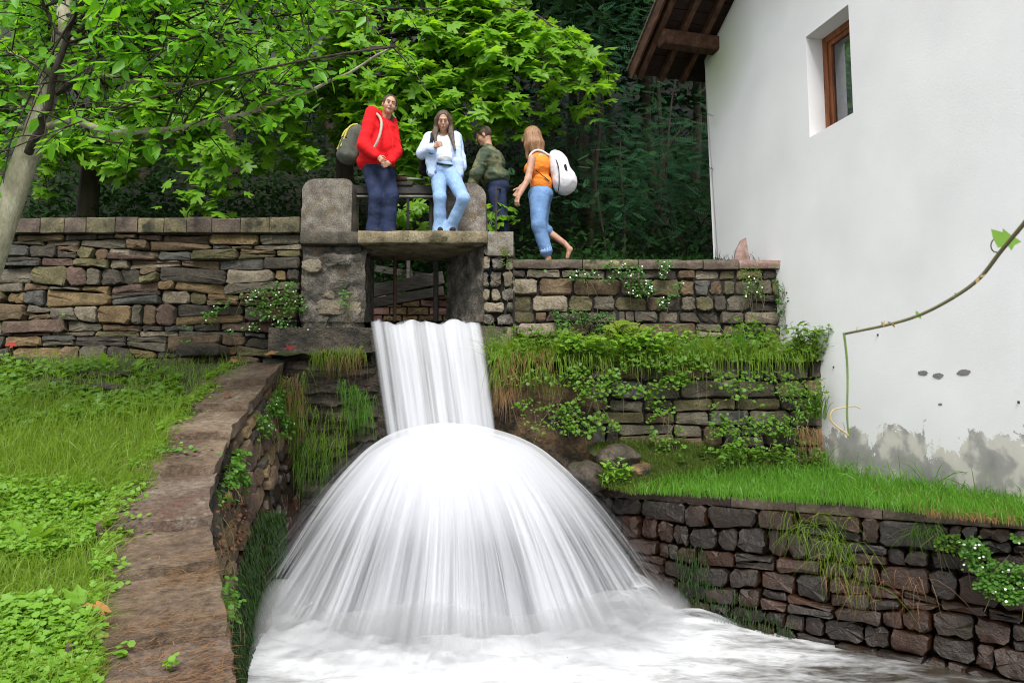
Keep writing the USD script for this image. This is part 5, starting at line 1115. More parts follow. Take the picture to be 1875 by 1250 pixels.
def put_leaves(t, tpl, mat, pos, xd, nr, sz, nearest=260, part="foliage"):
    """The leaves that show largest become parts of their own, the rest one part."""
    ax, ay = project(pos); vis = (ax > 0) & (ax < 1875) & (ay > 0) & (ay < 1250)
    d = np.linalg.norm(pos - EYE, axis=1); big = np.where(vis, sz / d, 0); o = np.argsort(-big); a, b = o[:nearest], o[nearest:]
    for i in a: obj("leaf", scatter(tpl, pos[i:i + 1], xd[i:i + 1], nr[i:i + 1], sz[i:i + 1]), mat, t, smooth=True)
    tag(obj(part, scatter(tpl, pos[b], xd[b], nr[b], sz[b]), mat, t, smooth=True), kind="stuff")

# ------------------------------------------------------------------ pale tree at the grass edge
rt = np.random.default_rng(5)
wt = thing("pale_tree", "pale smooth-barked leaning tree with long pointed leaves and spreading branches above the grass", "tree", P(-70, 620, 6.0))
tk = spline([P(-95, 690, 6.0), P(-40, 540, 6.0), P(2, 420, 6.0), P(40, 310, 6.0), P(88, 170, 6.05), P(112, 70, 6.1), P(128, -60, 6.2), P(150, -250, 6.3)], 26)
tr_ = np.interp(np.linspace(0, 1, 26), [0, .3, .6, 1], [.115, .098, .072, .045])
tvv, tff = tube(tk, tr_, 14); tvv += (fbm(tvv, 5, 3, 2) * .02)[:, None]
obj("trunk", (tvv, tff), M["bark_pale"], wt, smooth=True)
def br(pts, r0, r1, mat, name="branch", n=14, wob=.02):
    c = spline([P(a, b, y) for a, b, y in pts], n); c[1:-1] += rt.normal(0, wob, (n - 2, 3)) * .35
    obj(name, tube(c, np.linspace(r0, r1, n), 7), M[mat], wt, smooth=True); return c
limbs = [br([(52, 280, 5.9), (84, 200, 5.75), (107, 115, 5.7), (122, 65, 5.7), (162, -10, 5.6)], .034, .018, "bark_dark"),
    br([(120, 72, 5.7), (95, 40, 5.7), (72, -15, 5.6)], .016, .008, "bark_dark"), br([(122, 70, 5.7), (165, 40, 5.7), (215, -8, 5.6)], .02, .01, "bark_dark"),
    br([(103, 172, 5.9), (150, 140, 5.8), (205, 105, 5.7), (265, 45, 5.6), (320, -20, 5.5)], .022, .008, "bark_dark"),
    br([(90, 232, 6.0), (150, 228, 5.95), (205, 241, 5.9), (300, 237, 5.9), (420, 216, 5.8), (540, 178, 5.7), (640, 130, 5.6), (725, 85, 5.5)], .032, .007, "bark_pale", n=22),
    br([(110, 118, 6.0), (160, 130, 5.9), (240, 148, 5.8), (330, 153, 5.75), (410, 143, 5.7), (500, 122, 5.6)], .024, .006, "bark_pale", n=18),
    br([(118, 30, 6.1), (200, 28, 6.0), (300, 18, 5.8), (400, -2, 5.7)], .024, .008, "bark_dark"),
    br([(125, 62, 6.1), (190, 98, 6.0), (250, 88, 5.9), (340, 85, 5.7), (440, 60, 5.5)], .018, .006, "bark_pale"),
    br([(58, 240, 6.0), (20, 228, 5.9), (-30, 218, 5.8)], .028, .016, "bark_pale"), br([(92, 135, 6.0), (50, 112, 5.9), (-10, 92, 5.8)], .022, .01, "bark_pale"),
    br([(68, 198, 6.0), (32, 165, 5.9), (-12, 140, 5.8)], .024, .01, "bark_pale"), br([(18, 328, 6.0), (0, 315, 5.95), (-25, 300, 5.9)], .022, .014, "bark_pale"),
    br([(160, 248, 5.9), (230, 262, 5.8), (330, 250, 5.7)], .010, .004, "bark_dark"), br([(420, 216, 5.8), (470, 180, 5.7), (520, 150, 5.6)], .010, .004, "bark_dark")]
hidden = []
for k in range(46):
    a, b = poly_px([(-60, -160), (880, -160), (830, 60), (740, 150), (640, 190), (520, 190), (360, 250), (250, 290), (-60, 300)], 1, rt)
    e = P(a[0], b[0], rt.uniform(5.0, 7.2)); s = limbs[rt.integers(0, 8)]; s = s[rt.integers(len(s) // 3, len(s))]
    c = spline([s, (s + e) / 2 + [0, 0, .12], e], 9); hidden.append(c)
hb = MB()
for c in hidden: hb.add(*tube(c, np.linspace(.010, .004, len(c)), 5, False))
tag(hb.build("branchlets", M["bark_dark"], wt, smooth=True), kind="stuff")
tw, lp, lx, ln_, ls = tree_leaves(hidden + [l[len(l) // 4:] for l in limbs], SIMPLE, rt, 11, 6, .122, twig=.42, tstart=.2, droop=.75, spread=.5)
ax, ay = project(lp); keep = ~((ay > 260 + 60 * np.exp(-((ax - 320) / 160) ** 2)) & (ax > 90)) & (ax < 880 - np.clip(ay, 0, 300) * 1.0)
tx_ = np.interp(ay, [0, 70, 170, 310, 420, 480], [120, 112, 92, 42, 4, -20]); keep &= ~((np.abs(ax - tx_) < 34) & (lp[:, 1] < 6.1) & (rt.random(len(ax)) < .8))
lp, lx, ln_, ls = lp[keep], lx[keep], ln_[keep], ls[keep]
tag(tw.build("twigs", M["bark_dark"], wt, smooth=True), kind="stuff")
put_leaves(wt, SIMPLE, M["walnut"], lp, lx, ln_, ls, 290)

# ------------------------------------------------------------------ maples behind the people
def maple(label, trunk_px, Yt, poly, nl, seed, near, Yr=(9.5, 11.2), ntw=11, nlf=6, size=.17):
    rg = np.random.default_rng(seed); base = P(*trunk_px[0], Yt); t = thing("maple_tree", label, "maple tree", base)
    pts = [P(a, b, Yt) for a, b in trunk_px]; c = spline(pts, 16); obj("trunk", tube(c, np.linspace(.15, .07, 16), 10), M["bark_forest"], t, smooth=True)
    lim, mb = [], MB(); px, py = poly_px(poly, nl, rg)
    for a, b in zip(px, py):
        s = c[rg.integers(5, 16)]; e = P(a, b, rg.uniform(*Yr)); mid = (s + e) / 2 + [0, 0, .25 * np.linalg.norm(e - s) ** .5]
        q = spline([s, mid, e], 10); lim.append(q); mb.add(*tube(q, np.linspace(.022, .005, 10), 5, False))
    tag(mb.build("branches", M["bark_forest"], t, smooth=True), kind="stuff")
    tw, lp, lx, ln_, ls = tree_leaves([q[5:] for q in lim], MAPLE, rg, ntw, nlf, size, twig=.45, tstart=.05, droop=.55, spread=.38, facing=(0, -.55, .8))
    k = shapely.contains_xy(Polygon(poly).buffer(14), *project(lp)) | (project(lp)[1] < 0)
    tag(tw.build("twigs", M["bark_forest"], t, smooth=True), kind="stuff"); put_leaves(t, MAPLE, M["maple"], lp[k], lx[k], ln_[k], ls[k], near)
maple("bright green maple whose leafy boughs hang behind the people on the bridge", [(640, 430), (632, 330), (628, 200), (640, 60), (650, -120)], 11.4,
      [(480, 0), (470, 210), (500, 290), (560, 320), (640, 330), (700, 380), (850, 330), (880, 260), (1000, 270), (1035, 262), (1020, 225), (1090, 215), (1080, 180), (1132, 172), (1148, 108), (1090, 92), (1050, 62), (985, 55), (960, 35), (935, -20), (900, -80), (500, -80)], 78, 31, 290)
maple("maple with a dark slim trunk behind the dry-stone wall beside the pale tree", [(158, 430), (163, 350), (172, 260), (190, 120), (200, -100)], 10.6,
      [(-40, -60), (520, -60), (540, 250), (600, 300), (560, 330), (500, 340), (420, 300), (360, 330), (260, 320), (160, 330), (60, 345), (-40, 330)], 62, 33, 200, Yr=(8.9, 10.6))
# a low spray of maple leaves above the wall
rg = np.random.default_rng(8)
for lab, pts, nl in (("low maple sapling leaning over the wall capstones beside the granite post", [(340, 425), (352, 370), (372, 345), (420, 395)], 46), ("low maple sapling in the gap between the crossbeam and the bridge slab", [(770, 440), (765, 400), (745, 385), (720, 415)], 34), ("leafy sapling growing beside the granite post behind the walkers", [(895, 440), (900, 400), (905, 385), (925, 420)], 22)):
    Yq = 9.35
    t = thing("maple_sapling", lab, "sapling", P(*pts[0], Yq)); c = spline([P(a, b, Yq) for a, b in pts], 12); obj("stem", tube(c, np.linspace(.012, .004, 12), 5), M["bark_forest"], t)
    lp = c[rg.integers(3, 12, nl)] + rg.normal(0, .13, (nl, 3)) * [1.1, .8, .7]; 
    obj("foliage", scatter(MAPLE, lp, unit(rg.normal(0, 1, (nl, 3)) + [0, 0, -.3]), unit(rg.normal(0, .35, (nl, 3)) + [0, -.5, .8]), rg.uniform(.11, .18, nl)), M["maple"], t, smooth=True)

# ------------------------------------------------------------------ forest on the slope
rf_ = np.random.default_rng(12)
def forest_tree(px, Yb, lean, h, seed, crown=True, feather=False, label=None, name="forest_tree", rad=.09, group=None, nleaf=2600, cr=2.0, cz=None):
    rg = np.random.default_rng(seed); x = (px - CX) / FPX * Yb * 1.0; z = hill_z(np.array([x]), np.array([Yb]))[0] - .1; b = np.array([x, Yb, z])
    t = thing(name, label, "tree", b, group=group); top = b + [lean * h, rg.uniform(-.3, .3), h]
    c = spline([b, b + (top - b) * .35 + rg.normal(0, .12, 3), b + (top - b) * .7 + rg.normal(0, .15, 3), top], 16)
    obj("trunk", tube(c, np.linspace(rad, rad * .3, 16), 8), M["bark_forest"], t, smooth=True)
    cz = cz or (.45, 1.1); n = nleaf
    nc = 46; cent = c[rg.integers(int(16 * cz[0]), 16, nc)] + rg.normal(0, 1, (nc, 3)) * [cr * .55, cr * .5, cr * .4]
    k = rg.integers(0, nc, n); lp = cent[k] + rg.normal(0, .30, (n, 3)) * [1.3, 1.3, .55]
    if feather: obj("crown", scatter(PINNATE, lp, unit(rg.normal(0, 1, (n, 3)) * [1, 1, .3] + [0, -.2, -.35]), unit(rg.normal(0, .35, (n, 3)) + [0, -.5, .75]), rg.uniform(.20, .34, n)), M["forest2"], t, smooth=True)
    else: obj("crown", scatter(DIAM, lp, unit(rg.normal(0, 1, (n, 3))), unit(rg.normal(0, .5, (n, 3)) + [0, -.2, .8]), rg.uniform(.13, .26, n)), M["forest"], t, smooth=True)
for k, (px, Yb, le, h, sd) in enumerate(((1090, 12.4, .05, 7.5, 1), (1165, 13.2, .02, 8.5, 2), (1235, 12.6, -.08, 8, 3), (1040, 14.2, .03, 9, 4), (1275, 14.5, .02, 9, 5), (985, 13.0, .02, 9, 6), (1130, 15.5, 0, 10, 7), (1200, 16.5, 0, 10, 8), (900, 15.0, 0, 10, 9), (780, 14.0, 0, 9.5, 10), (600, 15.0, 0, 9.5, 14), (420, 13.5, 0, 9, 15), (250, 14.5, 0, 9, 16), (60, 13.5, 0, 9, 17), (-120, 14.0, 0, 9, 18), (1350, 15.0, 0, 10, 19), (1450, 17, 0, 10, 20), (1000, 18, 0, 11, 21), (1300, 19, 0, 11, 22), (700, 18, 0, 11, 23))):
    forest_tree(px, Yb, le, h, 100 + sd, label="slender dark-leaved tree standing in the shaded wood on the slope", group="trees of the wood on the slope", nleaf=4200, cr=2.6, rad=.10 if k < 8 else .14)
locs = [("feathery-leaved young tree with bluish sprays beside the white backpack", 1085, 11.6, .05, 4.6, 31), ("feathery-leaved young tree under the roof corner of the white house", 1200, 11.9, .03, 5.2, 32), ("low feathery shrub-like tree spreading against the white house wall", 1255, 11.0, .0, 2.2, 33), ("tall feathery tree rising behind the end of the maple boughs", 1120, 12.6, -.04, 6.6, 34), ("feathery tree leaning out at the top of the picture above the maple", 1010, 13.4, .02, 8.2, 35)]
for lab, px, Yb, le, h, sd in locs:
    forest_tree(px, Yb, le, h, sd, feather=True, label=lab, name="feathery_tree", rad=.045, nleaf=900, cr=1.15, cz=(.25, 1.0))
for lab, px, Yb, le, h, sd in (("bare curved thin stem rising from the undergrowth behind the white backpack", 1118, 10.9, -.12, 1.9, 51), ("bare straight thin stem beside the curved one in the undergrowth", 1140, 11.0, .01, 2.0, 52), ("slanting thin stem leaning under the eave of the white house", 1165, 11.2, .24, 3.0, 53)):
    x = (px - CX) / FPX * Yb; b = np.array([x, Yb, hill_z(np.array([x]), np.array([Yb]))[0] - .05]); rg = np.random.default_rng(sd)
    c = spline([b, b + [le * h * .6 + .05, 0, h * .4], b + [le * h * .8, 0, h * .75], b + [le * h, 0, h]], 14)
    t = thing("bare_stem", lab, "sapling", b); obj("stem", tube(c, np.linspace(.022, .010, 14), 6), M["bark_forest"], t, smooth=True)
    obj("twig", tube(spline([c[8], c[8] + [.15, 0, .2], c[8] + [.35, -.05, .3]], 6), np.linspace(.008, .003, 6), 5), M["bark_forest"], t, smooth=True)
# undergrowth
n = 52000; xs = rf_.uniform(-9, 7, n); Ys = 9.4 + rf_.random(n) ** 1.6 * 8
ok = ~((xs < 0.25) & (Ys < 10.4) & (xs > -3.3)); xs, Ys = xs[ok], Ys[ok]; n = len(xs)
hh = rf_.random(n) ** 1.5 * (.5 + .8 * meshkit.noise(np.stack([xs, Ys, 0 * xs], -1) * 1.1)) * np.clip((Ys - 9.2) * .7, .2, 1)
pp = np.stack([xs, Ys, hill_z(xs, Ys) + hh], -1)
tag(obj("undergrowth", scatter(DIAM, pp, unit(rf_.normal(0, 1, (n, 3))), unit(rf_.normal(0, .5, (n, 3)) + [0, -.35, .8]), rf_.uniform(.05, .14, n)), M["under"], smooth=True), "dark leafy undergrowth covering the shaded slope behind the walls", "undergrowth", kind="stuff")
n = 9000; xs = rf_.uniform(.05, 3.6, n); Ys = 8.75 + rf_.random(n) * 2.6; pp = np.stack([xs, Ys, hill_z(xs, Ys)], -1)
tag(obj("path_grass", grass_on(pp, .06, .26, .004, .8, rf_), M["under"], smooth=True), "shaded grass beside the path behind the upper retaining wall", "grass", kind="stuff")

# ------------------------------------------------------------------ grass bank
rb = np.random.default_rng(9)
zone = [(-60, 660), (420, 640), (462, 668), (362, 745), (312, 830), (278, 905), (230, 1000), (192, 1100), (180, 1290), (-60, 1290)]
def bank_pts(n, poly): a, b = poly_px(poly, n, rb); return ground_hit(a, b, bank_z, 1.6, 8.34)
p = bank_pts(15000, zone); a, b = project(p)
hs_ = np.where(b > 930, .55, 1.0) * np.where(b < 740, .55, 1)
g1 = grass_on(p, .05, .19, .0028, .9, rb)
tag(obj("lawn_grass", g1, M["grass"], smooth=True), "bright uncut grass covering the bank beside the kerb wall", "grass", kind="stuff")
p = bank_pts(5200, [(-60, 745), (345, 745), (300, 830), (262, 905), (-60, 960)])
tag(obj("long_grass", grass_on(p, .14, .30, .0032, 1.0, rb, (.2, -.1, 0)), M["grass"], smooth=True), "longer grass leaning in the middle of the bank below the dry-stone wall", "grass", kind="stuff")
# clover and broad weeds
def weeds(poly, n, h, size, tpl, mat, name, label, clump=1.0):
    q = bank_pts(n, poly)
    k = meshkit.noise(q * 2.2 * clump) > .35; q = q[k]; n = len(q)
    q = q + UP * (rb.random(n) * h * (.4 + meshkit.noise(q * 1.9)))[:, None]
    tag(obj(name, scatter(tpl, q, unit(rdir(n, rb) + [0, -.15, -.1]), unit(rb.normal(0, .32, (n, 3)) + [0, -.25, .9]), rb.uniform(.6, 1.25, n) * size), mat, smooth=True), label, "weeds", kind="stuff")
weeds([(-60, 920), (262, 920), (222, 1010), (192, 1100), (178, 1290), (-60, 1290)], 15000, .16, .032, ROUND, M["weed"], "clover", "light green clover and low weeds carpeting the front of the bank")
weeds([(-60, 910), (265, 910), (222, 1010), (192, 1100), (178, 1290), (-60, 1290)], 3200, .17, .05, IVY, M["weed"], "toothed_weeds", "toothed-leaved weeds mixed into the clover at the front of the bank")
p = bank_pts(1500, [(-60, 900), (240, 900), (200, 1010), (182, 1290), (-60, 1290)])
tag(obj("sparse_grass", grass_on(p, .10, .22, .003, 1.0, rb), M["grass"], smooth=True), "single grass blades standing among the clover", "grass", kind="stuff")
weeds([(-60, 660), (330, 690), (330, 760), (-60, 800)], 3600, .12, .06, IVY, M["ledge"], "bank_weeds", "leafy ground weeds at the foot of the dry-stone wall")
weeds([(-60, 900), (240, 900), (200, 1000), (-60, 1010)], 1500, .16, .06, SIMPLE, M["weed"], "broad_weeds", "broad-leaved weeds between the long grass and the clover")
def dandelion(lab, px, py, nl, length, mat="weed", Yv=None, tilt=.5, name="leafy_plant", wid=.5):
    b = ground_hit(np.array([px]), np.array([py]), bank_z, 1.6, 8.34)[0] if Yv is None else P(px, py, Yv)
    t = thing(name, lab, "plant", b); a = rb.uniform(0, 6.28, nl); el = rb.uniform(.35, 1.1, nl)
    mb = MB()
    for i in range(nl):
        d = np.array([math.cos(a[i]) * math.cos(el[i]), math.sin(a[i]) * math.cos(el[i]), math.sin(el[i])]); Ln = length * rb.uniform(.65, 1.15)
        c = spline([b, b + d * Ln * .55, b + d * Ln + [0, 0, -Ln * .35 * tilt]], 8); s = unit(np.cross(d, UP)); w = np.array([.05, .25, .5, .8, .95, .9, .55, .04]) * wid * .28 * Ln * (1 + .25 * np.array([0, 1, -1, 1, -1, 1, -1, 0]))
        nn = unit(np.cross(s, d)); v = np.vstack([c - s * w[:, None] + nn * (w * .25)[:, None], c, c + s * w[:, None] + nn * (w * .25)[:, None]]); f = []
        for j in range(7): f += [(j, 8 + j, 9 + j), (j, 9 + j, j + 1), (8 + j, 16 + j, 17 + j), (8 + j, 17 + j, 9 + j)]
        obj("leaf", (v, np.array(f)), M[mat], t, smooth=True)
for lab, px, py, nl, ln in (("dandelion rosette with long toothed leaves reaching over the kerb slab", 205, 985, 9, .26), ("broad pale green weed beside the kerb slab with the tan fallen leaf", 150, 1140, 8, .22), ("tall dock plant with upright leaves among the clover", 55, 1010, 7, .28), ("weed rosette low at the edge of the straw-covered kerb slab", 120, 1215, 8, .16), ("big leafed weed in the middle of the clover patch", 85, 1120, 8, .22), ("leafy weed at the top of the clover beside the long grass", 130, 945, 8, .24),
                           ("single tall blade-leaved plant at the foot of the dry-stone wall", 248, 680, 3, .30), ("dark leafed dock at the foot of the dry-stone wall", 195, 672, 7, .24), ("small leafy plant at the foot of the wall below the pale tree", 110, 690, 8, .2)):
    dandelion(lab, px, py, nl, ln)
from scipy.spatial import cKDTree
KA = np.vstack(KTOP); KT, KZ = cKDTree(KA[:, :2]), KA[:, 2]
# straw and dry needles on the kerb slabs
def kerb_top(n, s0, s1, w0=.03, w1=.58):
    s = rb.uniform(s0, s1, n); p, t, nn = kerb_at(s); q = p - nn * rb.uniform(w0, w1, n)[:, None]; q[:, 2] = KZ[KT.query(q[:, :2])[1]] + .006; return q, t, nn
st = MB()
for s0, s1, n, w0, w1 in ((.05, 1.0, 1100, .03, .58), (.95, 1.5, 160, .1, .5), (1.35, 1.75, 300, .02, .3), (2.1, 2.5, 60, .3, .6), (2.9, 3.3, 110, .25, .6), (3.5, 6.2, 160, .1, .6)):
    q, t_, n_ = kerb_top(n, s0, s1, w0, w1); d = unit(rb.normal(0, .5, (n, 3)) * [1, 1, .12] + [.8, .35, 0]); l = rb.uniform(.03, .11, n)
    q[:, 2] += rb.uniform(0.0, .03, n); e = q + d * l[:, None]; m_ = (q + e) / 2 + UP * (l * .15)[:, None]; st.add(*bez_blades(q, m_, e, rb.uniform(.0012, .0026, n), 2, None, rb))
tag(st.build("straw", M["dry"], smooth=True), "scattered dry straw and needles lying on the kerb slabs", "straw", kind="stuff")
# weeds creeping onto the kerb from the grass and out of its joints
n = 1500; s_ = rb.uniform(0, LK - .1, n); p_, t_, n_ = kerb_at(s_); w_ = .60 - np.abs(rb.normal(0, .055, n)) * (meshkit.noise(np.stack([s_ * 3, s_ * 0, s_ * 0], -1)) * 2.2); q = p_ - n_ * w_[:, None]; q[:, 2] = KZ[KT.query(q[:, :2])[1]] + rb.uniform(.004, .05, n)
tag(obj("kerb_weeds", scatter(ROUND, q, unit(rdir(n, rb) + n_ * .6), unit(rb.normal(0, .3, (n, 3)) + [0, -.2, .9]), rb.uniform(.018, .042, n)), M["weed"], smooth=True), "small weeds creeping from the grass over the kerb slabs", "weeds", kind="stuff")
n = 900; s_ = rb.uniform(0, LK - .1, n); p_, t_, n_ = kerb_at(s_); q = p_ - n_ * (.61 - np.abs(rb.normal(0, .03, n)))[:, None]; q[:, 2] = KZ[KT.query(q[:, :2])[1]]
tag(obj("kerb_grass", bez_blades(q, q + UP * .06 + n_ * .02, q + UP * rb.uniform(.02, .12, n)[:, None] + n_ * rb.uniform(.04, .16, n)[:, None] + rb.normal(0, .03, (n, 3)), np.full(n, .0024), 3, None, rb), M["grass"], smooth=True), "grass blades leaning over the edge of the kerb slabs", "grass", kind="stuff")
for lab, s0, w0 in (("small green seedling in the straw on the lowest kerb slab", .62, .24), ("tiny green plant on the kerb slab beside the straw", .80, .42), ("creeping pale herb across the joint in the middle of the kerb", 3.55, .35)):
    p_, t_, n_ = kerb_at(np.array([s0])); q = (p_ - n_ * w0)[0]; q[2] = KZ[KT.query(q[:2])[1]]; nl = 9 if s0 < 1 else 60; o = rb.normal(0, .012 if s0 < 1 else .07, (nl, 3)) * [2.2 if s0 > 1 else 1, 1, .15] + UP * rb.uniform(.01, .07 if s0 < 1 else .04, nl)[:, None]
    sd_ = thing("seedling", lab, "plant", q); X_, N_, S_ = rdir(nl, rb), unit(rb.normal(0, .3, (nl, 3)) + [0, -.3, .9]), rb.uniform(.025, .042, nl)
    for i in range(nl): obj("leaf", scatter(ROUND, (q + o)[i:i + 1], X_[i:i + 1], N_[i:i + 1], S_[i:i + 1]), M["creeper"] if s0 > 1 else M["weed"], sd_, smooth=True)
# fallen leaves
def fallen(lab, px, py, mat, size, zf=None, Y=None, tpl=MAPLE):
    b = P(px, py, Y); tag(obj("fallen_leaf", scatter(tpl, b[None], unit(np.array([[rb.normal(), rb.normal(), .1]])), unit(np.array([[rb.normal() * .3, -.5, .85]])), [size]), M[mat], smooth=True), lab, "fallen leaf")
def kerb_Y(px, py):
    s = np.linspace(0, LK, 400); best = None
    for w in np.linspace(0, .6, 30):
        p, t, n = kerb_at(s); q = p - n * w + UP * .02; a, b = project(q); d = np.hypot(a - px, b - py); i = d.argmin()
        if best is None or d[i] < best[0]: best = (d[i], q[i, 1])
    return best[1]
for lab, px, py, mat, sz in (("tan dry maple leaf lying on the kerb slab edge by the clover", 192, 1106, "deadleaf", .085), ("curled rust-brown leaf on the kerb slab near the upper end", 410, 722, "rustleaf", .07)):
    fallen(lab, px, py, mat, sz, Y=kerb_Y(px, py) - .03)
for lab, px, py, mat, sz in (("brown fallen leaf among the clover at the bank front", 126, 1178, "deadleaf", .06), ("orange fallen leaf in the grass below the dry-stone wall", 165, 758, "deadleaf", .10), ("bright red leaf low on the dry-stone wall foot near the pale tree", 28, 628, "redleaf", .13), ("pale orange leaf on the turf near the top of the kerb wall", 495, 648, "deadleaf", .14), ("vivid red leaf in the grass at the top of the kerb wall", 536, 637, "redleaf", .13), ("small orange leaf beside the grass tuft below the wall", 432, 662, "deadleaf", .10), ("rusty dead leaf at the dark log foot below the wall", 30, 700, "rustleaf", .12)):
    q = ground_hit(np.array([px]), np.array([py]), bank_z, 1.6, 8.34); Yq = q[0, 1] if len(q) else 8.0
    fallen(lab, px, py, mat, sz * .7, Y=Yq - .06)
# flat stones lying at the wall foot
for lab, px, py, w, h in (("long dark flat stone lying in the weeds at the wall foot", 190, 690, .62, .07), ("pale flat stone tilted in front of the long dark one", 125, 700, .34, .06), ("mossy olive flat stone half buried in the bank weeds", 190, 712, .36, .07), ("dark flat slate leaning at the wall foot near the kerb", 365, 650, .52, .14), ("grey flat stone at the wall foot below the pale tree", 25, 660, .4, .07)):
    b = ground_hit(np.array([px]), np.array([py]), bank_z, 1.6, 8.3); b = b[0] if len(b) else P(px, py, 8.15)
    mpx = lambda a, c, d_, b=b: np.stack([b[0] + a, b[1] - d_ + .05, b[2] + c - .02 + .0 * a], -1)
    tag(obj("flat_stone", stone([(-w / 2, 0), (w / 2, .02), (w / 2 * .85, h), (-w / 2 * .9, h * 1.1)], mpx, rb, .10, .0, .2, .25, .01), WALL[{0: 3, 1: 4, 2: 6, 3: 7, 4: 0}[int(px) % 5]], smooth=48), lab, "stone")

# ------------------------------------------------------------------ plants on the walls
rw_ = np.random.default_rng(14)
def creeper(name, label, pts, nrm, n, size, mat, cat="creeper", tpl=ROUND, out=(.01, .07), hang=.4, flowers=0, stems=10):
    k = rw_.integers(0, len(pts), n); p = pts[k] + rw_.normal(0, .012, (n, 3)); nn = nrm[k]
    cl = meshkit.noise(p * 6 + 3); sel = cl > .42; p, nn = p[sel], nn[sel]; n = len(p)
    p = p + nn * rw_.uniform(*out, n)[:, None] * (.5 + meshkit.noise(p * 5))[:, None]
    c = pts.mean(0); t = thing(name, label, cat, c)
    xd = unit(rw_.normal(0, .7, (n, 3)) + np.array([0, 0, -hang]) + nn * .3); nr = unit(nn * .55 + UP * .75 + rw_.normal(0, .4, (n, 3)))
    obj("leaves", scatter(tpl, p, xd, nr, rw_.uniform(.45, 1.15, n) * size * .85), M[mat], t, smooth=True)
    mb = MB()
    for _ in range(stems):
        a = pts[rw_.integers(len(pts))]; b = a + [rw_.normal(0, .08), 0, -rw_.uniform(.1, .35)]; nn1 = nrm[0]
        mb.add(*tube(spline([a + nn1 * .02, (a + b) / 2 + nn1 * .05, b + nn1 * .02], 6), .0025, 4, False))
    tag(mb.build("stems", M["vinestem"], t, smooth=True), kind="stuff")
    if flowers:
        q = p[rw_.integers(0, n, flowers)] + nrm[0] * .03; obj("blossom", scatter(ROUND, q, rdir(flowers, rw_), unit(rw_.normal(0, .3, (flowers, 3)) + nrm[0] + UP * .5), .018), M["flower"], t, smooth=True)
def frontal(poly, n, Y, jit=.0):
    a, b = poly_px(poly, n, rw_); return P(a, b, np.full(n, Y) + rw_.uniform(-jit, jit, n)), np.tile([0, -1.0, 0], (n, 1))
def on_kerb(poly, n):
    a, b = rw_.uniform(0, LK - .95, n * 30), rw_.uniform(0, 1.9, n * 30); p = kmap(a, b, a * 0 + .05); k = inside(poly, p); p, a = p[k][:n], a[k][:n]; _, _, nn = kerb_at(a + .9); return p, nn
def on_pool(poly, n, w=.05):
    mpf = plane_map(o3, u3, n3, .10); a, b = rw_.uniform(0, Lp, n * 25), rw_.uniform(.1, 1.22, n * 25); p = mpf(a, b, a * 0 + w); k = inside(poly, p)
    return p[k][:n], np.tile(n3, (len(p[k][:n]), 1))
creeper("wall_creeper", "light-flecked small-leaved creeper spreading over the dry-stone wall beside the abutment", *frontal([(372, 572), (430, 545), (500, 520), (545, 515), (560, 560), (600, 590), (590, 615), (520, 612), (430, 606), (385, 600)], 900, 8.36), 1500, .042, "creeper", flowers=40)
creeper("wall_creeper", "thin creeper strand hanging on the abutment below the bridge slab", *frontal([(624, 530), (642, 530), (645, 575), (626, 575)], 100, 8.28), 90, .04, "creeper", stems=4)
creeper("wall_creeper", "small creeper clump low in the middle of the dry-stone wall", *frontal([(330, 598), (352, 596), (355, 625), (332, 628)], 80, 8.35), 90, .04, "creeper", stems=3)
creeper("wall_creeper", "small green cushion growing in a joint of the dry-stone wall near the pale tree", *frontal([(85, 560), (118, 566), (118, 590), (88, 588)], 80, 8.35), 110, .045, "ledge", stems=3)
creeper("ivy", "dark ivy with pale edges trailing over the upper retaining wall coping", *frontal([(985, 495), (1080, 500), (1120, 478), (1240, 478), (1250, 520), (1240, 545), (1200, 580), (1170, 560), (1120, 520), (1040, 512)], 1200, 8.34), 1700, .042, "creeper_dark", tpl=IVY, flowers=50)
creeper("ivy", "ivy patch lower on the upper retaining wall above the fern", *frontal([(1010, 570), (1100, 560), (1130, 585), (1110, 605), (1020, 600)], 500, 8.34), 420, .045, "creeper_dark", tpl=IVY)
creeper("daisy_cushion", "green daisy cushion with tiny white flowers under the slate on the coping", *frontal([(1350, 492), (1390, 490), (1400, 540), (1355, 545)], 300, 8.34), 420, .04, "ledge", flowers=9, tpl=SIMPLE, cat="plant")
creeper("wall_creeper", "narrow green creeper climbing the wall end against the white house", *frontal([(1415, 480), (1428, 480), (1440, 600), (1424, 605)], 300, 8.33), 300, .035, "creeper_dark")
creeper("wall_creeper", "creeper with tiny leaves straggling on the end block beside the bridge slab", *frontal([(918, 450), (938, 448), (938, 520), (922, 530)], 100, 8.22), 90, .03, "creeper", stems=5)
creeper("wall_creeper", "leafy creeper cascading over the brown rock beside the waterfall", *frontal([(1010, 700), (1060, 660), (1110, 690), (1110, 760), (1080, 800), (1050, 800), (1020, 760)], 700, 7.58), 640, .055, "ledge")
creeper("wall_creeper", "thin trailing weed on the lower wall between the squared stones", *frontal([(1180, 760), (1230, 740), (1250, 800), (1215, 830), (1190, 800)], 300, 7.64), 240, .045, "ledge")
creeper("wall_creeper", "green weeds hanging over the middle of the lower retaining wall", *frontal([(1290, 740), (1360, 720), (1420, 760), (1430, 830), (1300, 835)], 700, 7.62), 900, .05, "ledge", tpl=IVY)
creeper("wall_creeper", "dense green weeds at the corner of the lower wall and the white house", *frontal([(1420, 700), (1505, 690), (1510, 850), (1440, 860)], 900, 7.58), 1100, .05, "ledge", tpl=SIMPLE)
creeper("wall_creeper", "leafy weeds trailing from the ledge across the top of the lower wall", *frontal([(1090, 655), (1300, 650), (1300, 690), (1220, 715), (1160, 730), (1100, 715)], 900, 7.62), 800, .055, "ledge")
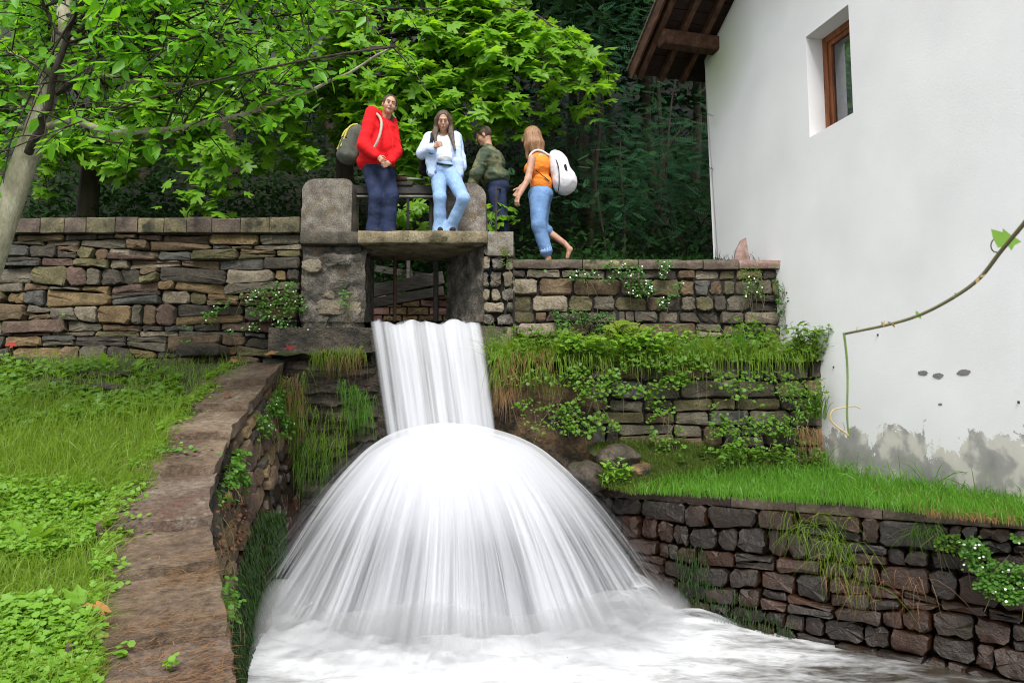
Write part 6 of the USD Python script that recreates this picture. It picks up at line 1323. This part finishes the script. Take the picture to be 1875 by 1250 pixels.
creeper("rock_weeds", "scattered green weeds clinging to the brown rock beside the fall", *frontal([(915, 690), (1000, 670), (1060, 760), (1080, 820), (980, 790), (930, 740)], 400, 7.56), 420, .045, "ledge", flowers=0, tpl=IVY)
creeper("kerb_creeper", "pale green creeper hanging below the kerb coping near its upper end", *on_kerb([(455, 725), (500, 690), (545, 690), (548, 760), (520, 800), (470, 800)], 700), 1500, .045, "creeper", flowers=30)
creeper("kerb_creeper", "pale green creeper hanging below the kerb coping halfway down", *on_kerb([(385, 840), (405, 815), (440, 825), (440, 900), (395, 920)], 500), 700, .05, "creeper")
creeper("kerb_creeper", "reddish withered creeper on the kerb wall face", *on_kerb([(385, 905), (440, 900), (440, 980), (400, 1020), (388, 1000)], 400), 420, .035, "rustleaf")
creeper("kerb_creeper", "small creeper strand hanging near the lower end of the kerb wall", *on_kerb([(390, 1040), (418, 1050), (420, 1130), (400, 1150), (392, 1100)], 300), 260, .04, "creeper", stems=6)
creeper("pool_creeper", "pale flowering creeper bush spilling over the pool wall coping near the house", *on_pool([(1760, 985), (1800, 975), (1900, 985), (1900, 1110), (1850, 1100), (1790, 1070)], 900, .1), 2200, .034, "creeper", flowers=50, out=(.0, .12))
creeper("pool_creeper", "thin creeper strand on the pool wall beside the flowering one", *on_pool([(1705, 965), (1755, 975), (1770, 1010), (1720, 1000)], 300, .06), 160, .034, "ledge")
# plants on the ledge above the lower wall
def tuft(name, label, b, n, ln, spread, mat, droop=.5, w=.004, cat="grass tuft", ext=.06, bias=(0, -.15, 0)):
    t = thing(name, label, cat, b); p = np.asarray(b) + rw_.normal(0, 1, (n, 3)) * [ext, ext * .5, .01]; L_ = rw_.uniform(.55, 1.1, n) * ln; d = rdir(n, rw_) * spread * rw_.uniform(.2, 1, n)[:, None] + np.asarray(bias)
    p1 = p + UP * (L_ * .65)[:, None] + d * (L_ * .35)[:, None]; p2 = p + UP * (L_ * (.95 - droop * rw_.uniform(.2, 1, n)))[:, None] + d * L_[:, None]
    obj("blades", bez_blades(p, p1, p2, rw_.uniform(.7, 1.2, n) * w, 4, None, rw_), M[mat], t, smooth=True)
def leafy(name, label, b, nst, h, size, mat, tpl=ROUND, ext=.13, per=15, cat="plant", lean=.35, bias=(0, -.25, 0)):
    t = thing(name, label, cat, b); mb = MB(); P_, X_, N_, S_ = [], [], [], []
    for _ in range(nst):
        o = np.asarray(b) + rw_.normal(0, 1, 3) * [ext, ext * .4, .01]; d = rdir(1, rw_)[0] * lean * rw_.uniform(.2, 1) + np.asarray(bias); H = h * rw_.uniform(.5, 1.1)
        c = spline([o, o + UP * H * .55 + d * H * .4, o + UP * H * .9 + d * H], 8); mb.add(*tube(c, np.linspace(.004, .002, 8), 4, False))
        for k in range(per):
            i = rw_.integers(2, 8); P_.append(c[i]); X_.append(rdir(1, rw_)[0] + d * .5 + [0, 0, -.1]); N_.append(UP + rw_.normal(0, .35, 3) + [0, -.3, 0]); S_.append(size * rw_.uniform(.4, 1.05))
    tag(mb.build("stems", M["stemgreen"], t, smooth=True), kind="stuff"); obj("leaves", scatter(tpl, np.array(P_), unit(np.array(X_)), unit(np.array(N_)), np.array(S_)), M[mat], t, smooth=True)
lb = lambda px, Y=7.95, z=None: np.array([(px - CX) / FPX * Y, Y, (tz1 - .02) if z is None else z])
for nm, lab, px, Y, n, ln, sp, mat, dr in (
    ("grass_tuft", "tall upright grass tuft beside the channel mouth above the fall", 905, 8.0, 40, .55, .25, "ledge", .3), ("grass_tuft", "arching grass tuft on the ledge at the end of the fall", 940, 7.85, 70, .42, .6, "grass", .7),
    ("grass_tuft", "grass tuft on the ledge between the bushy herbs and the fern", 1045, 7.8, 80, .44, .5, "grass", .6), ("grass_tuft", "grass tuft hanging over the ledge below the fern", 1110, 7.72, 90, .42, .6, "ledge", .8),
    ("grass_tuft", "fine hair-like grass tuft drooping over the lower wall", 1275, 7.7, 140, .40, .55, "ledge", 1.1), ("grass_tuft", "large sword-leaved grass clump on the ledge near the white house", 1355, 7.8, 110, .46, .65, "lush", .5), ("grass_tuft", "grass clump on the ledge beside the large sword-leaved one", 1310, 7.85, 60, .40, .5, "grass", .5), ("grass_tuft", "dark grass tuft growing low against the white house corner", 1490, 7.62, 90, .40, .5, "ledge", .6)):
    tuft(nm, lab, lb(px, Y, None if px != 1490 else 1.75), n, ln, sp, mat, dr, w=.0022 if px == 1275 else .0045)
for lab, px, Y, nst, h, sz, mat, tpl in (
    ("bushy light green herb on the ledge beside the waterfall", 965, 7.95, 34, .36, .055, "ledge", ROUND), ("bushy herb below the channel wall on the ledge beside the fern", 1020, 8.0, 34, .34, .055, "ledge", ROUND), ("mint-like herb patch on the ledge under the ivy", 1085, 8.05, 26, .34, .06, "ledge", ROUND),
    ("herb patch with round leaves in the middle of the ledge", 1205, 7.9, 36, .34, .06, "weed", ROUND), ("herb patch on the ledge below the ivy trails", 1245, 8.1, 34, .38, .06, "ledge", SIMPLE), ("low herb patch on the ledge between the grass clumps", 1300, 8.1, 26, .34, .06, "ledge", SIMPLE), ("herb patch under the daisy cushion at the foot of the wall", 1390, 8.2, 26, .46, .08, "ledge", IVY), ("nettle-like plant on the ledge end against the white house", 1470, 7.75, 30, .36, .085, "ledge", SIMPLE), ("pale leafy herb hanging over the ledge edge above the brown rock", 1060, 7.66, 24, .26, .075, "weed", ROUND), ("small leafy herb at the brim of the ledge above the squared stones", 1160, 7.66, 26, .26, .07, "weed", ROUND)):
    leafy("herb", lab, lb(px, Y), nst, h, sz, mat, tpl)
t_b = lb(1150, 7.75); 
dandelion("tall plant with big soft bright leaves rising in front of the fern", 1165, 648, 12, .40, Yv=7.7, wid=.55)
fb = lb(1130, 7.9); t = thing("fern", "yellowing fern with arching fronds on the ledge under the retaining wall", "fern", fb)
for k, (dx, dz, ln) in enumerate(((.33, .30, .5), (-.12, .36, .42), (.22, .38, .5), (-.28, .22, .36), (.10, .42, .4), (.38, .16, .4))):
    c = spline([fb, fb + [dx * .5, -.05, dz * .95], fb + [dx * 1.25, -.12, dz * .9]], 16); d = unit(np.gradient(c, axis=0)); s = unit(np.cross(d, [0, -.6, .8])); mb = MB(); mb.add(*tube(c, np.linspace(.004, .0015, 16), 4, False))
    for sg_ in (-1, 1): mb.add(*scatter(DIAM, c[2:], s[2:] * sg_ + d[2:] * .35, np.tile([0, -.6, .8], (14, 1)), .13 * np.sin(np.linspace(.9, 2.95, 14))))
    mb.build("frond", M["fern"], t, smooth=True)
# loose growth along the ledge and in the joints of the lower wall
n = 2300; a_ = rw_.uniform(892, 1500, n); Yl = 7.66 + rw_.random(n) ** 1.5 * .6; q = np.stack([(a_ - CX) / FPX * Yl, Yl, tz1 + rw_.random(n) ** 2 * .34 * (.3 + meshkit.noise(np.stack([a_ / 40, Yl * 0, Yl * 0], -1))) - .03], -1)
tag(obj("ledge_cover", scatter(ROUND, q, unit(rdir(n, rw_) + [0, -.2, -.2]), unit(rw_.normal(0, .4, (n, 3)) + [0, -.4, .8]), rw_.uniform(.025, .06, n)), M["ledge"], smooth=True), "tangle of small-leaved weeds filling the ledge above the lower retaining wall", "weeds", kind="stuff")
n = 2600; a_ = rw_.uniform(892, 1500, n); Yl = rw_.uniform(7.64, 8.1, n); q = np.stack([(a_ - CX) / FPX * Yl, Yl, Yl * 0 + tz1 - .03], -1)
tag(obj("ledge_grass", grass_on(q, .14, .42, .0028, 1.3, rw_, (0, -.55, 0)), M["grass"], smooth=True), "loose grasses growing through the weeds on the ledge", "grass", kind="stuff")
n = 2600; pts_, _ = frontal([(1100, 690), (1500, 670), (1510, 850), (1180, 850), (1080, 800)], n, 7.66); pts_ = pts_[meshkit.noise(pts_ * 4.2) > .63]; n = len(pts_)
pts_[:, 1] -= rw_.uniform(0, .07, n); tag(obj("joint_weeds", scatter(ROUND, pts_, unit(rw_.normal(0, .7, (n, 3)) + [0, 0, -.4]), unit(rw_.normal(0, .4, (n, 3)) + [0, -.6, .7]), rw_.uniform(.02, .05, n)), M["ledge"], smooth=True), "small weeds rooted in the joints of the lower retaining wall", "weeds", kind="stuff")
# hanging grass
def hanging(name, label, p, n, ln, mat, out=.10, w=.0028, nrm=(0, -1, 0), side=.15):
    t = thing(name, label, "grass tuft", p.mean(0)); k = rw_.integers(0, len(p), n); q = p[k] + rw_.normal(0, .012, (n, 3)); L_ = ln * rw_.uniform(.4, 1.1, n); nn = np.asarray(nrm, float)
    s = np.cross(nn, UP) * rw_.normal(0, side, n)[:, None]
    p1 = q + UP * (.18 * L_)[:, None] + nn * (out * rw_.uniform(.4, 1.3, n))[:, None] + s * (L_ * .4)[:, None]; p2 = q - UP * (L_ * rw_.uniform(.5, 1, n))[:, None] + nn * (out * .8 * rw_.uniform(.2, 1.2, n))[:, None] + s * L_[:, None]
    obj("blades", bez_blades(q, p1, p2, rw_.uniform(.6, 1.2, n) * w, 4, None, rw_), M[mat], t, smooth=True)
for lab, poly, Y, n, ln, mat in (
    ("yellow-green grass hanging from the turf edge of the rock pier", [(575, 640), (670, 632), (672, 650), (580, 655)], 8.02, 260, .32, "grass"), ("dry brown grass drooping from the turf of the rock pier", [(590, 640), (668, 636), (668, 660), (600, 665)], 8.0, 120, .34, "dry"),
    ("vivid green grass curtain on the rock pier next to the water", [(620, 690), (682, 720), (682, 760), (640, 770)], 7.98, 260, .40, "lush"), ("green grass hanging over the shaded foot of the rock pier", [(560, 740), (640, 750), (640, 820), (560, 830)], 7.96, 240, .42, "grass"),
    ("long mixed grass hanging down between the kerb creeper and the pier", [(500, 690), (560, 680), (560, 780), (510, 790)], 7.92, 340, .55, "grass"), ("withered grass hanging beside the kerb wall top", [(515, 690), (560, 680), (560, 740), (520, 760)], 7.9, 160, .5, "dry"), ("shaded trailing grass brushing the edge of the water fan", [(530, 800), (630, 800), (600, 870), (540, 880)], 7.9, 260, .42, "ledge")):
    hanging("hanging_grass", lab, frontal(poly, 200, Y, .05)[0], n, ln, mat)
for lab, poly, n, ln, mat in (("green grass trailing over the pool wall from the coping middle", [(1400, 925), (1560, 940), (1555, 1010), (1420, 960)], 150, .36, "grass"), ("long wiry grass dangling down the pool wall stones", [(1470, 960), (1620, 1010), (1600, 1080), (1500, 1050)], 110, .40, "grass"), ("grass tuft on the pool wall coping near the flowering creeper", [(1660, 940), (1715, 950), (1715, 975), (1665, 975)], 90, .26, "ledge"), ("brown dry grass caught on the pool wall stones", [(1480, 1000), (1720, 1060), (1700, 1120), (1520, 1080)], 90, .30, "dry")):
    hanging("hanging_grass", lab, on_pool(poly, 160, .06)[0], n, ln, mat, nrm=n3, w=.0022, side=.45)
hanging("hanging_grass", "fringe of green grass spilling over the brim of the ledge onto the lower wall", frontal([(1020, 645), (1480, 640), (1480, 665), (1020, 672)], 400, 7.63)[0], 620, .30, "grass")
hanging("hanging_grass", "tan dry grass wisp hanging on the brown rock by the fall", frontal([(915, 715), (935, 715), (935, 730), (918, 730)], 40, 7.62)[0], 40, .32, "dry", w=.003)
hanging("hanging_grass", "green grass hanging over the top of the brown rock", frontal([(900, 640), (1030, 640), (1030, 690), (905, 690)], 200, 7.62)[0], 340, .42, "grass")
hanging("hanging_grass", "roots and grass hanging beside the fall on the dark side of the brown rock", frontal([(905, 660), (940, 660), (945, 720), (908, 720)], 100, 7.62)[0], 120, .45, "dry")
hanging("hanging_grass", "dry grass fringe along the top of the brown rock", frontal([(905, 645), (1010, 640), (1010, 665), (910, 668)], 200, 7.66)[0], 200, .26, "dry")
hanging("hanging_grass", "brown dead grass skirt under the weeds at the white house corner", frontal([(1455, 780), (1500, 780), (1500, 800), (1460, 800)], 60, 7.5)[0], 90, .30, "dry")
# wet moss hanging on the kerb wall face and at the water edge of the pool wall
p, nn = on_kerb([(425, 1250), (420, 1120), (440, 1000), (470, 930), (520, 930), (522, 1010), (495, 1110), (480, 1260)], 2600)
k = len(p); q = p + nn * .012; tag(obj("wall_moss", bez_blades(q, q + nn * .03 - UP * .04, q - UP * rw_.uniform(.06, .16, k)[:, None] + nn * .01, np.full(k, .006), 2, None, rw_), M["wetmoss"], smooth=True), "dark green wet moss streaming down the kerb wall above the pool", "moss", kind="stuff")
p, nn = on_pool([(1235, 1010), (1285, 990), (1310, 1060), (1460, 1150), (1450, 1178), (1340, 1150), (1250, 1110)], 800, .04)
k = len(p); q = p; tag(obj("pool_moss", bez_blades(q, q + nn * .02 - UP * .02, q - UP * rw_.uniform(.04, .10, k)[:, None] + nn * .01, np.full(k, .004), 2, None, rw_), M["wetmoss"], smooth=True), "dark moss on the pool wall stones at the splash line", "moss", kind="stuff")
# grass strip below the house
def terr_pts(n, poly): a, b = poly_px(poly, n, rw_); return ground_hit(a, b, terrace_z, 4.6, 8.1)
p = terr_pts(14000, [(1150, 902), (1230, 880), (1300, 868), (1500, 858), (1900, 888), (1900, 962), (1560, 925)])
tag(obj("strip_grass", grass_on(p, .05, .16, .0032, .8, rw_), M["lush"], smooth=True), "lush green grass strip between the pool wall and the white house", "grass", kind="stuff")
p = terr_pts(420, [(1440, 868), (1520, 860), (1900, 890), (1900, 925), (1560, 890)])
tag(obj("strip_long_grass", grass_on(p, .18, .38, .005, 1.1, rw_), M["lush"], smooth=True), "long arching grass blades along the foot of the white house", "grass", kind="stuff")
p = terr_pts(1500, [(1560, 890), (1900, 930), (1900, 965), (1700, 945)])
tag(obj("edge_straw", grass_on(p, .04, .09, .0025, 1.2, rw_), M["dry"], smooth=True), "dry cut grass along the pool wall coping", "straw", kind="stuff")
p = terr_pts(16000, [(1100, 890), (1090, 815), (1200, 800), (1420, 815), (1500, 862), (1300, 885), (1160, 905)])
tag(obj("bank_moss", grass_on(p, .03, .09, .004, .9, rw_), M["mossy"], smooth=True), "olive moss covering the small bank under the lower retaining wall", "moss", kind="stuff")
leafy("herb", "leafy weeds on the mossy bank at the foot of the lower wall", terr_pts(30, [(1330, 850), (1350, 850), (1350, 860)])[0], 40, .26, .05, "ledge", ROUND, ext=.28)
leafy("herb", "small upright herb at the corner where the pool wall meets the fall", terr_pts(30, [(1120, 885), (1150, 880), (1150, 895)])[0] if len(terr_pts(30, [(1120, 885), (1150, 880), (1150, 895)])) else P(1120, 880, 7.2), 10, .3, .08, "weed", SIMPLE, ext=.06)
# boulders at the foot of the lower wall by the fall
for k, (lab, px, py, w, h) in enumerate((("dark rounded boulder at the foot of the lower wall beside the fan of water", 1075, 872, .42, .30), ("brown boulder wedged under the lower retaining wall", 1130, 838, .40, .26), ("small rust-brown boulder on the mossy bank edge", 1165, 862, .30, .22))):
    m = trimesh.creation.icosphere(3, 1.0); v = np.array(m.vertices); v = v * (1 + fbm(v + k * 7, 1.4, 3, k)[:, None] * .7) * [w / 2, .22, h / 2] + P(px, py, 7.52)
    tag(obj("boulder", (v, m.faces), M["rock_dark"] if k != 2 else M["rock_brown"], smooth=60), lab, "boulder")

# ------------------------------------------------------------------ trailing vine shoot close to the camera
vs = thing("vine_shoot", "slender bent vine shoot with small buds and one bright leaf before the white house", "vine", P(1545, 610, 2.2))
c1 = spline([P(a, b, y) for a, b, y in ((1900, 375, 1.75), (1862, 425, 1.8), (1825, 470, 1.86), (1798, 505, 1.9), (1745, 545, 1.96), (1675, 580, 2.05), (1610, 598, 2.12), (1547, 611, 2.2))], 40)
c2 = spline([P(a, b, 2.2) for a, b in ((1545, 609), (1550, 650), (1552, 700), (1551, 750), (1555, 800))], 20)
obj("stem", tube(c1, np.linspace(.0058, .0036, 40), 8), M["vinestem"], vs, smooth=True); obj("hanging_stem", tube(c2, np.linspace(.0036, .0028, 20), 8), M["stemgreen"], vs, smooth=True)
c3 = spline([P(a, b, 2.2) for a, b in ((1555, 798), (1535, 783), (1520, 762), (1524, 752), (1545, 746), (1562, 743), (1575, 748))], 24)
M["tendril"] = plain("pale_tendril", (.42, .30, .13), .6); obj("tendril", tube(c3, np.linspace(.0028, .0016, 24), 6), M["tendril"], vs, smooth=True)
M["vineleaf"] = leaf_mat("vine_leaf", [(.12, .25, .02), (.16, .29, .02)], trans=.45, tgain=1.6)
lpz = P(1818, 436, 1.86); obj("leaf", scatter(IVY, lpz[None], np.array([[.95, -.05, -.05]]), np.array([[.05, -.85, .45]]), [.074]), M["vineleaf"], vs, smooth=True)
obj("leaf_stalk", tube(spline([P(1826, 462, 1.86), P(1817, 458, 1.86), P(1815, 446, 1.86), P(1820, 438, 1.86)], 8), .0016, 5), M["rust"], vs, smooth=True)
for px, py, dy in ((1793, 508, 1.9), (1757, 540, 1.95), (1683, 578, 2.04), (1616, 597, 2.11), (1633, 592, 2.1), (1568, 607, 2.18)):
    obj("bud", scatter(SIMPLE, np.repeat(P(px, py, dy)[None], 4, 0), unit(rw_.normal(0, 1, (4, 3))), unit(rw_.normal(0, 1, (4, 3))), .017), M["vineleaf"] if px in (1757, 1683) else M["tendril"], vs, smooth=True)
